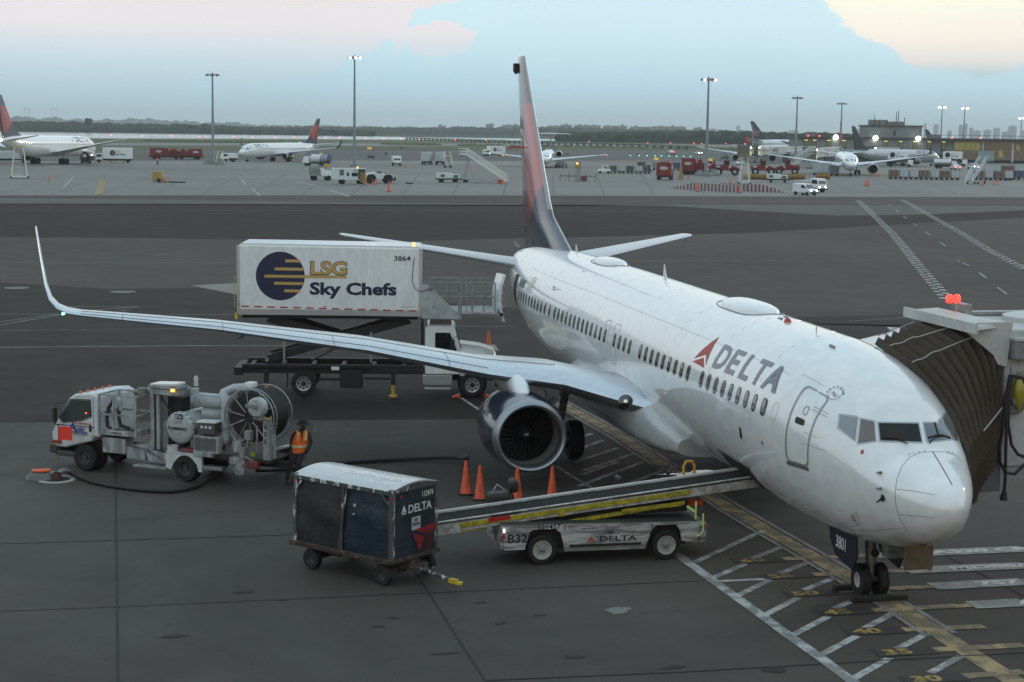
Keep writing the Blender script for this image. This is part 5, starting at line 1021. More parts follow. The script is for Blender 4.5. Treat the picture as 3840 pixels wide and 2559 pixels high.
    for z in (zt-.12,): part('reflector', REDLENS, t, lambda b: [b.lathe((x1-.05, y0-.02, z), (0, -1, 0), [(0, .035), (.01, .03), (.012, .001)], 10), b.lathe((x0+.05, y0-.02, z), (0, -1, 0), [(0, .035), (.01, .03), (.012, .001)], 10), b.lathe((x1-.02, y0+.28, z), (1, 0, 0), [(0, .03), (.01, .03), (.012, .001)], 10)])
    rf = part('roof', mat('cart_roof', (.50, .52, .53), .3, coat=.5, dirt=.35, dscale=2, dcol=(.3, .3, .3)), t, lambda b: b.loft([[(x, y0-.01+(y1-y0+.02)*u, zt+.03+.13*math.sin(PI*u)**.8) for u in [i/14 for i in range(15)]]+[(x, y1, zt+.0), (x, y0, zt+.0)] for x in (x0, x1)]))
    RW = mat('roof_ink', (.75, .76, .76), .35)
    def rooftxt(s, size, xs, ys, sx):
        v, f = textmesh(s, size, .006, sx); P = []
        for a, c_ in v:
            x = xs-a; y = ys+c_*-1
            u = (y-y0)/(y1-y0); P.append((x, y, zt+.036+.13*math.sin(PI*max(0, min(1, u)))**.8))
        me = bpy.data.meshes.new('lettering'); me.from_pydata(P, [], f); o = bpy.data.objects.new('lettering', me); col.objects.link(o); me.materials.append(RW); o.parent = rf
    rooftxt('DELTA', .13, 2.15, .28, 1.6); rooftxt('NEW YORK\'S', .24, 2.3, .62, 1.2); rooftxt('AIRLINE', .20, 2.0, .95, 1.2)
    for x, y in ((0, .06), (0, 1.43), (2.09, .06), (2.09, 1.43)): wheel('wheel', t, (x, y, .23), .23, .16, -1 if y < 1 else 1, rim=mat('dark_rim', (.06, .055, .05), .5), rr=.5)
    part('axle', RB, t, lambda b: [b.box(-.05, .05, .1, 1.4, .18, .30), b.box(-.15, .6, .3, .4, .3, .5), b.box(-.15, .6, 1.1, 1.2, .3, .5)], bevel=.01)
    part('turntable', RB, t, lambda b: [b.box(2.0, 2.2, .1, 1.4, .2, .32), b.lathe((2.09, .74, .32), (0, 0, 1), [(0, .32), (.16, .32)], 20), b.box(1.9, 2.55, .45, 1.0, .3, .38)], bevel=.01)
    tb = part('towbar', CH, t, lambda b: [b.tube([(2.2, .45, .33), (2.75, .62, .34), (3.55, .52, .25)], [.04, .05, .04], 6), b.tube([(2.2, 1.05, .33), (2.75, .70, .34)], .04, 6), b.box(3.0, 3.05, .52, .60, .3, .45)])
    part('tow_eye', YELLOW, tb, lambda b: [b.box(3.5, 3.72, .47, .58, .2, .3), b.lathe((3.76, .53, .2), (0, 0, 1), [(0, .075), (.06, .075)], 12)], bevel=.01)
    return t
baggage_cart()

# ---------------------------------------------------------------- belt loader (near side = right)
def belt_loader():
    t = thing('belt_loader', 'worn white belt loader with yellow-edged conveyor raised to the airliner hold', 'belt loader', (7.55, 6.23, 0), -PI/2)
    WW = mat('scuffed_white', (.50, .50, .48), .5, dirt=.72, dscale=2.2, dcol=(.06, .055, .05), streak=(.45, 1, 3.6)); DM = mat('deck_green', (.03, .04, .03), .6)
    y0, y1 = .0, 1.65
    body = part('body', WW, t, lambda b: [b.prism([(-.93, .92), (-.86, .36), (-.40, .36), (-.30, .74), (-.22, .80), (.30, .80), (.42, .70), (.52, .28), (2.38, .28), (2.52, .70), (2.62, .80), (3.10, .80), (3.20, .66), (3.24, .42), (3.62, .36), (3.66, .86), (3.62, .86)], 'y', y0, y0+.06),
        b.prism([(-.93, .92), (-.86, .36), (-.40, .36), (-.30, .74), (.42, .74), (.52, .28), (2.38, .28), (2.52, .74), (3.20, .74), (3.24, .42), (3.62, .36), (3.66, .86)], 'y', y1-.06, y1), b.box(-.93, -.87, y0+.06, y1-.06, .38, .9), b.box(3.6, 3.66, y0+.06, y1-.06, .36, .85)])
    part('deck', DM, t, lambda b: b.prism([(-.9, .90), (3.6, .84), (3.6, .87), (-.9, .935)], 'y', y0+.02, y1-.02)); part('nose_panel', WW, t, lambda b: b.loft([[(3.66, y0, .34), (3.66, y0, .84), (3.86, y0+.12, .80), (3.86, y0+.12, .38)], [(3.66, y1, .34), (3.66, y1, .84), (3.86, y1-.12, .80), (3.86, y1-.12, .38)]]))
    part('sill', BLACK, t, lambda b: b.box(.62, 2.28, -.012, .0, .37, .43)); part('panel_line', BLACK, t, lambda b: [b.box(.50, .52, -.004, 0, .74, .88), b.box(2.52, 2.54, -.004, 0, .72, .86)]); part('underbody', BLACK, t, lambda b: b.box(-.6, 3.4, .2, 1.4, .3, .72))
    F = dict(ux=(1, 0, 0), uy=(0, 0, 1))
    text_on('fleet_number', 'B32', .28, INK, body, (-.80, y0, .52), off=.005, bold=.006, sx=1.05, **F); text_on('fleet_number', '521457', .16, INK, body, (-.12, y0, .80), off=.005, bold=.003, sx=1.1, **F)
    text_on('lettering', 'DELTA', .17, INK, body, (1.30, y0, .48), off=.005, bold=.003, sx=1.7, **F); text_on('lettering', '100', .09, INK, body, (1.42, y0, .66), off=.005, bold=.003, sx=1.6, **F); flats('logo', [[(0, .02), (.09, .15), (.18, .02), (.09, .06)], [(0, 0), (.18, 0), (.09, .04)]], mat('logo_red', (.4, .05, .04), .5), body, (1.03, y0, .46), (1, 0, 0), (0, 0, 1), .005)
    wr = mat('rim_cream', (.48, .48, .45), .5, dirt=.5, dscale=8)
    for x in (0, 2.88):
        for y, s in ((.10, -1), (1.55, 1)):
            w_ = wheel('wheel', t, (x, y, .335), .335, .22, s, rim=wr, rr=.66); part('hub', STRUT, w_, lambda b: [b.lathe((x, y, .335), (0, s, 0), [(0, .07), (.10, .06), (.12, .03), (.121, .001)], 12)]+[b.cyl((x+.10*math.cos(q), y+s*.03, .335+.10*math.sin(q)), (x+.10*math.cos(q), y+s*.07, .335+.10*math.sin(q)), .014, n=6) for q in [k*PI/4 for k in range(8)]])
    # conveyor boom
    X0, Z0, X1, Z1 = -2.32, .90, 5.15, 1.73
    d = Vector((X1-X0, Z1-Z0)).normalized(); L_ = (Vector((X1, Z1))-Vector((X0, Z0))).length; ang = math.atan2(d.y, d.x)
    M = Matrix.Translation((X0, .30, Z0)) @ Matrix.Rotation(-ang, 4, 'Y')
    part('belt', mat('belt_grey', (.022, .023, .022), .85, dirt=.3, dscale=6, spec=.15), t, lambda b: b.at(M).box(-.02, L_, .06, .86, .02, .05)); part('belt_roller', BLACK, t, lambda b: [b.at(M).cyl((-.02, .06, .0), (-.02, .86, .0), .05), b.cyl((L_, .06, .0), (L_, .86, .0), .05)])
    bw = mat('boom_white', (.50, .50, .48), .45, dirt=.6, dscale=4, dcol=(.16, .11, .07))
    for y in (0, .86): part('boom_rail', bw, t, lambda b: [b.at(M).box(-.06, L_, y, y+.06, -.19, .0), b.box(-.06, L_, y-.01, y+.07, .05, .075)], bevel=.006)
    part('rail_cap', mat('cap_white', (.55, .56, .56), .4), t, lambda b: b.at(M).box(-.05, L_, .855, .93, .075, .11))
    yl = mat('boom_yellow', (.46, .37, .02), .45, dirt=.6, dscale=6, dcol=(.14, .11, .02))
    part('yellow_strip', yl, t, lambda b: [b.at(M).box(.45, 5.85, -.02, .0, -.12, -.015), b.box(2.75, 2.9, -.03, -.02, -.2, .0)], bevel=.004); part('lift_arm', yl, t, lambda b: [b.prism([(-.2, .80), (2.2, 1.10), (3.4, 1.26), (3.4, 1.18), (2.2, 1.02), (-.2, .72)], 'y', .34, .42), b.prism([(1.9, 1.12), (3.35, 1.26), (3.3, 1.16), (1.9, 1.06)], 'y', .28, .34)])
    part('end_box', bw, t, lambda b: [b.at(M).box(-.08, .5, -.03, .0, -.22, .0), b.box(.15, .4, -.034, -.03, -.16, -.05)]); part('lower_strip', mat('painted_glow_yellow', (.8, .7, .05), .4), t, lambda b: b.prism([(-1.8, .70), (-.95, .84), (-.95, .90), (-1.8, .78)], 'y', .4, .46))  # strip's yellow glow put into a brighter base colour, no emission
    part('decal', RED, t, lambda b: b.at(M).box(1.15, 1.65, -.026, -.02, -.09, .01)); part('lift_cylinder', STEEL, t, lambda b: [b.cyl((2.2, .8, .9), (3.2, .8, 1.3), .05)])
    part('boom_truss', BLACK, t, lambda b: b.prism([(.6, .95), (3.5, 1.0), (3.5, 1.24), (2.0, 1.10)], 'y', .45, 1.05))
    # driver's corner: rails, seat, wheel
    hi = mat('hi_vis', (.70, .85, .30), .4); part('hand_rail', hi, t, lambda b: [b.box(3.56, 3.59, .05, .08, .9, 1.30), b.box(3.74, 3.77, .05, .08, .62, 1.02), b.tube([(3.60, -.02, .52), (3.68, -.02, .56), (3.74, -.02, .66), (3.74, -.02, .74), (3.68, -.02, .83)], .014, 6), b.prism([(3.35, 1.18), (3.57, 1.02), (3.57, 1.10), (3.38, 1.22)], 'y', .05, .07)])
    part('rear_board', ORANGE, t, lambda b: [b.box(3.6, 3.95, .7, .75, 1.05, 1.2), b.prism([(3.78, .68), (4.0, .64), (3.8, .88)], 'y', .3, .34)]); part('steering_wheel', BLACK, t, lambda b: [b.tube([(3.3+.2*math.cos(q)*.5, 1.42+.2*math.sin(q), 1.72+.2*math.cos(q)*.8) for q in [k*PI/10 for k in range(21)]], .018, 6), b.cyl((3.3, 1.42, 1.72), (3.5, 1.42, 1.2), .03)])
    part('grab_hoop', mat('hoop_orange', (.6, .28, .03), .5), t, lambda b: b.tube([(3.72, 1.45, 1.4), (3.72, 1.45, 1.85), (3.78, 1.45, 1.95), (3.92, 1.45, 1.95), (3.98, 1.45, 1.85), (3.98, 1.45, 1.4)], .035, 8)); part('seat_back', BLACK, t, lambda b: b.prism([(2.15, 1.25), (2.35, 1.25), (2.2, 1.65), (2.1, 1.62)], 'y', 1.35, 1.75), bevel=.04)
    part('driver_seat', BLACK, t, lambda b: [b.box(-.95, -.35, 1.3, 1.75, .95, 1.35), b.box(-.45, -.25, 1.3, 1.75, 1.35, 1.65)], bevel=.08); part('lever', STEEL, t, lambda b: [b.tube([(-.9, 1.4, 1.3), (-.75, 1.4, 1.55), (-.55, 1.4, 1.4)], .02, 6)]); part('tail_beacon', AMBER, t, lambda b: b.lathe((-.2, 1.2, 1.12), (0, 0, 1), [(0, .05), (.1, .04), (.12, .001)], 10))
    part('tail_lamp', REDLENS, t, lambda b: b.box(-.90, -.86, -.02, .06, .62, .74)); part('work_lamp', mat('pale_lamp', (1, .95, .85), .4, emit=3), t, lambda b: b.box(-.895, -.86, -.024, -.004, .76, .84))
belt_loader()

# ---------------------------------------------------------------- traffic cones
def make_cone():
    t = thing('traffic_cone', 'x', 'traffic cone')
    part('base', BLACK, t, lambda b: b.prism([(-.2, -.14), (-.14, -.2), (.14, -.2), (.2, -.14), (.2, .14), (.14, .2), (-.14, .2), (-.2, .14)], 'z', 0, .04))
    part('body', ORANGE, t, lambda b: b.lathe((0, 0, .04), (0, 0, 1), [(0, .155), (.03, .135), (.85, .035), (.87, .03), (.87, .001)], 20)); return t
cone0 = make_cone(); cone_used = [False]
def cone(p, label, s=1., group='cones around the airliner engine', rz=0):
    if not cone_used[0]: o = cone0; cone_used[0] = True
    else: o = copy_tree(cone0)
    o.location = (p[0], p[1], 0); o.scale = (s, s, s); o.rotation_euler = (0, 0, rz); o['label'] = label; o['group'] = group
cone(gp(1070, 1136), 'dull orange cone at the nozzle of the delivery hose, left of the engine')
cone(gp(1102, 1148), 'bright orange cone just left of the engine intake, second from the hose nozzle')
cone(gp(1188, 1152), 'orange cone in front of the engine, its tip touching the intake lip')
cone(gp(1268, 1150), 'orange cone at the right edge of the engine, nearest the belt loader beacon')
cone(gp(1122, 808), 'single orange cone beyond the bonnet of the catering truck')

# ---------------------------------------------------------------- worker leaning beside the fuel truck
def skin(name, verts, edges, radii, m, parent, levels=1, rootv=0):
    me = bpy.data.meshes.new(name); me.from_pydata(verts, edges, []); o = bpy.data.objects.new(name, me); col.objects.link(o); o.parent = parent
    o.modifiers.new('s', 'SKIN'); me.skin_vertices  # layer made by modifier
    sv = me.skin_vertices[0].data
    for i, r in enumerate(radii): sv[i].radius = (r, r) if isinstance(r, (int, float)) else r
    sv[rootv].use_root = True
    o.modifiers.new('d', 'SUBSURF').levels = levels; o.modifiers['d'].render_levels = levels
    o.modifiers['s'].use_smooth_shade = True; me.materials.append(m); return o
def worker():
    c = Vector(wpt(662, 1112)); t = thing('person', 'worker in orange hi-vis vest and dark wide-brimmed hat leaning back beside the fuel truck', 'person', (c.x, c.y, 0), math.atan2(CAM.y-c.y, CAM.x-c.x))
    # local: x towards the camera, y to the image right is -y
    SK = mat('skin_brown', (.10, .055, .035), .55); CL = mat('dark_uniform', (.022, .022, .024), .7, bump=.01, bscale=14); VE = mat('vest_orange', (.80, .16, .02), .6, bump=.01, bscale=12); HI = mat('vest_stripe', (.62, .62, .30), .5); BT = mat('boots', (.012, .011, .01), .6)
    # figure leans: feet at right/front, shoulders to the left against the truck
    V = [(0, .25, .86), (0, .32, 1.10), (0, .36, 1.32), (0, .38, 1.44), (0, .39, 1.50),      # pelvis, waist, chest, neck base, neck
         (.02, .55, 1.38), (.06, .62, 1.12), (.10, .50, .90), (.10, .46, .82),                # his right arm (image left)
         (.02, .17, 1.36), (-.02, .08, 1.12), (.08, .10, .92), (.10, .14, .84),                # left arm
         (.02, .34, .80), (.06, .24, .44), (.04, .12, .08), (.0, .16, .82), (.0, .02, .44), (-.02, -.04, .08)]
    E = [(0, 1), (1, 2), (2, 3), (3, 4), (3, 5), (5, 6), (6, 7), (7, 8), (3, 9), (9, 10), (10, 11), (11, 12), (0, 13), (13, 14), (14, 15), (0, 16), (16, 17), (17, 18)]
    Rr = [(.15, .13), (.14, .12), (.17, .12), (.08, .08), .055, .075, .055, .045, .04, .075, .055, .045, .04, .10, .075, .055, .10, .075, .055]
    skin('body', V, E, Rr, CL, t, 2)
    # shorts-length trousers over bare shins is not visible; trousers full length
    part('trousers', mat('trousers_dark', (.030, .030, .032), .75), t, lambda b: [b.tube([(.0, .27, .94), (.02, .33, .80), (.05, .26, .52)], [.16, .125, .10], 12), b.tube([(.0, .24, .94), (.0, .17, .80), (.0, .05, .52)], [.16, .125, .10], 12)], smooth=80)
    for y, yy in ((.12, 0), (-.04, 0)): part('boot', BT, t, lambda b: b.loft([[(x, y+w_*math.cos(k*PI/5), max(0, h_+h_*math.sin(k*PI/5))) for k in range(10)] for x, w_, h_ in ((-.08, .03, .03), (-.05, .05, .055), (.06, .05, .05), (.16, .045, .035), (.21, .02, .02))], True), smooth=70)
    part('head', SK, t, lambda b: b.loft([[(.03+dx+rx*math.cos(k*PI/8), .40+ry*math.sin(k*PI/8), z) for k in range(16)] for z, rx, ry, dx in ((1.48, .05, .05, -.01), (1.51, .06, .052, .01), (1.535, .085, .062, .02), (1.57, .095, .070, .018), (1.62, .10, .076, .01), (1.67, .10, .078, .005), (1.71, .085, .07, 0), (1.735, .05, .045, 0))]), smooth=80)
    part('nose', SK, t, lambda b: b.loft([[(.125, .40, 1.63)]*1+[(.125, .392, 1.61), (.125, .408, 1.61)], [(.128, .40, 1.61), (.145, .385, 1.575), (.145, .415, 1.575)]]), smooth=80)
    for s in (1, -1):
        part('eye', mat('eye_white', (.5, .5, .48), .3), t, lambda b: b.lathe((.108, .40+s*.03, 1.622), (1, 0, 0), [(0, .012), (.008, .010), (.012, .001)], 8)); part('ear', SK, t, lambda b: b.lathe((.03, .40+s*.078, 1.61), (0, s, 0), [(0, .03), (.01, .028), (.014, .001)], 8))
    part('mouth', mat('lip_brown', (.06, .025, .02), .5), t, lambda b: b.box(.108, .114, .38, .42, 1.545, 1.552))
    part('hat', mat('hat_dark', (.012, .012, .014), .8), t, lambda b: b.lathe((.03, .40, 1.66), (.08, 0, 1), [(0, .10), (-.015, .20), (.0, .21), (.015, .12), (.09, .105), (.12, .07), (.125, .001)], 24), smooth=60)
    def torso(b, k, z0, z1, n=6):
        rings = []
        for i in range(n+1):
            z = z0+(z1-z0)*i/n; u = (z-.80)/.62; cy = .24+.14*u*1.0; w_ = (.185+.02*math.sin(u*2.2))*(1 if u < .9 else .92); d_ = .145+.01*math.sin(u*3)
            rings.append([(d_*k*math.cos(q), cy+w_*k*math.sin(q), z) for q in [2*PI*j/20 for j in range(20)]])
        b.loft(rings, caps=False)
    v = part('vest', VE, t, lambda b: torso(b, 1.06, .86, 1.38), smooth=80)
    part('vest_stripe', HI, v, lambda b: torso(b, 1.085, 1.02, 1.07, 1), smooth=80)
    for y in (.27, .47): part('vest_stripe', HI, v, lambda b: b.loft([[(.155, y-.022, 1.22), (.155, y+.022, 1.22)], [(.135, y-.022+.01, 1.40), (.135, y+.022+.01, 1.40)], [(.03, y-.022, 1.475), (.03, y+.022, 1.475)]], caps=False, closed=False), smooth=0)
    for y in (.27, .47): part('vest_shoulder', VE, v, lambda b: b.loft([[(.148, y-.06, 1.36), (.148, y+.06, 1.36)], [(.10, y-.055, 1.44), (.10, y+.055, 1.44)], [(.0, y-.05, 1.465), (.0, y+.05, 1.465)], [(-.1, y-.055, 1.42), (-.1, y+.055, 1.42)], [(-.15, y-.06, 1.34), (-.15, y+.06, 1.34)]], caps=False, closed=False), smooth=60)
    part('shirt_front', CL, v, lambda b: b.add([(.162, .345, 1.38), (.162, .395, 1.38), (.165, .365, 1.12)], [(0, 1, 2)]), smooth=0)
    part('badge', WINK, v, lambda b: b.box(.165, .172, .29, .33, 1.02, 1.08))
    for (x, y, z, s) in ((.10, .455, .78, 1), (.10, .145, .80, -1)):
        h_ = part('hand', SK, t, lambda b: b.loft([[(x+.018*math.cos(q), y+.035*math.sin(q)*k, z+.05-u) for q in [2*PI*j/8 for j in range(8)]] for u, k in ((0, .8), (.03, 1.1), (.07, 1.15), (.09, 1.0))]), smooth=80)
        for i in range(4): part('finger', SK, h_, lambda b: b.tube([(x, y-.027+i*.018, z-.035), (x+.012, y-.027+i*.018, z-.07+abs(i-1.5)*.005), (x+.004, y-.026+i*.0175, z-.10+abs(i-1.5)*.008)], [.009, .008, .006], 6))
        part('thumb', SK, h_, lambda b: b.tube([(x+.01, y-s*.03, z+.02), (x+.03, y-s*.045, z-.01), (x+.035, y-s*.04, z-.04)], [.011, .009, .007], 6))
worker()
# ---------------------------------------------------------------- parked aircraft across the field
def scale_st(kx, kz): return [(a*kx, w*kz, tp*kz, bt*kz, zc*kz) for a, w, tp, bt, zc in ST737]
def far_aircraft(label, px, dist, at_a, aft_az, L_=38., k=1., span=17.2, ttail=False, livery=None, title=None, body=None, winglet=True, group='airliners parked across the apron', engx=14.8, engy=4.83, er=1.03, tailm=None, name='airliner'):
    kx = L_/38.; ST = scale_st(kx, k); c = D(px, dist); az_ = R(aft_az); body = body or WHITE
    t = thing(name, label, 'airliner', (c.x-at_a*math.cos(az_), c.y-at_a*math.sin(az_), 0), az_, group)
    fuselage(ST, L_, body, t, step=2.5, n=24)
    LV = livery or pm_livery('tail_livery', x0=30.2)
    ex = L_-38*k     # fin keeps the shape of its kind
    o = Vector((ex*1.0, 0, 0))
    b = MB(); top = 12.52 if not ttail else 10.1
    pts = [(29.8, 5.3), (32.7, 6.45), (33.28, 6.95), (37.75 if not ttail else 36.6, top), (39.1 if not ttail else 39.0, top), (37.15, 5.0)]
    rings = []
    for y in (-.16, 0, .16):
        s = 1 if y == 0 else .96
        rings.append([(36+(x-36)*s, y, z) for x, z in pts])
    b.loft(rings); f = b.build('fin', LV, t, smooth=0); f.scale = (k, k, k); f.location = (ex, 0, 0)
    tm = tailm or mat('tailplane_paint', (.60, .62, .64), .3)
    for s in (1, -1):
        def sec(st): return [[(a*1., s*y, z) for a, y, z in section((a0, y0, z0), ch, th)] for y0, a0, ch, z0, th in st]
        if not ttail: st = [(.6, 33.3, 4.2, 4.55, .11), (7.1, 37.8, 1.4, 5.45, .10)]
        else: st = [(.0, 36.2, 3.6, 10.05, .11), (6.6, 38.9, 1.5, 10.0, .10)]
        b = MB(); b.loft([[(x*k+ex, y*k, z*k) for x, y, z in r] for r in sec(st)]); b.build('tailplane', tm, t, smooth=50)
        tipa = 22.6+(span-17.1)*.5
        st = [(1.5, 14.3, 8.2, 2.1, .13), (5.6, 16.8, 5.3, 2.7, .12), (span, tipa, 1.6, 2.7+(span-5.6)*.125, .11)]
        b = MB(); b.loft([[(x*kx, y, z*k) for x, y, z in r] for r in sec(st)]); wg = b.build('wing', METAL, t, smooth=50)
        if winglet:
            z0 = (2.7+(span-5.6)*.125)*k
            b = MB(); b.loft([[(x+tipa*kx, s*y, z) for x, y, z in q] for q in ([(0, span, z0-.03), (1.6, span, z0-.03), (1.6, span, z0+.08), (0, span, z0+.08)], [(.8, span+.5, z0+.7), (1.7, span+.5, z0+.7), (1.7, span+.42, z0+.7), (.8, span+.42, z0+.7)], [(1.7, span+.8, z0+2.4), (2.2, span+.8, z0+2.4), (2.2, span+.74, z0+2.4), (1.7, span+.74, z0+2.4)])]); b.build('winglet', LV if False else mat('winglet_navy', (.03, .04, .09), .4), wg, smooth=0)
        if ttail: nacelle(t, (29.5, s*2.75, 3.9*k), 5.0, .85, 20, body=body, swirl=False)
        else:
            nacelle(t, (engx*kx, s*engy, 1.5*k), 3.7*k, er, 20, swirl=False); part('pylon', WHITE, t, lambda b: b.loft([[(x*kx, s*engy+w_*math.cos(q*PI/4), zc*k+h_*math.sin(q*PI/4)) for q in range(8)] for x, w_, zc, h_ in ((engx+.8, .05, 2.4, .1), (engx+2., .25, 2.65, .35), (engx+5, .1, 2.6, .1))]))
        g = part('main_gear', STRUT, t, lambda b: b.tube([(19.4*kx, s*2.7*k, 2.2*k), (19.6*kx, s*2.86*k, .6*k)], .14*k, 8))
        for dx in ((0,) if k < 1.05 else (-.6, .6)):
            for dy in (-.43, .43): part('wheel', TYRE, g, lambda b: b.lathe((19.6*kx+dx, (s*2.86+dy)*k, .56*k), (0, 1, 0), [(-.2*k, .3*k), (-.2*k, .53*k), (-.12*k, .56*k), (.12*k, .56*k), (.2*k, .53*k), (.2*k, .3*k)], 16))
    g = part('nose_gear', STRUT, t, lambda b: b.tube([(4.1*kx, 0, 1.6*k), (4.0*kx, 0, .4*k)], .09*k, 8))
    for dy in (-.2, .2): part('wheel', TYRE, g, lambda b: b.lathe((4.0*kx, dy*k, .36*k), (0, 1, 0), [(-.1*k, .2*k), (-.1*k, .34*k), (.1*k, .34*k), (.1*k, .2*k)], 14))
    # flight deck windows wrapped on the nose, both sides
    for s in (1, -1):
        for a0, a1, t0, t1 in ((2.0, 2.35, 50, 88), (2.25, 2.9, 33, 48), (2.6, 3.3, 24, 33)):
            P = []
            for u, v in ((0, 0), (0, 1), (1, 1), (1, 0)):
                q = R(t0+(t1-t0)*(v if s > 0 else v)); w = surf(ST, (a0+(a1-a0)*u)*kx, q, .02); P.append((w.x, w.y*s, w.z))
            part('cockpit_window', DARKGLASS, t, lambda b: b.add(P, [(0, 1, 2, 3)]), smooth=0)
        row = []; 
        b = MB()
        for i in range(int((L_-14)/1.02)):
            a = 6.5+i*1.02
            w = surf(ST, a, .16, .02); b.add([(a, w.y*s, w.z-.18*k), (a+.45, w.y*s, w.z-.18*k), (a+.45, w.y*s*.99, w.z+.2*k), (a, w.y*s*.99, w.z+.2*k)], [(0, 1, 2, 3)])
        b.build('window_row', mat('window_row_grey', (.16, .17, .18), .3), t, smooth=0)
        if title:
            v, f_ = textmesh(title, 1.7*k, .03, 1.25); wd_ = max(p[0] for p in v)
            P = []
            for x, y in v:
                a = (12.0*kx-x) if s > 0 else (12.0*kx-wd_+x); w = surf(ST, max(3.5, a), .42+y/(1.9*k), .03); P.append((w.x, w.y*s, w.z))
            me = bpy.data.meshes.new('title'); me.from_pydata(P, [], f_); o = bpy.data.objects.new('title', me); col.objects.link(o); me.materials.append(mat('title_navy', (.03, .05, .10), .5)); o.parent = t
            if title == 'DELTA':
                a0 = 12.9*kx if s > 0 else 12.0*kx-wd_-.6; sg = -1 if s > 0 else -1
                P = []
                for x, y in ((0, 0), (.8, 1.3), (1.6, 0), (.8, .45)):
                    a = (12.0*kx+2.2-x) if s > 0 else (12.0*kx-wd_-2.2+x); w = surf(ST, max(3.5, a), .40+y/(1.9*k), .03); P.append((w.x, w.y*s, w.z))
                part('logo', RED, t, lambda b: b.add(P, [(0, 1, 3), (1, 2, 3)]), smooth=0)
    return t
DKFIN = mat('alliance_fin_dark', (.025, .028, .035), .35, coat=.6); SILV = mat('silver_body', (.50, .52, .54), .3, metal=.5)
a1 = far_aircraft('large twin-aisle airliner seen from behind at the left edge, red and navy tail', 116, 436, 26.5, 158, L_=53, k=1.30, span=23.3, title='DELTA', winglet=False, engy=7.9, er=1.35)
part('tail_light', LAMPW, a1, lambda b: b.lathe((53.1, 0, 6.0), (1, 0, 0), [(0, .3), (.3, .001)], 10))
far_aircraft('small white airliner facing left in mid distance with dark winglets and red and navy tail', 645, 500, 19.6, -41.3, title='DELTA')
a3 = far_aircraft('rear-engined T-tail airliner facing the camera beyond the fin of the near airliner', 1254.7, 451, 4.0, -15.5, L_=40, k=.90, span=16.0, ttail=True, winglet=False)
part('nav_light', GREENL, a3, lambda b: b.box(22.9, 23.05, 16.0, 16.15, 3.35, 3.5)); part('nav_light', REDL, a3, lambda b: b.box(22.9, 23.05, -16.15, -16.0, 3.35, 3.5))
a4 = far_aircraft('narrow white airliner facing the camera in front of the far terminal', 1957.5, 417, 4.9, -19.4, L_=46.5, k=1.06, span=19.5, engy=6.4, er=1.25)
far_aircraft('silver airliner with dark fin and alliance titles parked tail-on by the far terminal', 2078, 585, 19, 115, L_=44, k=1.02, span=18, title='SKYTEAM', livery=DKFIN, body=SILV, tailm=mat('tailplane_navy', (.1, .12, .16), .4))
t6 = far_aircraft('white airliner with tall black alliance fin behind the far bridges', 1842, 930, 26, 68, L_=52, k=1.34, span=23, livery=DKFIN, winglet=False, engy=7.9, er=1.3)
far_aircraft('airliner nosed in behind the twin lit bridge cabs, only wing and slim tail showing', 1736, 590, 4.5, -19.0, L_=46.5, k=1.08, span=19.5, engy=6.4, er=1.25)
far_aircraft('small airliner with short red tail beside the black-finned one', 1765, 900, 22, 60, L_=34, k=.80, span=15, winglet=False)
far_aircraft('airliner hidden behind the far terminal roof, only a dark green fin tip showing', 2225, 960, 22, 70, L_=44, k=1.10, span=18, livery=mat('fin_green_dark', (.04, .06, .05), .5), winglet=False)

# emblem on the two dark fins
def emblem(root, k, ex, s):
    P = []
    b = MB(); c = (36.3*k+ex, s*.18*k, 8.2*k); r = 1.3*k
    b.tube([(c[0]+r*math.cos(q), c[1], c[2]+r*math.sin(q)) for q in [R(200+i*20) for i in range(12)]], .09*k, 5)
    for j in (-.5, 0, .5): b.tube([(c[0]-r*.7+i*r*.14, c[1], c[2]+j*k*.7+.25*k*math.sin(i*.7)) for i in range(11)], .08*k, 5)
    b.build('fin_emblem', mat('emblem_grey', (.4, .4, .42), .5), root)
emblem(t6, 1.34, 52-38*1.34, 1); emblem(t6, 1.34, 52-38*1.34, -1)

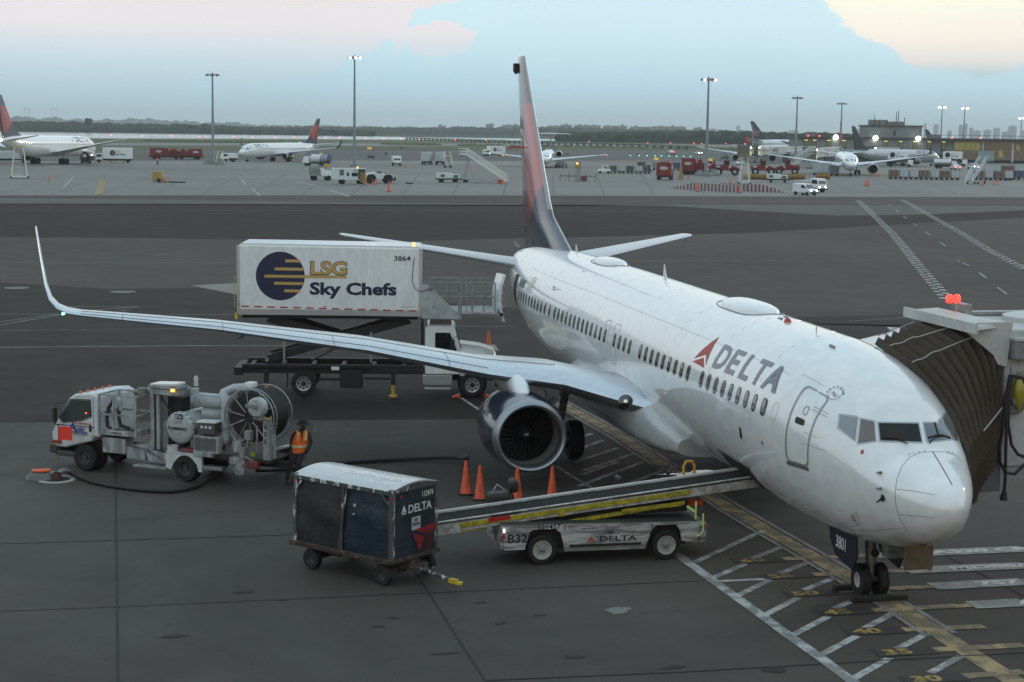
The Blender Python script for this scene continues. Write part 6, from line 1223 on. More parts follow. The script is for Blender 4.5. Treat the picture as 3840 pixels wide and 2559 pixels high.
# ---------------------------------------------------------------- mid-distance vehicles (local x forward, y left)
def place(px, py, az_, **k): g = G(px, py); return (g.x, g.y, 0), R(az_)
def simple_wheels(t, xs, y, r, w_=.3, m=None):
    for x in xs:
        for s in (1, -1):
            wo = part('wheel', TYRE, t, lambda b: b.lathe((x, s*y, r), (0, 1, 0), [(-w_/2, r*.55), (-w_/2, r*.95), (-w_*.3, r), (w_*.3, r), (w_/2, r*.95), (w_/2, r*.55)], 18))
            part('rim', m or mat('rim_pale', (.42, .42, .40), .5), wo, lambda b: b.lathe((x, s*(y+w_*.35), r), (0, s, 0), [(0, r*.56), (w_*.1, r*.5), (w_*.1, .001)], 14))
def van(label, px, py, az_, lights=True, cat='van'):
    p, a = place(px, py, az_); t = thing('van', label, cat, p, a)
    prof = [(-2.05, .45), (2.1, .38), (2.2, .75), (2.05, .98), (1.35, 1.12), (.75, 1.72), (.3, 1.86), (-1.9, 1.88), (-2.08, 1.7)]
    part('body', mat('van_white', (.68, .70, .72), .3, coat=.6), t, lambda b: b.prism(prof, 'y', -.85, .85), bevel=.08)
    for s in (1, -1): part('door_window', DARKGLASS, t, lambda b: b.prism([(.0, 1.18), (1.15, 1.15), (.68, 1.65), (.05, 1.68)], 'y', s*.84, s*.862)); 
    part('windscreen', DARKGLASS, t, lambda b: b.add([(1.40, -.72, 1.16), (1.40, .72, 1.16), (.80, .66, 1.74), (.80, -.66, 1.74)], [(0, 1, 2, 3)]), smooth=0)
    part('bumper', BLACK, t, lambda b: b.box(2.12, 2.26, -.8, .8, .35, .55)); part('grille', BLACK, t, lambda b: b.box(2.14, 2.21, -.4, .4, .62, .74))
    for s in (1, -1): part('headlight', LAMPW if lights else mat('headlamp_glass', (.5, .5, .5), .1), t, lambda b: b.lathe((2.1, s*.62, .80), (1, 0, 0), [(0, .14), (.10, .12), (.11, .001)], 12)); part('wing_mirror', BLACK, t, lambda b: b.box(1.0, 1.12, s*.86, s*1.05, 1.15, 1.32))
    simple_wheels(t, (-1.3, 1.4), .78, .33, .2); return t
def boxtruck(label, px, py, az_, L_=7, h=3.4, cab=True, logo=False, box=None, lights=False, group=None, cabc=None, clen=1.9):
    p, a = place(px, py, az_); t = thing('box_truck', label, 'truck', p, a, group)
    bm_ = box or TWHITE; x0 = -L_/2; x1 = L_/2-(clen if cab else 0)
    bx = part('cargo_box', bm_, t, lambda b: b.box(x0, x1, -1.2, 1.2, 1.0, h), bevel=.04); part('chassis', BLACK, t, lambda b: b.box(x0+.1, L_/2-.1, -.9, .9, .55, .95))
    if cab:
        part('cab', cabc or TWHITE, t, lambda b: b.prism([(x1+.05, .7), (L_/2, .7), (L_/2+.02, 1.35), (L_/2-.35, 2.35), (x1+.05, 2.4)], 'y', -1.05, 1.05), bevel=.05)
        part('windscreen', DARKGLASS, t, lambda b: b.add([(L_/2-.0, -.9, 1.45), (L_/2-.0, .9, 1.45), (L_/2-.30, .85, 2.2), (L_/2-.30, -.85, 2.2)], [(0, 1, 2, 3)]), smooth=0)
        for s in (1, -1): part('door_window', DARKGLASS, t, lambda b: b.prism([(x1+.35, 1.5), (L_/2-.12, 1.5), (L_/2-.4, 2.15), (x1+.35, 2.15)], 'y', s*1.045, s*1.065)); part('headlight', LAMPW if lights else mat('headlamp_glass', (.5, .5, .5), .1), t, lambda b: b.lathe((L_/2, s*.75, .95), (1, 0, 0), [(0, .13), (.05, .1), (.06, .001)], 10))
        part('bumper', BLACK, t, lambda b: b.box(L_/2, L_/2+.12, -1.05, 1.05, .45, .75))
    if logo:
        for s in (1, -1):
            ux = (-s*1, 0, 0); o = ((x0+x1)/2, s*1.2, (1.0+h)/2)
            d = flats('logo_disc', [[(-1.3+.75*math.cos(q), .05+.75*math.sin(q)) for q in [2*PI*k/32 for k in range(32)]]], NAVYINK, bx, o, ux, (0, 0, 1), .01)
            flats('logo_bar', [[(-1.75+abs(i)*.2, i*.24-.04), (-.62, i*.24-.04), (-.62, i*.24+.04), (-1.75+abs(i)*.2, i*.24+.04)] for i in (-2, -1, 0, 1, 2)], GOLD, d, o, ux, (0, 0, 1), .02)
            text_on('lettering', 'LSG', .75, GOLD, bx, (o[0]+(-s)*(-.45), o[1], o[2]+.18), ux, (0, 0, 1), .012, .02, 1.0); text_on('lettering', 'Sky Chefs', .62, NAVYINK, bx, (o[0]+(-s)*(-.45), o[1], o[2]-.5), ux, (0, 0, 1), .012, .02, .95)
    simple_wheels(t, (x0+1.2, L_/2-.9), .95, .45); return t
boxtruck('white catering truck with round navy logo under the wing of the left airliner', 262, 374, 93, L_=9.5, h=3.9, logo=True)
boxtruck('white catering truck with round logo on the far taxiway by the yellow sign', 1135, 359, 112, L_=9, h=3.9, logo=True)
boxtruck('grey square-backed lorry in mid distance, left one of the close pair', 981, 378.7, -20, L_=6, h=3.5, box=mat('lorry_grey', (.42, .45, .45), .5), group='pair of grey lorries'); boxtruck('grey square-backed lorry in mid distance, right one of the close pair', 1011, 378.7, -14, L_=6, h=3.5, box=mat('lorry_grey', (.42, .45, .45), .5), group='pair of grey lorries')
boxtruck('white utility lorry with headlights on right behind the small white van', 1862, 442, 205, L_=5.5, h=2.0, box=mat('lorry_grey', (.42, .45, .45), .5), lights=True)
van('small white van with headlights on driving at the edge of the dark taxiway', 1849, 449, 200)
def pickup(label, px, py, az_, c=None, lights=False, red=False):
    p, a = place(px, py, az_); t = thing('pickup_truck', label, 'pickup truck', p, a)
    part('body', c or mat('van_white', (.68, .70, .72), .3), t, lambda b: [b.prism([(-2.6, .5), (2.6, .5), (2.65, 1.0), (1.2, 1.15), (.7, 1.75), (-.5, 1.78), (-.6, 1.15), (-2.6, 1.15)], 'y', -.9, .9)], bevel=.06)
    part('windscreen', DARKGLASS, t, lambda b: b.add([(1.22, -.75, 1.2), (1.22, .75, 1.2), (.78, .7, 1.7), (.78, -.7, 1.7)], [(0, 1, 2, 3)]), smooth=0)
    for s in (1, -1):
        part('door_window', DARKGLASS, t, lambda b: b.prism([(-.4, 1.2), (1.0, 1.2), (.62, 1.66), (-.38, 1.66)], 'y', s*.89, s*.912)); part('headlight', LAMPW if lights else mat('headlamp_glass', (.5, .5, .5), .1), t, lambda b: b.lathe((2.62, s*.65, .85), (1, 0, 0), [(0, .14), (.05, .12), (.06, .001)], 10)); part('tail_light', REDL if red else REDLENS, t, lambda b: b.box(-2.64, -2.6, s*.6, s*.85, .8, 1.05))
    simple_wheels(t, (-1.7, 1.7), .85, .4, .25); return t
pickup('white pickup on the far taxiway just left of the logo catering truck', 1066, 360, 170); pickup('white pickup with bright headlights far out between red lamps', 1604, 356, 185, lights=True); pickup('white pickup with glowing tail lamps beyond the yellow taxiway sign', 1541, 353.5, 5, red=True)
pickup('white pickup with red tail lamps beside the silver tanker by the far terminal', 2195, 391, -10, red=True); pickup('white crew pickup parked below the fin of the T-tail airliner', 1290, 386, 150, c=mat('dark_pickup', (.08, .09, .1), .4)); pickup('cream car by the lit far terminal ground floor', 2236, 389, 175, lights=True)
# the belt-cart cluster near the centre left
def gpu_bus():
    p, a = place(801, 423, -86); t = thing('air_start_unit', 'long white air start vehicle with open doorway beside the tow tractor', 'ground unit', p, a)
    WT = mat('unit_white', (.60, .65, .66), .4, dirt=.2, dscale=1)
    part('body', WT, t, lambda b: [b.box(-2.9, 1.45, -1.1, 1.1, .75, 2.75), b.box(1.45, 2.9, -1.1, 1.1, 2.6, 2.75), b.box(1.45, 2.9, .9, 1.1, .75, 2.6), b.box(2.8, 2.9, -1.1, 1.1, .75, 2.6), b.box(1.45, 2.9, -1.1, 1.1, .6, .8)], bevel=.03)
    part('side_grille', mat('grille_dark', (.10, .11, .11), .5), t, lambda b: b.box(-1.8, -1.05, -1.115, -1.1, 1.5, 2.5)); part('control_panel', BLACK, t, lambda b: b.box(-.55, -.15, -1.115, -1.1, 1.4, 2.0)); part('side_window', DARKGLASS, t, lambda b: b.box(.35, 1.4, -1.115, -1.1, 1.35, 2.0))
    part('hose_stack', mat('hose_yellow', (.32, .22, .05), .6), t, lambda b: [b.lathe((2.35, -1.0, z), (0, 0, 1), [(0, .5), (.1, .56), (.2, .5)], 14) for z in (.3, .55, .8, 1.05, 1.3, 1.55, 1.8)]); part('beacon', AMBER, t, lambda b: b.lathe((1.7, .6, 2.75), (0, 0, 1), [(0, .16), (.25, .12), (.3, .001)], 10)); part('lettering_panel', INK, t, lambda b: b.box(.6, 1.2, -1.112, -1.1, 2.3, 2.42))
    simple_wheels(t, (-1.2, 2.0), .95, .42); part('exhaust', STEEL, t, lambda b: b.cyl((.1, .3, 2.75), (.1, .3, 3.05), .15))
gpu_bus()
def tow_tractor():
    p, a = place(871, 421.5, -88); t = thing('tow_tractor', 'low white pushback tractor with big black tyres right of the long white unit', 'tow tractor', p, a)
    part('body', mat('unit_white', (.60, .65, .66), .4), t, lambda b: b.prism([(-2.6, .75), (-2.45, 1.7), (-.9, 1.95), (.2, 1.75), (.9, 1.7), (2.1, 1.6), (2.5, 1.2), (2.5, .75)], 'y', -1.2, 1.2), bevel=.06)
    for x in (-1.6, 1.45): part('arch', BLACK, t, lambda b: b.prism([(x-.95, .7), (x-.75, 1.35), (x-.35, 1.62), (x+.35, 1.62), (x+.75, 1.35), (x+.95, .7)], 'y', -1.22, 1.22))
    simple_wheels(t, (-1.6, 1.45), 1.15, .68, .4); part('seat', BLACK, t, lambda b: [b.box(-.5, .3, -.6, -.1, 1.7, 2.1)], bevel=.05); part('rear_weight', BLACK, t, lambda b: b.box(2.45, 2.85, -1.1, 1.1, .5, 1.15), bevel=.04); part('lamp_post', STEEL, t, lambda b: [b.cyl((2.2, .5, 1.5), (2.2, .5, 2.5), .03)]); part('seat_cushion', RED, t, lambda b: b.box(.9, 1.4, -.5, .3, 1.65, 1.9))
tow_tractor()
def lift_truck():
    p, a = place(737, 415, -84); t = thing('deicing_truck', 'small white bonneted lorry with pipework deck left of the long white unit', 'truck', p, a)
    part('bonnet', TWHITE, t, lambda b: [b.box(.6, 1.95, -.95, .95, .75, 1.75), b.prism([(-.1, .75), (.6, .75), (.6, 1.8), (.45, 2.2), (-.1, 2.2)], 'y', -.95, .95)], bevel=.12); part('windscreen', DARKGLASS, t, lambda b: b.add([(.62, -.8, 1.8), (.62, .8, 1.8), (.46, .75, 2.15), (.46, -.75, 2.15)], [(0, 1, 2, 3)]), smooth=0)
    part('deck', GREYW, t, lambda b: [b.box(-2.2, -.1, -1, 1, .9, 1.05)]+[b.tube([(-2.1+i*.35, -.8+j*.5, 1.0), (-2.0+i*.33, -.75+j*.5, 2.3+.2*math.sin(i*3+j))], .06, 6) for i in range(6) for j in range(4)]); part('boom', GREYW, t, lambda b: [b.box(-2.3, 1.0, -.3, .1, 2.3, 2.55), b.box(-1.5, .3, .3, .5, 2.6, 2.75)]); part('basket', YELLOW, t, lambda b: b.box(.6, 1.5, -.5, .5, 2.55, 3.1))
    simple_wheels(t, (-1.3, 1.3), .9, .48)
lift_truck()
def tanker(label, px, py, az_, L_=7, striped=False, c=None, logo=None, cab=True):
    p, a = place(px, py, az_); t = thing('tank_truck', label, 'tank truck', p, a)
    tk = part('tank', c or mat('tank_pale', (.58, .60, .62), .3, metal=.3), t, lambda b: b.lathe((-L_/2, 0, 1.95), (1, 0, 0), [(0, .001), (.02, .8), (.25, 1.05), (L_-2.2, 1.05), (L_-2.0, .8), (L_-1.98, .001)], 24)); part('chassis', BLACK, t, lambda b: b.box(-L_/2, L_/2, -.8, .8, .6, .95))
    if cab: part('cab', TWHITE, t, lambda b: b.prism([(L_/2-1.7, .7), (L_/2, .7), (L_/2, 1.4), (L_/2-.3, 2.4), (L_/2-1.7, 2.4)], 'y', -1.05, 1.05), bevel=.05); part('windscreen', DARKGLASS, t, lambda b: b.add([(L_/2+.02, -.9, 1.4), (L_/2+.02, .9, 1.4), (L_/2-.26, .85, 2.25), (L_/2-.26, -.85, 2.25)], [(0, 1, 2, 3)]), smooth=0)
    if striped:
        m = mat('net_navy', (.05, .06, .14), .6); part('stripe_cover', m, t, lambda b: [b.lathe((-L_/2-.3+i*.38, 0, 1.95), (1, 0, 0), [(0, 1.1), (.16, 1.12)], 20) for i in range(7)])
    if logo: text_on('lettering', logo, .8, INK, tk, (L_/2-2.4, 1.07, 1.7), (-1, 0, 0), (0, 0, 1), .01, .02, 1.1)
    simple_wheels(t, (-L_/2+1, -L_/2+2.1, L_/2-.9), .9, .45); return t
tanker('tank truck with navy and white striped cover in front of the left-facing airliner', 728, 382, 60, striped=True, c=mat('tank_white', (.6, .62, .64), .4)); tanker('silver road tanker with lettering below the wing at the far terminal', 2172, 388, -112, c=mat('tank_silver', (.55, .57, .60), .25, metal=.8), logo=None)
boxtruck('white tractor unit with dark windscreen and tank behind, centre left of mid apron', 911, 381, 175, L_=6, h=2.6, box=mat('tank_white', (.6, .62, .64), .4)); boxtruck('pale bus-like vehicle at the extreme left below the tail', 18, 374, -88, L_=9, h=2.9, cab=False, box=mat('unit_white', (.60, .65, .66), .4)); boxtruck('white belt lorry with open ladder nose by the left-facing airliner', 527, 372, 100, L_=4.5, h=2.4)
boxtruck('vehicle with blazing headlights under the engine of the left airliner', 197, 376, 188, L_=4.5, h=1.9, lights=True, box=BLACK)
def gpu(label, px, py, az_, L_=4.2, c=None):
    p, a = place(px, py, az_); t = thing('ground_power_unit', label, 'ground power unit', p, a)
    part('casing', c or mat('unit_white', (.60, .65, .66), .4), t, lambda b: [b.box(-L_/2, L_*.18, -.8, .8, .75, 1.75), b.box(L_*.2, L_/2, -.75, .75, .75, 1.5)], bevel=.06); part('panel', mat('grille_dark', (.1, .11, .11), .5), t, lambda b: b.box(L_*.22, L_*.42, -.77, -.75, .85, 1.4)); part('panel', mat('grille_dark', (.1, .11, .11), .5), t, lambda b: b.box(-L_*.4, -L_*.2, -.82, -.8, 1.0, 1.5)); part('bed', BLACK, t, lambda b: b.box(-L_/2-.1, L_/2+.5, -.8, .8, .5, .72)); part('towbar', STEEL, t, lambda b: b.tube([(L_/2+.4, 0, .55), (L_/2+1.3, 0, .4)], .05, 6))
    simple_wheels(t, (-L_*.3, L_*.35), .7, .28, .2); return t
gpu('small white power cart on the open apron left of the airstairs', 1029, 419.5, -82); gpu('white power cart in front of the yellow plough blades', 1786, 420, -110); gpu('squat white cart at the foot of the right-hand floodlight mast', 1608, 400.5, -104)
def tug(label, px, py, az_, c=None):
    p, a = place(px, py, az_); t = thing('baggage_tug', label, 'baggage tug', p, a)
    part('body', c or TWHITE, t, lambda b: b.prism([(-1.5, .4), (1.5, .4), (1.5, .95), (.4, 1.05), (.1, 1.2), (-1.5, 1.0)], 'y', -.75, .75), bevel=.05); part('canopy', c or TWHITE, t, lambda b: [b.box(-.9, .5, -.7, .7, 1.9, 1.98)]+[b.box(x-.03, x+.03, y-.03, y+.03, 1.0, 1.9) for x in (-.85, .4) for y in (-.65, .65)]); part('seat', BLACK, t, lambda b: b.box(-.6, -.2, -.5, .5, 1.0, 1.5)); simple_wheels(t, (-.95, .95), .65, .33, .2); return t
tug('white baggage tug at the head of the cart train beyond the guidance post', 1388, 399, 80); tug('white baggage tug between carts left of the square red machine', 1490, 393.5, 175); tug('small green tug far out right of the mast', 1665, 366, 100, c=mat('tug_green', (.06, .12, .07), .5)); tug('tug with orange beacon under the far bridges', 1700, 380, 120)  # third tug has a plain green body
def container(label, px, py, az_, c, n=1, L_=2.4, group='cargo containers on dollies', h=1.6):
    for i in range(n):
        g = G(px, py); d = Vector((math.cos(R(az_)), math.sin(R(az_)), 0))*(i*(L_+.35))
        t = thing('container_dolly', label[i] if isinstance(label, list) else label, 'container dolly', (g.x+d.x, g.y+d.y, 0), R(az_), group)
        m = c[i % len(c)] if isinstance(c, list) else c
        cb = part('container', m, t, lambda b: b.prism([(-L_/2, .55), (L_/2, .55), (L_/2, .55+h), (-L_/2, .55+h), (-L_/2-.0, 1.0)], 'y', -.8, .8)); part('container_frame', STEEL, cb, lambda b: [b.box(x-.04, x+.04, s*.8, s*.84, .55, .55+h) for x in (-L_/2+.04, -.05, L_/2-.04) for s in (1, -1)]+[b.box(-L_/2, L_/2, s*.8, s*.84, z, z+.08) for z in (.55, .47+h) for s in (1, -1)])
        part('dolly_bed', BLACK, t, lambda b: [b.box(-L_/2-.1, L_/2+.1, -.85, .85, .38, .5)]+[b.cyl((x, -.75, .2), (x, .75, .2), .2, n=10) for x in (-L_/2+.4, L_/2-.4)])
CW = mat('container_white', (.46, .50, .51), .5, dirt=.4, dscale=2); CBn = mat('container_brown', (.17, .10, .07), .6, dirt=.4); CD = mat('container_dark', (.05, .06, .06), .5); CBl = mat('container_blue', (.05, .07, .16), .5); CM = mat('container_maroon', (.10, .03, .04), .5)
names_ = lambda base, n: [f'{base}, {w}' for w in (['leftmost of the row', 'second from the left', 'third from the left', 'fourth from the left', 'fifth from the left', 'sixth from the left', 'seventh from the left', 'last on the right', 'end one'][:n])]
container(names_('pale container on a dolly before the far terminal', 7), 2052, 412, -106, [CBn, CW, CW, CBn, CW, CBn, CW], 7, L_=1.95); container(names_('open white cart beyond the guidance post', 5), 1408, 398.5, -100, [CD, CW, CD, CW, CD], 5, L_=1.7, h=1.3, group='open carts behind the white tug')
container(names_('dark covered cart left of the square red machine', 2), 1474, 391, -98, [CD, mat('container_grey', (.22, .24, .24), .5)], 2, L_=2.2, group='dark carts'); container(names_('blue cart right of the square red machine', 2), 1553, 392, -100, [CBl, CW], 2, L_=2.0, group='blue carts'); container(names_('cart beside the far boarding stairs', 4), 2248, 414, -104, [CBn, CW, CBn, CW], 4, L_=1.9, group='carts by the boarding stairs'); container(names_('dark cart at the right edge of the apron', 3), 2322, 413, -104, [CM, CBl, CBn], 3, L_=2.3, group='carts at the right edge')
container(names_('white cart in front of the far building', 4), 2286, 398, -106, [CW, CBn, CW, CW], 4, L_=3.0, group='white carts by the far building')
container('white covered cart left of the nose of the far facing airliner', 1888, 403, -100, CW, 1, L_=4.2, h=2.4, group='carts by the far facing airliner'); container('dark blue cart beside the white covered one', 1916, 405, -100, mat('container_slate', (.09, .11, .14), .5), 1, L_=2.2, h=2.0, group='carts by the far facing airliner')
# lifted catering boxes by the silver airliner
for x, y, lb in ((2064, 371, 'lifted white catering box with logo against the silver airliner, left'), (2190, 374, 'lifted white catering box with logo in front of the lit windows, right')):
    c = D(x, 560 if x < 2100 else 590); t = thing('catering_truck', lb, 'catering truck', (c.x, c.y, 0), R(-112), 'catering trucks at the far terminal'); bx = part('cargo_box', TWHITE, t, lambda b: b.box(-3, 3.2, -1.2, 1.2, 2.6, 5.0), bevel=.04)
    part('scissor_arm', BLACK, t, lambda b: [b.prism([(-2.6, 1.0), (-2.3, .9), (2.8, 2.5), (2.5, 2.6)], 'y', -.8, -.7), b.prism([(2.6, 1.0), (2.3, .9), (-2.8, 2.5), (-2.5, 2.6)], 'y', -.6, -.5)]); part('chassis', BLACK, t, lambda b: b.box(-3, 4, -1, 1, .6, .95)); part('cab', TWHITE, t, lambda b: b.box(3.3, 4.9, -1, 1, .7, 2.3), bevel=.1); simple_wheels(t, (-2, 3.8), .95, .45)
    o = (0, -1.2, 3.8); flats('logo_disc', [[(-1.6+.85*math.cos(q), .85*math.sin(q)) for q in [2*PI*k/28 for k in range(28)]]], NAVYINK, bx, o, (1, 0, 0), (0, 0, 1), .01); text_on('lettering', 'LSG', .7, GOLD, bx, (-.5, -1.2, 3.95), (1, 0, 0), (0, 0, 1), .012, .02); text_on('lettering', 'Sky Chefs', .62, NAVYINK, bx, (-.5, -1.2, 3.25), (1, 0, 0), (0, 0, 1), .012, .02, .95)
# stairs
def airstairs(label, px, py, az_, h=3.4, L_=6.5, c=None, canopy=False, rail=True, s_=1.0, mx=0):
    p, a = place(px, py, az_); t = thing('boarding_stairs', label, 'boarding stairs', p, a); c = c or mat('stairs_pale', (.66, .65, .60), .5)
    x0, x1 = -L_/2, L_/2; sl = lambda x: .35+(x-x0)/(L_-1.4)*(h-.35)
    part('flight', c, t, lambda b: [b.prism([(x0, .3), (x1-1.4, h-.1), (x1-1.4, h+.1), (x0, .55)], 'y', y, y+.08) for y in (-.8, .72)]+[b.box(x0+i*.42, x0+i*.42+.3, -.72, .72, sl(x0+i*.42), sl(x0+i*.42)+.04) for i in range(int((L_-1.5)/.42))]+[b.box(x1-1.4, x1, -.8, .8, h-.05, h+.05)])
    if rail:
        for y in (-.78, .78): part('handrail', c, t, lambda b: [b.tube([(x0, y, 1.4), (x1-1.4, y, h+1.05), (x1, y, h+1.05)], .06, 6), b.tube([(x0, y, .95), (x1-1.4, y, h+.6), (x1, y, h+.6)], .045, 6)]+[b.tube([(x0+(L_-1.4)*i/6, y, sl(x0+(L_-1.4)*i/6)), (x0+(L_-1.4)*i/6, y, sl(x0+(L_-1.4)*i/6)+1.0)], .045, 5) for i in range(7)])
    part('undercarriage', STRUT, t, lambda b: [b.box(x0+.8, x1-.6, -.7, .7, .42, .6), b.tube([(x1-1.0, -.6, .5), (x1-1.8, -.6, h-.3)], .06, 6), b.tube([(x1-1.0, .6, .5), (x1-1.8, .6, h-.3)], .06, 6), b.tube([(x1-2.8, .0, .5), (x1-1.2, 0, h-.2)], .05, 6)])
    if canopy: part('canopy', mat('canopy_clear', (.30, .31, .30), .3), t, lambda b: b.loft([[(x, .85*math.cos(q), z+1.2+.8*math.sin(q)) for q in [k*PI/10 for k in range(11)]] for x, z in ((x0+.5, .9), (x1-1.4, h), (x1+.3, h+.1))], caps=False, closed=False))
    simple_wheels(t, (x0+1.3, x1-1.2), .75, .3, .2); return t
airstairs('tall pale airstairs with yellow top platform in mid apron left of the big fin', 1110, 420, 64, h=5.2, L_=9.2); airstairs('small white service steps standing right of the two grey lorries', 1029, 385.5, 150, h=3.0, L_=3.4); airstairs('wide white boarding stairs near the right edge by the far terminal', 2243, 423, -50, h=4.6, L_=8, c=mat('unit_white', (.60, .65, .66), .4)); airstairs('boarding stairs with clear ribbed canopy up to the lit bridge cab', 1842, 389, -75, h=4.5, L_=8, canopy=True)
def stand(label, px, py, h=5.4, w_=1.6, az_=0):
    p, a = place(px, py, az_); t = thing('maintenance_steps', label, 'maintenance steps', p, a); m = mat('steps_pale', (.62, .62, .56), .5)
    part('tower', m, t, lambda b: [b.tube([(x*w_, y*w_*.6, .3), (x*w_*.55, y*w_*.4, h)], .09, 6) for x in (-1, 1) for y in (-1, 1)]+[b.box(-w_*.6, w_*.6, -w_*.4, w_*.4, h-.05, h+.05)]+[b.box(-w_*.5, w_*.5, -w_*.62+i*.04, -w_*.55+i*.04, .6+i*.32, .66+i*.32) for i in range(int(h/.33))])
    part('guard_rail', YELLOW, t, lambda b: [b.tube([(-w_*.9, -w_*.4, h), (-w_*.9, -w_*.4, h+1.1), (w_*.6, -w_*.4, h+1.1), (w_*.6, -w_*.4, h)], .04, 6), b.box(-w_*1.2, w_*.6, -w_*.45, -w_*.35, h, h+.12)]); part('base', m, t, lambda b: b.box(-w_*1.05, w_*1.05, -w_*.8, w_*.8, .25, .38))
    for x in (-1, 1):
        for y in (-1, 1): part('castor', TYRE, t, lambda b: b.lathe((x*w_*1.1, y*w_*.7, .22), (1, 0, 0), [(-.08, .001), (-.08, .22), (.08, .22), (.08, .001)], 12))
stand('tall wheeled access steps with yellow rail at the far left', 45, 410, h=5.6, w_=1.35, az_=-90); stand('brown-grey wheeled access steps right of the first red loader', 1710, 423, h=4.6, w_=1.0, az_=-100); stand('wheeled access steps behind the lamp mast on the left apron', 506, 378, h=3.4, w_=1.1, az_=-90)
# snow melters and loaders in faded red
OV = mat('oval_white', (.6, .6, .6), .5)
def snow_machine(label, px, py, az_, L_=8, w_=1.4, h=3.4, stacks=True, group='red snow removal machines'):
    p, a = place(px, py, az_); t = thing('snow_melter', label, 'snow machine', p, a, group)
    hop = part('hopper', SREDD, t, lambda b: [b.prism([(-L_/2, .9), (L_*.12, .9), (L_*.12, h), (-L_/2+.2, h)], 'y', -w_, w_)], bevel=.05)
    part('engine_housing', SREDD, t, lambda b: [b.box(L_*.14, L_/2, -w_*.95, w_*.95, .9, h*.78), b.box(L_*.2, L_*.4, -w_*.5, w_*.5, h*.78, h*.95), b.cyl((L_*.30, -w_*.3, h*.78), (L_*.30, -w_*.3, h*1.1), .12)], bevel=.05); part('door_panel', mat('snow_red_dark', (.08, .012, .01), .6), t, lambda b: [b.box(L_*.18, L_*.3, -w_*.97, -w_*.95, 1.1, h*.7), b.box(L_*.33, L_*.46, -w_*.97, -w_*.95, 1.1, h*.7), b.box(-L_*.4, -L_*.2, -w_-.02, -w_, 1.0, 1.5)])
    part('chassis', BLACK, t, lambda b: b.box(-L_/2, L_/2+.4, -w_*.8, w_*.8, .55, .88))
    for (ux, o) in (((1, 0, 0), (-L_*.2, -w_, h*.72)), ((-1, 0, 0), (-L_*.2, w_, h*.72)), ((0, -1, 0), (-L_/2, 0, h*.68))):
        ov = flats('oval_sign', [[(.85*math.cos(q), .32*math.sin(q)) for q in [2*PI*k/24 for k in range(24)]]], OV, hop, o, ux, (0, 0, 1), .02); text_on('lettering', 'SNOWLIFT', .30, INK, ov, tuple(Vector(o)-Vector((0, 0, .10))), ux, (0, 0, 1), .03, .008, .8, align='CENTER')
    if stacks: part('stack', SREDD, t, lambda b: [b.cyl((-L_*.45, 0, h), (-L_*.45, 0, h+.7), .05), b.box(-L_*.48, L_*.1, -w_*.5, w_*.5, h, h+.12)])
    simple_wheels(t, (-L_*.32, -L_*.2, L_*.38), w_*.8, .48, .35, m=mat('rim_rust', (.2, .18, .17), .5)); return t
snow_machine('long red snow melter left of the left floodlight mast, left one of the pair', 378, 366.5, -86, L_=8.8, h=3.2); snow_machine('long red snow melter right next to the left mast, right one of the pair', 438, 366.5, 92, L_=7, h=3.0); snow_machine('square-backed red snow melter with white oval sign standing alone', 1528, 413.5, -24, L_=5.5, w_=1.55, h=3.6); snow_machine('tall red snow melter with oval sign left of the right-hand mast', 1592, 402, -112, L_=5.6, w_=1.5, h=3.7); snow_machine('low red snow machine directly behind the right-hand mast', 1632, 397, -112, L_=3.0, w_=1.0, h=2.8)
def loader(label, px, py, az_, s_=1.):
    p, a = place(px, py, az_); t = thing('wheel_loader', label, 'wheel loader', p, a, 'red wheel loaders')
    part('body', SREDD, t, lambda b: [b.prism([(-3.2, 1.1), (-3.2, 2.2), (-1.2, 2.5), (.2, 2.3), (.2, 1.1)], 'y', -1, 1), b.box(.3, 2.4, -.5, .5, .9, 1.7), b.prism([(.6, 1.6), (3.3, .9), (3.5, 1.3), (1.0, 2.3)], 'y', -.7, -.5), b.prism([(.6, 1.6), (3.3, .9), (3.5, 1.3), (1.0, 2.3)], 'y', .5, .7)], bevel=.04)
    cb = part('cab', SREDD, t, lambda b: [b.box(-1.0, .4, -.75, .75, 3.35, 3.5)]+[b.box(x-.06, x+.06, y-.06, y+.06, 2.3, 3.35) for x in (-.9, .3) for y in (-.68, .68)], bevel=.02); part('cab_glass', DARKGLASS, cb, lambda b: b.box(-.88, .28, -.66, .66, 2.3, 3.34)); part('oval_sign', OV, t, lambda b: b.prism([(-2.2+.5*math.cos(q), 2.0+.2*math.sin(q)) for q in [2*PI*k/16 for k in range(16)]], 'y', -1.02, -1.0))
    for x in (-2.1, 1.7):
        for s in (1, -1):
            wo = part('wheel', TYRE, t, lambda b: b.lathe((x, s*1.05, .85), (0, 1, 0), [(-.28, .4), (-.28, .78), (-.2, .85), (.2, .85), (.28, .78), (.28, .4)], 20)); part('rim', mat('rim_pale', (.42, .42, .40), .5), wo, lambda b: b.lathe((x, s*1.3, .85), (0, s, 0), [(0, .42), (.04, .38), (.04, .001)], 16))
    part('grille', BLACK, t, lambda b: b.box(-3.24, -3.2, -.8, .8, 1.2, 2.1)); return t
loader('red wheel loader nearest the right-hand mast, facing right', 1672, 403, -112); loader('red wheel loader behind the yellow plough blades, middle one', 1756, 403, -112); loader('red wheel loader furthest right, under the ribbed stair canopy', 1806, 402, 68)
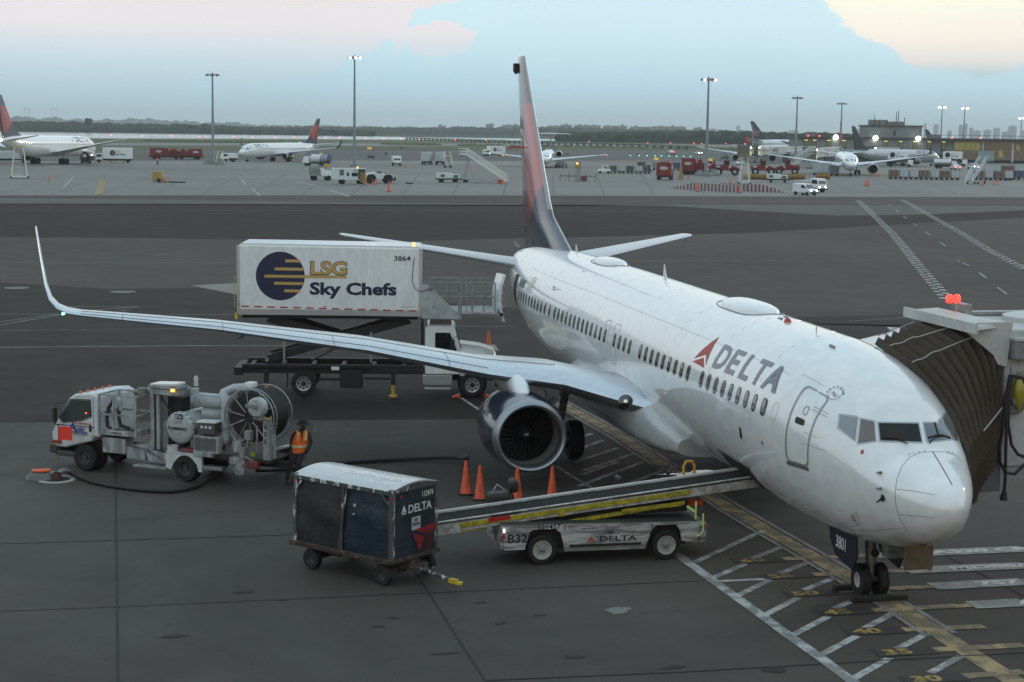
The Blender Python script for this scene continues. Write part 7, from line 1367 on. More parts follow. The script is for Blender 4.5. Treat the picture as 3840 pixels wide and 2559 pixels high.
def plough(label, px, py, n, rz=-112):
    p, a = place(px, py, rz); t = thing('snow_plough', label, 'snow plough', p, a, 'yellow plough blades on the ground')
    part('blade', mat('plough_ochre', (.30, .17, .03), .6, dirt=.5, dscale=2), t, lambda b: b.loft([[(x, .5*math.cos(q)-.2, .62+.6*math.sin(q)) for q in [R(100+k*20) for k in range(9)]]+[(x, .44*math.cos(q)-.2, .62+.54*math.sin(q)) for q in [R(260-k*20) for k in range(9)]] for x in (-n/2, n/2)])); part('blade_rib', BLACK, t, lambda b: [b.box(-n/2+i*1.1, -n/2+i*1.1+.06, -.72, -.66, .1, 1.15) for i in range(int(n/1.1)+1)])
plough('long ochre plough blade on the ground, left one', 1738, 413, 5.6); plough('long ochre plough blade on the ground, middle one beyond the power cart', 1818, 413, 6); plough('short ochre plough blade near the white utility lorry', 1891, 412, 3); plough('small ochre blade lying behind the lone traffic marker', 1586, 401, 2)
# striped ramp barriers
def barrier(label, P, h, n):
    a_, b_ = Vector(gp(*P[0])), Vector(gp(*P[1])); d = b_-a_; Lb = d.length; t = thing('striped_barrier', label, 'barrier', (a_.x, a_.y, 0), math.atan2(d.y, d.x), 'red and white striped barriers')
    hh = lambda u: h*min(1, u/.35 if P[2] < 0 else (1-u)/.35 if P[2] > 0 else 1)+.06
    part('blocks', mat('barrier_pale', (.38, .38, .37), .6, dirt=.5, dscale=1.5), t, lambda b: b.loft([[(Lb*u, -.25, 0), (Lb*u, .25, 0), (Lb*u, .12, hh(u)), (Lb*u, -.12, hh(u))] for u in [i/20 for i in range(21)]]))
    sb = MB()
    for i in range(n):
        for s in (1, -1):
            u = (i+.25)/n; v = u+.45/n; h0, h1 = hh(u)*.97, hh(v)*.97
            sb.add([(Lb*u, s*.262, .02), (Lb*v, s*.262, .02), (Lb*(v-.15/n), s*(.262-.13*1.0), h1), (Lb*(u-.15/n), s*(.262-.13), h0)], [(0, 1, 2, 3)])
    sb.build('stripes', mat('barrier_red', (.17, .045, .05), .6), t, smooth=0)
barrier('nearer striped barrier, low end at its left', ((1540, 433.5), (1702, 443.5), -1), 1.2, 20); barrier('farther striped barrier, low end at its right', ((1655, 437.5), (1815, 444), 1), 1.2, 18)
c = G(1478+73, 415); t = thing('marker_post', 'tapering ochre marker post right of the lone red machine', 'marker post', (c.x, c.y, 0))
part('post', mat('post_ochre', (.30, .20, .08), .6), t, lambda b: b.loft([[(-.6, -.5, 0), (.6, -.5, 0), (.6, .5, 0), (-.6, .5, 0)], [(-.5, -.4, .4), (.5, -.4, .4), (.5, .4, .4), (-.5, .4, .4)], [(-.1, -.12, 3.2), (.1, -.12, 3.2), (.1, .12, 3.2), (-.1, .12, 3.2)]])); t.location = (*gp(1564, 413), 0)
# aircraft guidance post with lamp
c = G(1328, 417); t = thing('guidance_post', 'yellow-topped docking guidance post with low barrier rail in mid apron', 'guidance post', (c.x, c.y, 0), R(-13))
part('column', STEEL, t, lambda b: b.box(-.3, .3, -.5, .5, 0, 4.0), bevel=.03); part('head', mat('head_ochre', (.35, .24, .06), .5), t, lambda b: b.box(-.4, .4, -.65, .65, 2.6, 3.3), bevel=.03); part('lamp', AMBER, t, lambda b: b.lathe((-.42, .2, 3.5), (-1, 0, 0), [(0, .2), (.06, .18), (.07, .001)], 12))
part('rail', mat('rail_dull', (.18, .17, .13), .6), t, lambda b: [b.box(-.1, .1, -3.6, 3.6, .9, 1.15)]+[b.cyl((0, y, 0), (0, y, 1.5), .09, n=8) for y in (-3.5, -1.7, 1.7, 3.5)]); part('red_box', mat('old_red', (.16, .03, .025), .5), t, lambda b: b.box(-.6, .0, -1.6, -.6, .1, 1.1), bevel=.1)
# ---------------------------------------------------------------- floodlight masts
def mast(label, px, dist, h, lit, basey=True, arms=6, grp='floodlight masts'):
    c = D(px, dist); t = thing('floodlight_mast', label, 'light mast', (c.x, c.y, 0), R(-12), grp)
    part('pole', mat('mast_grey', (.22, .24, .25), .5), t, lambda b: b.cyl((0, 0, 0), (0, 0, h), .42, .20, 12)); part('base', mat('base_grey', (.2, .2, .2), .6), t, lambda b: b.box(-1, 1, -1, 1, 0, .6)); part('lamp_ring', STRUT, t, lambda b: [b.box(-.1, .1, -1.6, 1.6, h-.1, h+.05), b.box(-1.3, 1.3, -.1, .1, h-.1, h+.05)])
    for i in range(arms):
        q = 2*PI*i/arms+.3; cx, cy = 1.35*math.cos(q), 1.5*math.sin(q); on = lit and (i in lit)
        f = part('floodlight', STRUT, t, lambda b: b.box(cx-.3, cx+.3, cy-.35, cy+.35, h-.45, h-.1)); part('lens', LAMPW if on else mat('lens_grey', (.3, .3, .3), .3), f, lambda b: b.lathe((cx-.32, cy, h-.35), (-1, 0, -.5), [(0, .26), (.05, .24), (.06, .001)], 12))
    part('top_beacon', REDLENS, t, lambda b: b.lathe((0, 0, h), (0, 0, 1), [(0, .15), (.4, .12), (.45, .001)], 8)); return t
mast('unlit floodlight mast on the left apron', 489, 446, 23, ()); mast('tall mast with blazing lamps left of centre', 814.5, 439, 27.8, (2, 3, 4)); mast('mast with one lit lamp above the red machines, right of the big fin', 1625, 391, 22, (2, 4)); mast('unlit mast left of the far terminal', 1829.5, 550, 21.5, ()); mast('unlit mast rising beside the far facing airliner', 1932, 640, 21.5, ())
mast('lit mast behind the far terminal, left of two close together', 2162, 840, 24, (1, 2, 3, 4, 5)); mast('lit mast behind the far terminal, right of two close together', 2214, 860, 24, (1, 2, 3, 4)); mast('lit mast at the right edge of the view', 2345, 1080, 22, (0, 1, 2, 3, 4, 5))
def gearbox(label, px, py): 
    c = G(px, py); t = thing('mast_clutter', label, 'equipment', (c.x, c.y, 0), R(-12)); part('frame', GREYW, t, lambda b: [b.box(-1, 1, -2.8, 2.8, .2, .7), b.box(-.6, .6, -2.2, -.8, .7, 1.5), b.box(-.5, .5, 1., 2.3, .7, 1.2)], bevel=.05); part('red_item', mat('old_red', (.16, .03, .025), .5), t, lambda b: b.box(-.5, .5, .0, .7, .7, 1.7), bevel=.05)
gearbox('grey equipment pallet at the foot of the left mast', 492, 378.5); gearbox('grey pallet at the foot of the mast by the red machines', 1625, 404)
# ---------------------------------------------------------------- far cones, signs, lamps
def cone_row(lst, grp):
    for x, y, lb, s in lst: cone(gp(x, y), lb, s, grp)
cone_row([(113, 416, 'far cone by a white dash on the left apron', 1.2), (9.5, 379, 'far cone at the extreme left edge', 1.1), (131, 371.5, 'far cone under the left airliner', 1.), (428, 380, 'far cone alone between worker and left mast', 1.), (355, 419, 'far cone left of the yellow cart', 1.05), (375, 419.5, 'far cone right of the yellow cart, first of two close', 1.05), (380, 419.5, 'far cone right of the yellow cart, second of two close', 1.05), (390, 419.5, 'far cone right of the yellow cart, standing apart', 1.05),
    (263, 373.5, 'far cone below the logo of the left catering truck', .9), (284, 374, 'far cone behind the left catering truck', 1.), (643, 373, 'far cone under the left-facing airliner', 1.), (654, 373, 'far cone before the engine of the left-facing airliner', 1.), (773, 382, 'far cone behind the long white unit', 1.), (841, 426.5, 'cone at the join of long white unit and tow tractor', 1.3), (856, 425, 'cone with tipped one before the tow tractor', 1.1), (866, 424, 'cone before the rear tyre of the tow tractor', 1.1), (893.5, 441, 'lone cone on the open apron below the tow tractor', 1.9),
    (932, 385, 'far cone right of the dark windscreen lorry', 1.), (952, 385.5, 'far cone beside a yellow crate', 1.), (1083, 389.5, 'far cone before the airstairs, left', 1.1), (1123, 382.5, 'far cone behind the airstairs', 1.1), (1145, 387.5, 'far cone beside the airstairs handrail', 1.1), (1144, 422.5, 'cone at the foot of the airstairs, left', 1.3), (1151, 423, 'cone at the foot of the airstairs, middle', 1.2), (1155.5, 423.5, 'cone at the foot of the airstairs, right', 1.2), (1271, 384, 'far cone under the T-tail airliner', .9),
    (1602, 440, 'cone before the nearer striped barrier, towards its left', 1.8), (1699, 443.5, 'cone at the right end of the nearer striped barrier', 1.6), (1678, 427, 'red cone beyond the farther striped barrier', 1.6), (1581, 412, 'small cone right of the ochre marker', .9), (1927, 402, 'far cone left of the facing airliner', 1.1), (2000, 406, 'far cone by the engine of the facing airliner, left', .9), (2009.5, 406, 'far cone by the engine of the facing airliner, middle', 1.), (2015.5, 406.5, 'far cone by the engine, second from the right', 1.), (2020, 406.5, 'far cone by the engine, rightmost', 1.),
    (1989.5, 427.5, 'cone of the isolated pair, left', 1.6), (1995, 427.5, 'cone of the isolated pair, right', 1.5), (2258, 428, 'cone at the wheels of the wide boarding stairs', 1.2), (2284, 425, 'cone right of the wide boarding stairs', 1.3), (2293, 425, 'far right cone near the stairs', 1.2)], 'small far cones')
c = G(362, 419.5); t = thing('yellow_cart', 'small ochre lamp cart between cones on the left apron', 'cart', (c.x, c.y, 0), R(-100)); part('body', mat('head_ochre', (.35, .24, .06), .5), t, lambda b: b.box(-.8, .8, -.6, .6, .3, 1.9), bevel=.08); part('mat', RUBBER, t, lambda b: b.box(1.2, 3.2, -.5, .5, .0, .15)); simple_wheels(t, (.3,), .6, .35, .2)
for x, y, lb in ((401, 420, 'black rubber chock right of the cones, left one'), (418, 420.5, 'black rubber chock right of the cones, right one'), (1187, 424, 'black chock alone right of the tow tractor')):
    c = G(x if x < 1000 else 1186-0, y); c = G(x, y) if x < 1000 else G(940.5, 423); tag(part('wheel_chock', RUBBER, None, lambda b: b.prism([(-.7, 0), (.7, 0), (.5, .25), (-.6, .15)], 'x', -.3, .3), loc=(c.x, c.y, 0)), lb, 'wheel chock', 'loose wheel chocks')
def sign(label, px, dist, wpx, hpx, m, ypx, name='taxiway_sign', txt=None, leg=True):
    c = D(px, dist); w_ = wpx*dist/3914; h_ = hpx*dist/3914; t = thing(name, label, 'taxiway sign', (c.x, c.y, 0), R(-13), 'taxiway signs')
    p = part('panel', m, t, lambda b: b.box(-.15, .15, -w_/2, w_/2, .35, .35+h_)); part('legs', BLACK, t, lambda b: [b.cyl((0, s*w_*.35, 0), (0, s*w_*.35, .4), .08, n=6) for s in (1, -1)])
    if txt: text_on('lettering', txt, h_*.7, INK, p, (-.16, w_*.38, .35+h_*.22), (0, -1, 0), (0, 0, 1), .01, .02, .8)
SY = mat('sign_yellow', (.75, .50, .03), .5, emit=.5); SBk = mat('sign_back', (.045, .045, .045), .6); SBn = mat('sign_brown', (.16, .10, .05), .6)
for i, (x, d_, w_, h_, m, lb, tx) in enumerate([(290, 560, 8, 5, SY, 'small yellow sign above the left catering truck roof', None), (738, 600, 5, 5, SY, 'tiny yellow sign above the striped tank truck', 'T'), (849, 800, 9, 5, SY, 'yellow sign right of the tall lit mast', 'B B'), (923, 850, 8, 4, SBn, 'brown backed sign far beyond the grass verge', None), (887, 640, 6, 4, SBk, 'small black sign back right of the tall lit mast', None), (853, 560, 16, 5, SBk, 'wide black sign back on the far taxiway', None), (1113, 780, 8, 4, SY, 'yellow sign left of the far catering truck', 'A'), (1156, 640, 6, 5, SY, 'yellow sign right of the far catering truck', 'B'),
    (1304, 700, 8, 3, SBk, 'black sign back beyond the T-tail airliner wing, left', None), (1376, 700, 5, 3, SBk, 'black sign back beyond the T-tail airliner wing, right', None), (1509, 600, 11, 5, SY, 'yellow sign above the pickup with tail lamps', '31'), (1548, 760, 11, 3, SBn, 'brown sign left of the right-hand mast', None), (1589, 560, 12, 3.5, SBk, 'black sign board behind the tall red melter', None), (1634, 600, 9, 5, SY, 'yellow sign just right of the right-hand mast', 'A 3'), (2153, 640, 7, 6, mat('sign_orange', (.6, .3, .03), .5, emit=.3), 'orange gate sign on the far terminal apron', None), (1466, 740, 4, 3, SBk, 'tiny black sign back in the grass', None)]): sign(lb, x, d_, w_, h_, m, 0, txt=tx)
def lamps(name, m, lst, grp, cat, lab, r=.35):
    proto = None
    for i, (x, d_, z) in enumerate(lst):
        c = D(x, d_)
        if proto is None:
            proto = thing(name, lab, cat, (c.x, c.y, 0), 0, grp); part('lamp', m, proto, lambda b: b.lathe((0, 0, z), (0, 0, 1), [(0, r), (r*.6, r*.8), (r, .001)], 8)); part('stem', STRUT, proto, lambda b: b.cyl((0, 0, 0), (0, 0, z), .05, n=6)); o = proto
        else: o = copy_tree(proto, loc=(c.x, c.y, 0))
lamps('runway_light', mat('far_red_lamp', (1, .1, .1), .3, emit=5, ecol=(1, .12, .14)), [(x, 1150+((x*37) % 90), 2.2+((x*13) % 7)*.2) for x in (255, 326, 393, 458, 473, 537, 580, 633, 676, 747, 780, 840, 882, 921, 963, 1045, 1116, 1354, 1489, 1541, 1595, 1613, 1668, 1712)], 'red lamps along the shore', 'runway light', 'small red lamp on a short stem along the shore of the bay', .45)
lamps('taxiway_light', mat('far_green_lamp', (.1, 1, .6), .3, emit=2.5, ecol=(.1, 1, .6)), [(x, 690, .5) for x in (1450, 1470, 1488, 1507, 1521, 1539, 1556, 1572, 1588)], 'green taxiway lamps', 'taxiway light', 'tiny green lamp set in the far taxiway edge', .28)
lamps('edge_marker', mat('marker_red_white', (.45, .20, .18), .5), [(1376+i*7.2, 540+i*2, .5) for i in range(24)], 'red and white markers on the far taxiway', 'edge marker', 'small red and white marker on the far taxiway edge', .35)
# far worker
def far_person(label, px, py, m):
    c = G(px, py); t = thing('person', label, 'person', (c.x, c.y, 0), R(170)); part('trousers', mat('dark_trousers', (.03, .03, .035), .8), t, lambda b: [b.tube([(0, s*.10, 0), (0, s*.10, .45), (0, s*.08, .9)], [.07, .08, .11], 8) for s in (1, -1)])
    part('jacket', m, t, lambda b: [b.loft([[(.13*math.cos(q)*k_, .2*math.sin(q)*k_, z) for q in [j*PI/6 for j in range(12)]] for z, k_ in ((.85, .9), (1.15, .95), (1.4, 1.1), (1.5, .5))])]+[b.tube([(0, s*.2, 1.42), (.03, s*.28, 1.15), (.12, s*.26, .9)], [.06, .055, .04], 7) for s in (1, -1)]); part('head', mat('skin_tan', (.2, .12, .08), .6), t, lambda b: b.lathe((0, 0, 1.5), (0, 0, 1), [(0, .05), (.06, .09), (.16, .10), (.24, .06), (.26, .001)], 10)); t.scale = (1.15, 1.15, 1.15)
far_person('far worker in orange jacket walking before the red snow melter pair', 362, 380, mat('jacket_orange', (.7, .16, .05), .6)); far_person('far worker in yellow vest beside the left catering truck', 254, 373.5, mat('jacket_lime', (.45, .45, .12), .6))

# ---------------------------------------------------------------- far terminal, its bridges
def far_terminal():
    c0 = D(1841, 668); c1 = D(2420, 690); d = Vector((c1.x-c0.x, c1.y-c0.y)); Lf = d.length; t = thing('terminal_building', 'long low grey terminal with lit windows and raised roof block at the right', 'terminal building', (c0.x, c0.y, 0), math.atan2(d.y, d.x))
    # local x along the facade, -y towards us? choose side facing the camera
    PG = mat('panel_grey', (.20, .215, .21), .6, dirt=.35, dscale=.3, dcol=(.10, .115, .12)); RB_ = mat('roof_edge_dark', (.07, .06, .055), .6); WARM = mat('lit_window', (.10, .09, .03), .4, emit=.22, ecol=(.20, .18, .06)); GLs = mat('hall_glass', (.06, .045, .03), .3, emit=.22, ecol=(.26, .17, .08))
    part('wall', PG, t, lambda b: [b.box(0, Lf, 0, 30, 0, 8.6)]); part('roof_edge', RB_, t, lambda b: [b.box(-1, Lf, -1.0, 31, 8.6, 9.3)]); part('lower_storey', mat('undercroft', (.03, .03, .03), .7), t, lambda b: [b.box(1, Lf, -.15, -.0, .2, 3.1)]); m = .171
    wx = lambda px: (px-1841)*Lf/(2420-1841)
    for px in (1853, 1872, 1905, 1940, 1972, 2036, 2070, 2103, 2136, 2169): 
        w_ = part('window', BLACK, t, lambda b: b.box(wx(px)-.85, wx(px)+.85, -.12, -.0, 3.9, 8.2)); part('pane', WARM, w_, lambda b: b.box(wx(px)-.7, wx(px)+.7, -.16, -.125, 4.9 if px % 2 else 5.2, 8.0)); part('strip_light', mat('tube_yellow', (.9, .85, .3), .4, emit=1.1), w_, lambda b: b.box(wx(px)-.7, wx(px)+.7, -.20, -.165, 7.75, 7.95))
    x0, x1 = wx(2194), Lf-.5
    part('glass_hall', GLs, t, lambda b: b.box(x0, x1, -.5, -.02, 1.2, 8.3)); part('mullion', mat('mullion_grey', (.22, .23, .22), .5), t, lambda b: [b.box(x0+i*1.9-.07, x0+i*1.9+.07, -.65, -.5, 1.2, 8.3) for i in range(int((x1-x0)/1.9)+1)]+[b.box(x0, x1, -.62, -.5, z, z+.14) for z in (1.2, 4.6, 8.2)])
    for px, w_, z0, z1 in ((2225, 5, 4.9, 7.8), (2213, 5, 4.9, 7.8), (2201, 4, 4.9, 7.8), (2237, 4, 4.9, 7.8), (2246, 3, 5.0, 7.8), (2300, 2.5, 2.2, 5), (2340, 2, 5, 7)): part('lit_bay', mat('lit_bay', (.2, .18, .05), .4, emit=.26, ecol=(.38, .32, .09)), t, lambda b: b.box(wx(px)-w_*.35, wx(px)+w_*.35, -.56, -.51, z0, z1))
    part('shutter_panel', mat('shutter_grey', (.28, .33, .34), .5), t, lambda b: b.box(wx(2248), wx(2285), -.75, -.65, .8, 4.6)); part('white_column', mat('column_white', (.5, .5, .5), .5), t, lambda b: [b.box(wx(2259)-.3, wx(2259)+.3, -.8, -.66, 4.8, 8.2), b.box(wx(2327)-.35, wx(2327)+.35, -.9, -.66, .5, 8.2)])
    part('roof_block', PG, t, lambda b: b.box(wx(2000), wx(2122), 3, 22, 9.3, 13.4)); part('roof_block_edge', RB_, t, lambda b: b.box(wx(1998), wx(2124), 2.5, 22.5, 13.4, 14.0)); part('roof_door', mat('door_rust', (.12, .06, .04), .6), t, lambda b: b.box(wx(2056), wx(2062), 2.9, 3.0, 9.8, 12.2))
    for px, w_, h_ in ((2011, 2.5, 2), (2018, 2.5, 2), (2038, 3, 2), (2049, 3, 1.3), (2070, 5, 1.4), (2066, .3, 5), (2071, .3, 5.6), (2085, .3, 3), (2015, .2, 4)): part('roof_plant', mat('plant_grey', (.2, .2, .2), .6), t, lambda b: b.box(wx(px)-w_/2, wx(px)+w_/2, 6, 6+max(.3, w_), 14.0, 14.0+h_))
    part('parapet_rail', RB_, t, lambda b: [b.box(wx(1856), wx(1990), 1, 1.2, 10.2, 10.35), b.box(wx(2125), Lf, 1, 1.2, 10.4, 10.55)]+[b.box(wx(1856)+i*3, wx(1856)+i*3+.12, 1, 1.2, 9.3, 10.3) for i in range(7)]+[b.box(wx(2125)+i*3, wx(2125)+i*3+.12, 1, 1.2, 9.3, 10.5) for i in range(17)]); part('roof_plant', mat('plant_grey', (.2, .2, .2), .6), t, lambda b: b.box(wx(1858), wx(1880), 4, 8, 9.3, 11)); part('roof_plant', mat('plant_grey', (.2, .2, .2), .6), t, lambda b: b.box(wx(2140), wx(2165), 3, 6, 9.3, 10.6))
    for px in (1857, 1883, 2187, 2252): part('obstruction_light', REDL, t, lambda b: b.lathe((wx(px), 0, 9.3), (0, 0, 1), [(0, .2), (.35, .18), (.4, .001)], 8))
    for px in (1919.5, 2010.5, 2108.5): part('floodlight', LAMPW, t, lambda b: b.lathe((wx(px), -1.3, 9.0), (0, -1, 0), [(0, .9), (.2, .8), (.3, .001)], 14))
    part('canopy_roof', RB_, t, lambda b: b.box(wx(2130), Lf, -3.0, 0, 8.5, 8.75))
far_terminal()
def far_bridge(label, pxa, pxb, da, db, z0, z1, cabs, txt=True):
    a_, b_ = D(pxa, da), D(pxb, db); d = Vector((b_.x-a_.x, b_.y-a_.y)); Lf = d.length; t = thing('passenger_bridge', label, 'passenger bridge', (a_.x, a_.y, 0), math.atan2(d.y, d.x), 'far passenger bridges'); WB2 = mat('far_bridge_white', (.42, .45, .45), .5)
    tn = part('tunnel', WB2, t, lambda b: [b.box(0, Lf*.5, -1.3, 1.3, z0+.2, z1-.2), b.box(Lf*.48, Lf, -1.55, 1.55, z0, z1)]); part('support', STEEL, t, lambda b: [b.box(Lf*.35-.3, Lf*.35+.3, -1.2, 1.2, 0, z0), b.box(Lf*.7-.3, Lf*.7+.3, -1.2, 1.2, 0, z0)])
    if txt:
        text_on('lettering', 'HSBC', 1.5, INK, tn, (Lf*.40, -1.56, z0+1.0), (1, 0, 0), (0, 0, 1), .02, .03, 1.0); flats('bank_mark', [[(0, 0), (.5, .4), (0, .8)], [(1.6, 0), (1.1, .4), (1.6, .8)], [(0, .8), (.8, .45), (1.6, .8)], [(0, 0), (.8, .35), (1.6, 0)]], INK, tn, (Lf*.40+4.6, -1.56, z0+1.1), (1, 0, 0), (0, 0, 1), .02); part('trim_mark', mat('old_red', (.16, .03, .025), .5), tn, lambda b: [b.box(Lf*.22, Lf*.34, -1.58, -1.56, z1-1.3, z1-1.1), b.box(Lf*.72, Lf*.80, -1.58, -1.56, z1-1.6, z1-1.4)])
    for u, w_, lit in cabs:
        cb = part('bridge_cab', mat('cab_olive', (.12, .12, .09), .6), t, lambda b: [b.box(Lf*u-w_/2, Lf*u+w_/2, -2.6, 1.5, z0-.4, z1+.6)], bevel=.1); part('cab_opening', mat('cab_glow', (.35, .33, .16), .5, emit=lit, ecol=(.75, .70, .32)), cb, lambda b: b.box(Lf*u-w_*.38, Lf*u+w_*.38, -2.64, -2.6, z0, z1+.1)); part('ceiling_lamp', LAMPW, cb, lambda b: b.box(Lf*u-w_*.2, Lf*u+w_*.2, -2.7, -2.65, z1-.3, z1-.05)); part('cab_bars', BLACK, cb, lambda b: [b.box(Lf*u-w_*.2+i*w_*.13, Lf*u-w_*.2+i*w_*.13+.12, -2.7, -2.65, z0+1.2, z0+2.2) for i in range(4)])
far_bridge('white far bridge with lettering and two lit cabs side by side', 1708, 1846, 560, 640, 3.0, 5.6, ((.0, 2.8, .55), (.13, 2.9, .50))); far_bridge('white far bridge with lettering left of the facing airliner', 1858, 1926, 520, 640, 2.6, 5.6, ((.0, 3.4, .22),)); far_bridge('pale far bridge between facing airliner and silver one', 1998, 2060, 640, 660, 3.2, 5.6, ((.0, 2.2, .1),), False)

# ---------------------------------------------------------------- shore, trees, bridge, city
TREE = groundmat('far_foliage', (.035, .045, .022), .9, (.022, .03, .016), .02, .4, spec=.1)
ico = bmesh.new(); bmesh.ops.create_icosphere(ico, subdivisions=2, radius=1); IV = [tuple(v.co) for v in ico.verts]; IF = [tuple(v.index for v in f.verts) for f in ico.faces]; ico.free()
def wood(name, x0, x1, dist, hfun, depth, dens, label, seed=1, base=0):
    rnd = random.Random(seed); b = MB(); n = int((x1-x0)*dens)
    for i in range(n):
        px = x0+(x1-x0)*(i+rnd.random())/n; dd = dist+rnd.random()*depth; h_ = hfun(px)*(.55+.55*rnd.random()); c = D(px, dd)
        r = h_*rnd.uniform(.35, .6); sx = rnd.uniform(1.0, 1.9)
        jit = [rnd.uniform(.78, 1.2) for _ in range(8)]
        b.add([(c.x+x*r*jit[k % 8], c.y+y*r*sx*jit[(k+3) % 8], base+max(0, h_-r*.9+z*r*jit[(k*5+1) % 8])) for k, (x, y, z) in enumerate(IV)], IF)
    # trunk-line understorey
    P = [D(x0+(x1-x0)*k/40, dist) for k in range(41)]; Q = [D(x0+(x1-x0)*k/40, dist+depth) for k in range(41)]
    b.loft([[(p.x, p.y, base), (p.x, p.y, base+hfun(x0+(x1-x0)*k/40)*(.45+.1*math.sin(k*1.7))), (q.x, q.y, base+hfun(x0+(x1-x0)*k/40)*.5), (q.x, q.y, base)] for k, (p, q) in enumerate(zip(P, Q))])
    o = b.build(name, TREE, smooth=0); tag(o, label, 'trees', kind='stuff'); return o
def prof(pts): 
    def f(x):
        for (a, y0), (b_, y1) in zip(pts, pts[1:]):
            if a <= x <= b_: return y0+(y1-y0)*(x-a)/(b_-a)
        return pts[0][1] if x < pts[0][0] else pts[-1][1]
    return f
def htop(dist, pts): # tree-top heights from the picture line
    f = prof(pts); return lambda x: max(2.5, CAM.z+(HOR(x)-f(x))*dist/3914)
sheet('far_shore', [tuple(D(-300, 2350)), tuple(D(960, 2350)), tuple(D(1500, 2350)), tuple(D(2500, 2100)), tuple(D(2500, 12000)), tuple(D(-300, 12000))], LAND, .05, False)
wood('shore_trees', -60, 860, 2420, htop(2420, [(-60, 284), (0, 283.5), (120, 283), (250, 287), (320, 289), (480, 290), (560, 296), (700, 300), (860, 303.5)]), 260, .95, 'dark wooded shoreline across the bay, left half', 3)
wood('hill_trees', 480, 1720, 3500, htop(3500, [(480, 294), (700, 293), (850, 296), (1000, 296.5), (1300, 297), (1600, 303), (1720, 304)]), 500, .8, 'hazy wooded rise beyond the bay', 5)
wood('near_scrub', 1280, 1960, 1700, htop(1700, [(1280, 309), (1500, 306.5), (1640, 305), (1700, 307), (1960, 312)]), 300, .75, 'green scrub beyond the runway, right of the big fin', 9)
wood('distant_ridge', -80, 560, 8000, htop(8000, [(-80, 273), (60, 273), (130, 275), (220, 279), (300, 275), (420, 281), (560, 286)]), 900, .30, 'faint blue ridge on the left horizon', 11)
wood('distant_ridge', 560, 1100, 9000, htop(9000, [(560, 287), (640, 290), (760, 291), (880, 293), (1100, 296)]), 900, .25, 'faint low ridge left of the big fin', 12)
def tree(label, px, dist, h, w_):
    c = D(px, dist); t = thing('tree', label, 'tree', (c.x, c.y, 0)); rnd = random.Random(int(px)); part('trunk', mat('bark', (.04, .035, .03), .8), t, lambda b: [b.tube([(0, 0, 0), (.2, .1, h*.6)], [.8, .4], 7)]+[b.tube([(.2, .1, h*.45), (w_*.4*math.cos(q), w_*.4*math.sin(q), h*.8)], [.3, .1], 5) for q in (0, 1.5, 3, 4.6)])
    b = MB()
    for i in range(46):
        q, rr, z = rnd.uniform(0, 6.3), w_*rnd.uniform(.1, .9), h*rnd.uniform(.52, 1.0); r = rnd.uniform(.9, 2.2)
        b.add([(rr*math.cos(q)+x*r, rr*math.sin(q)+y*r, z+zz*r*.7) for x, y, zz in IV], IF)
    b.build('crown', TREE, t, smooth=0)
tree('lone tall tree standing above the left shoreline woods', 203, 2400, 18.5, 6)
for x, h_, lb in ((735, 9, 'round shore tree left of the tall lit mast, larger'), (765, 8, 'round shore tree left of the tall lit mast, smaller'), (803, 6, 'low shore tree near the mast')): tree(lb, x, 2300, h_, 7)
# suspension bridge towers
BT_ = mat('bridge_steel', (.2, .22, .24), .6)
for x, lb in ((62, 'faint bridge tower on the left horizon, left of two'), (125, 'faint bridge tower on the left horizon, right of two')):
    dd = 15000; c = D(x, dd); H = CAM.z+(HOR(x)-253)*dd/3914; t = thing('bridge_tower', lb, 'bridge tower', (c.x, c.y, 0), R(0), 'bridge towers on the horizon')
    part('shaft', BT_, t, lambda b: [b.box(-6, 6, s*21-3, s*21+3, 0, H) for s in (1, -1)]); part('portal', BT_, t, lambda b: [b.box(-5, 5, -18, 18, H-8, H), b.box(-5, 5, -17, 17, H*.5, H*.5+7)])
# housing blocks along the rise
BC = mat('block_brick', (.16, .15, .15), .8)
def block(label, x0, x1, ytop, dist=4300, name='apartment_block', depth=40, bits=(), grp='apartment blocks on the rise', ybase=None):
    c0, c1 = D(x0, dist), D(x1, dist); d = Vector((c1.x-c0.x, c1.y-c0.y)); H = CAM.z+(HOR((x0+x1)/2)-ytop)*dist/3914; t = thing(name, label, 'building', (c0.x, c0.y, 0), math.atan2(d.y, d.x), grp)
    part('wall', BC, t, lambda b: b.box(0, d.length, 0, depth, 0, H))
    for u, w_, hh in bits: part('roof_block', BC, t, lambda b: b.box(d.length*u-w_*dist/3914/2, d.length*u+w_*dist/3914/2, 8, 20, H, H+hh*dist/3914))
blk = [(1006, 1025, 291.5, ((.3, 6, 3),), 'leftmost'), (1036, 1095, 293.5, ((.3, 5, 2), (.8, 4, 2)), 'second from left, low'), (1116, 1134, 288, ((.7, 6, 2),), 'narrow and tall, left of the big fin'), (1153, 1198, 290, ((.35, 5, 2), (.7, 6, 3)), 'wide, touching the left edge of the big fin'), (1256, 1287, 292, ((.3, 4, 1.5), (.7, 4, 2)), 'first right of the big fin'), (1287, 1314, 289.5, ((.5, 6, 2.5),), 'second right of the big fin'), (1320, 1380, 290.5, ((.2, 5, 2.5), (.45, 5, 2), (.75, 5, 2)), 'third right of the big fin, wide'), (1385, 1441, 292, ((.2, 5, 2), (.8, 7, 3)), 'fourth right of the big fin'),
       (1447, 1500, 294, ((.25, 6, 3),), 'fifth right of the big fin'), (1500, 1576, 293.5, ((.25, 5, 2), (.6, 6, 3), (.85, 4, 2)), 'sixth right of the big fin, widest'), (1593, 1613, 296, ((.7, 5, 2),), 'small and separate, left of the right-hand mast')]
for x0, x1, y, bits, lb in blk: block('hazy apartment block on the rise, '+lb, x0, x1, y, bits=bits)
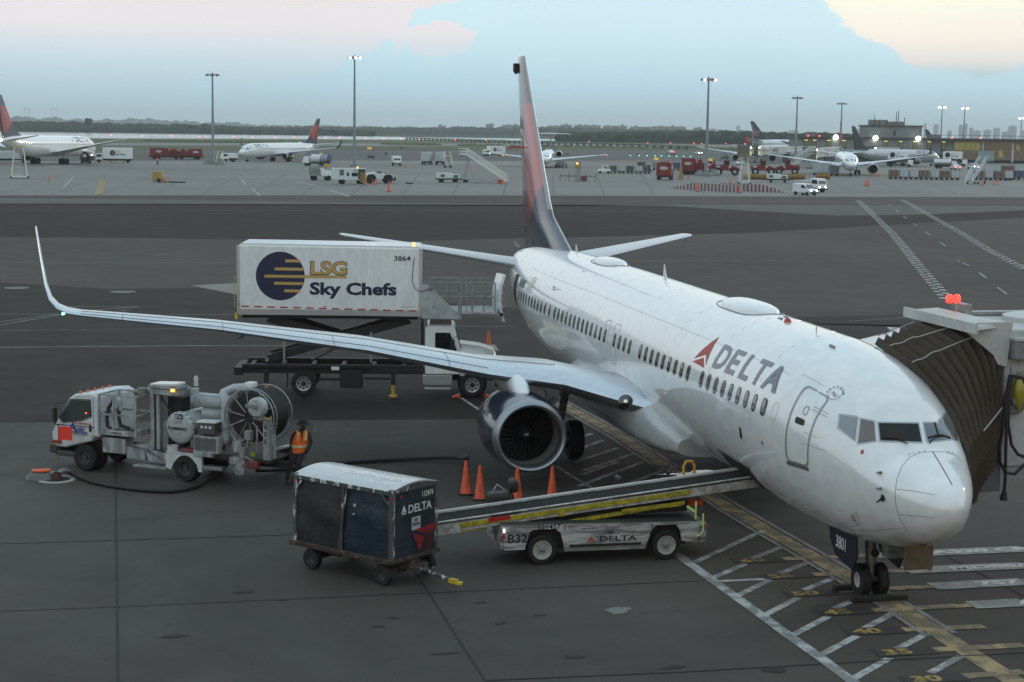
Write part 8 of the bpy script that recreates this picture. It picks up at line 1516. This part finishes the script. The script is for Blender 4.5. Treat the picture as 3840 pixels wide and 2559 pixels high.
city = [(1615, 1660, 300, 'low and wide beside the right-hand mast'), (1691, 1700, 293, 'slim with pointed top'), (1705, 1760, 305, 'low row behind the tails'), (1811, 1835, 303, 'low, right of the black fin'), (1966, 1975, 300, 'left half of a pair above the terminal roof'), (1976, 1988, 302, 'right half of a pair above the terminal roof'), (2122, 2127.5, 288, 'thin tower right of the roof block'), (2144, 2156, 290.5, 'broad tower left of the lit mast pair'), (2176, 2186, 304, 'low, between the lit masts'), (2202, 2212, 292, 'tower beside the right lit mast, left'), (2214, 2222, 289, 'tower beside the right lit mast, right'), (2226, 2236, 298, 'stepped tower'), (2236, 2253, 304, 'low slab'), (2259, 2277, 303, 'low dome-like block'), (2281, 2297, 299, 'grey block near the right edge'), (2301, 2335, 306, 'long low block at the right'), (2316, 2335, 294, 'tall block behind the rightmost mast'), (2347, 2358, 304, 'last block at the right edge')]
for x0, x1, y, lb in city: block('faint distant city building, '+lb, x0, x1, y, dist=9000, name='city_tower', depth=120, bits=((.5, max(2, (x1-x0)*.3), 2),), grp='distant city skyline')
# approach light pier over the water
def pier():
    t = thing('approach_light_pier', 'long low trestle with added white bars for water gleam, standing in the bay, left of centre', 'pier', (0, 0, 0)); PM = mat('pier_dark', (.05, .055, .055), .7)
    a_, b_ = D(935, 1620), D(1600, 1050); d = b_-a_; n = 52; WS = mat('water_gleam_white', (.5, .5, .5), .5)
    part('deck', PM, t, lambda b: b.loft([[tuple(a_+d*u+Vector((0, 0, z))) for z in (1.6, 2.3)]+[tuple(a_+d*u+Vector((3, 0, z))) for z in (2.3, 1.6)] for u in (0, .5, 1)])); part('trestle_legs', PM, t, lambda b: [b.cyl(tuple(a_+d*(i/n)+Vector((1.5, 0, -.3))), tuple(a_+d*(i/n)+Vector((1.5, 0, 2))), 1.1, n=6) for i in range(n)])
    part('water_gleam_bars', WS, t, lambda b: [b.box(*( (a_+d*(i/30)).x-1, (a_+d*(i/30)).x+1, (a_+d*(i/30)).y-3, (a_+d*(i/30)).y+3), 2.4, 3.0) for i in range(14)])  # white bars stand in for bright water gleaming between the legs
pier()
def fence_far():
    b = MB(); n = 110; P = [D(330+i*(2000-330)/n, 1165) for i in range(n+1)]; t = thing('perimeter_fence', 'thin wire fence along the grassy shore of the bay', 'fence', (0, 0, 0)); part('posts', mat('fence_grey', (.2, .2, .2), .6), t, lambda b: [b.box(p.x-.08, p.x+.08, p.y-.12, p.y+.12, 0, 2.6) for p in P]); part('top_wire', mat('fence_grey', (.2, .2, .2), .6), t, lambda b: b.tube([(p.x, p.y, 2.6) for p in P[::5]], .05, 4))
fence_far()
def bush_line():
    rnd = random.Random(4); b = MB()
    for i in range(420):
        px = rnd.choice([rnd.uniform(330, 700), rnd.uniform(880, 1010), rnd.uniform(1380, 1950), rnd.uniform(1050, 1400)]); c = D(px, rnd.uniform(1090, 1150)); r = rnd.uniform(.6, 1.6)
        b.add([(c.x+x*r, c.y+y*r*2.2, z*r*.8) for x, y, z in IV], IF)
    tag(b.build('shore_scrub', GRASS, smooth=0), 'low scrub along the grassy shore', 'scrub', kind='stuff')
bush_line()
# ---------------------------------------------------------------- passenger bridge at the left side of the nose
def PX(x, y, X): d = ray(x, y); t_ = (X-CAM.x)/d.x; return CAM+d*t_
H3 = lambda x, y: ((3300+x*.57386)/K, (1050+y*.57386)/K)
def jet_bridge():
    t = thing('passenger_bridge', 'white passenger boarding bridge with brown folded canopy pressed against the nose of the near airliner', 'passenger bridge', (0, 0, 0))
    WB = mat('bridge_white', (.46, .47, .46), .45, dirt=.4, dscale=1.5, dcol=(.28, .28, .27)); BR = mat('canopy_brown', (.070, .054, .038), .8, dirt=.35, dscale=1.2, dcol=(.036, .029, .021), bump=.004, bscale=7, spec=.2)
    A = [(2.35, -1.32, 2.25), (2.32, -1.28, 2.8), (2.5, -1.27, 3.35), (3.2, -1.30, 3.84), (4.1, -1.27, 4.30), (4.9, -1.12, 4.66), (5.7, -.96, 4.92), (6.25, -.90, 5.06), (6.6, -1.1, 5.03), (6.85, -1.4, 4.8), (6.9, -1.8, 4.2), (6.9, -1.9, 3.3), (6.9, -1.9, 2.6)]
    B = [(4.38, -3.02, 2.75), (4.38, -3.02, 3.3), (4.38, -3.02, 3.9), (4.38, -3.02, 4.5), (4.38, -3.0, 5.05), (4.55, -2.95, 5.46), (5.2, -2.9, 5.56), (6.0, -2.9, 5.58), (6.8, -2.9, 5.56), (7.25, -2.95, 5.3), (7.4, -3.02, 4.6), (7.4, -3.02, 3.7), (7.4, -3.02, 2.75)]
    b = MB(); rings = []; n = 20; mid = Vector((5.3, -2.2, 3.6))
    for i in range(n+1):
        u = i/n; ring = []
        for k, (p, q) in enumerate(zip(A, B)):
            a_, c_ = Vector(p), Vector(q); v = a_.lerp(c_, u)
            v += Vector((0, 0, .05*math.sin(PI*u)*(1 if 4 < k < 10 else .0)))
            out = (v-mid); out.y = 0; out.normalize()
            v += out*((.075 if i % 2 else -.05))
            ring.append(tuple(v))
        rings.append(ring)
    b.loft(rings, caps=False, closed=False); can = b.build('canopy', BR, t, smooth=0)
    s = can.modifiers.new('s', 'SOLIDIFY'); s.thickness = .02
    CORD = mat('cord_white', (.35, .35, .34), .6)
    for k in (5, 6, 8): part('cord', CORD, can, lambda b: b.tube([tuple((Vector(rings[i][k])+Vector(rings[i+1][k]))/2+Vector((0, 0, .07+(.03 if i < 8 and i % 4 < 2 else 0)))) for i in range(0, 19)], .014, 5))
    part('cord', CORD, can, lambda b: b.tube([tuple((Vector(rings[i][2])+Vector(rings[i+1][2]))/2+Vector((-.07, 0, 0))) for i in range(8, 20)], .018, 5))
    # hood over the front of the cab
    part('hood', WB, t, lambda b: [b.loft([[(3.95, -2.15, 5.66), (3.95, -2.15, 5.58), (4.42, -3.02, 5.58), (4.55, -3.1, 5.66)], [(7.3, -2.15, 5.66), (7.3, -2.15, 5.58), (7.6, -3.02, 5.58), (7.7, -3.1, 5.66)]]), b.prism([(-2.10, 5.70), (-3.15, 5.70), (-3.05, 4.75), (-2.85, 4.80), (-2.72, 5.02), (-2.1, 5.50)], 'x', 4.30, 4.36)])
    part('hood_lip', WB, t, lambda b: b.box(3.9, 7.35, -2.14, -2.08, 5.5, 5.72))
    cab = part('bridge_cab', WB, t, lambda b: [b.box(4.40, 7.6, -6.2, -3.05, 2.55, 5.52)], bevel=.05)
    part('roof_ring', mat('ring_pale2', (.5, .5, .49), .5), cab, lambda b: [b.lathe((6.1, -5.0, 5.52), (0, 0, 1), [(0, 1.0), (.10, 1.0), (.12, .9), (.12, .001)], 32)]); part('roof_rail', STEEL, cab, lambda b: [b.box(7.1, 7.4, -5.2, -3.3, 5.55, 5.62), b.box(7.0, 7.5, -3.6, -3.4, 5.55, 5.8)], bevel=.01)
    part('bumper_skirt', mat('skirt_grey', (.13, .14, .145), .5), t, lambda b: b.prism([(-2.05, 2.0), (-3.05, 2.05), (-3.05, 2.85), (-2.25, 2.68), (-2.05, 2.45)], 'x', 4.34, 4.42)); part('bumper_pad', RUBBER, t, lambda b: b.box(3.3, 7.4, -2.0, -1.85, 2.28, 2.5), bevel=.03)
    part('closing_pad', BR, t, lambda b: b.loft([[(3.0, -1.75, 2.1), (3.0, -1.75, 2.75), (3.3, -2.0, 2.75), (3.3, -2.0, 2.1)], [(4.35, -2.3, 2.1), (4.35, -2.95, 2.9), (4.5, -3.0, 2.9), (4.5, -2.4, 2.1)]]))
    jb = part('junction_box', mat('junction_grey', (.20, .21, .21), .5, dirt=.4, dscale=5), cab, lambda b: b.box(4.1, 4.4, -3.95, -3.12, 4.92, 5.32), bevel=.02); part('box_lid', WB, jb, lambda b: b.box(4.08, 4.42, -3.97, -3.1, 5.32, 5.38))
    def hp(x, y, X=4.25): return tuple(PX(*H3(x, y), X))
    part('hose_reel', mat('reel_grey', (.12, .12, .115), .5), cab, lambda b: [b.lathe(hp(880, 790, 4.3), (-1, 0, 0), [(-.04, .28), (0, .30), (.03, .28), (.035, .11), (.10, .10), (.11, .001)], 24)])
    part('storage_bag', mat('bag_yellow', (.30, .24, .02), .4, coat=.4), cab, lambda b: b.tube([hp(910, 640, 4.28), hp(908, 700, 4.25), hp(905, 780, 4.25), hp(905, 850, 4.28)], [.08, .13, .12, .05], 10)); part('hanger', STRUT, cab, lambda b: [b.box(4.18, 4.3, -3.9, -3.3, 4.60, 4.64), b.tube([hp(908, 470), hp(908, 540)], .02, 5), b.tube([hp(855, 560), hp(855, 620)], .02, 5)])
    for P in ([(850, 620), (835, 700), (828, 900), (822, 1100), (818, 1300), (808, 1440)], [(860, 620), (842, 780), (838, 950), (860, 1080), (900, 1140), (950, 1160)], [(845, 640), (820, 800), (800, 1000), (780, 1100), (785, 1190), (820, 1260), (880, 1270), (950, 1200)], [(870, 630), (930, 640), (960, 720)]):
        part('hanging_hose', RUBBER, t, lambda b: b.tube([hp(x, y, 4.2) for x, y in P], .035, 8))
    part('hose_end', RUBBER, t, lambda b: b.tube([hp(812, 1380, 4.2), hp(806, 1440, 4.2)], [.05, .09], 8)); part('warning_light_post', STEEL, t, lambda b: b.cyl((7.35, -3.3, 5.5), (7.35, -3.3, 5.78), .03))
    for dy in (-.09, .09): part('warning_light', mat('bridge_red_lamp', (.8, .02, .02), .3, emit=2.2, ecol=(1, .05, .03)), t, lambda b: b.lathe((7.35, -3.3+dy, 5.80), (0, 0, 1), [(0, .05), (.03, .085), (.14, .085), (.19, .05), (.2, .001)], 12))
    tn = part('tunnel', WB, t, lambda b: b.loft([[(5.0, -6.2, 2.6), (7.4, -6.2, 2.6), (7.4, -6.2, 5.2), (5.0, -6.2, 5.2)], [(-1.5, -21, 3.0), (.6, -22.2, 3.0), (.6, -22.2, 5.6), (-1.5, -21, 5.6)], [(-30, -25, 3.4), (-30, -27.5, 3.4), (-30, -27.5, 6.0), (-30, -25, 6.0)]]))
    part('support_leg', STEEL, t, lambda b: [b.box(2.3, 2.6, -13.6, -13.3, .5, 2.8), b.box(4.0, 4.3, -13.6, -13.3, .5, 2.8), b.box(2.2, 4.4, -13.7, -13.2, .35, .6)])
    for x in (2.4, 4.2): wheel('wheel', t, (x, -13.45, .4), .4, .3, 1)
    part('drive_motor', mat('motor_rusty', (.12, .06, .03), .6), t, lambda b: [b.box(5.6, 6.3, -3.6, -3.1, 2.05, 2.4), b.cyl((5.2, -3.4, 2.2), (5.6, -3.4, 2.2), .12)], bevel=.03)
jet_bridge()
# our own terminal: the camera looks out of its upper floor
def home_terminal():
    t = thing('terminal_building', 'dark concourse facade rising behind the viewpoint', 'terminal building', (-30.2, 0, 0))
    FC = mat('facade_dark', (.06, .06, .058), .6); GL = mat('facade_glass', (.02, .022, .024), .15, coat=1, emit=1.25, ecol=(1, .76, .48))
    part('wall', FC, t, lambda b: [b.box(-14, 0, -90, 150, 0, 5.2), b.box(-14, 0, -90, 150, 11.6, 13.2)]+[b.box(-.4, 0, -90+i*8, -89.4+i*8, 5.2, 11.6) for i in range(31)]); part('window_band', GL, t, lambda b: b.box(-1.2, -.9, -90, 150, 5.2, 11.6))
home_terminal()

# ---------------------------------------------------------------- air
hz_m = bpy.data.materials.new('haze_air'); hz_m.use_nodes = True; nt = hz_m.node_tree; nt.nodes.clear()
pv = nt.nodes.new('ShaderNodeVolumePrincipled'); pv.inputs['Color'].default_value = (.90, .97, 1.0, 1); pv.inputs['Density'].default_value = 9e-5; pv.inputs['Anisotropy'].default_value = 0
om = nt.nodes.new('ShaderNodeOutputMaterial'); nt.links.new(pv.outputs[0], om.inputs['Volume'])
hz_b = MB(); hz_b.box(-2900, 25500, -25500, 25500, -1.4, 205); hz_o = hz_b.build('haze', hz_m, smooth=0); tag(hz_o, 'pale blue air that fades the far shore and skyline', 'haze', kind='stuff')
main_aircraft()
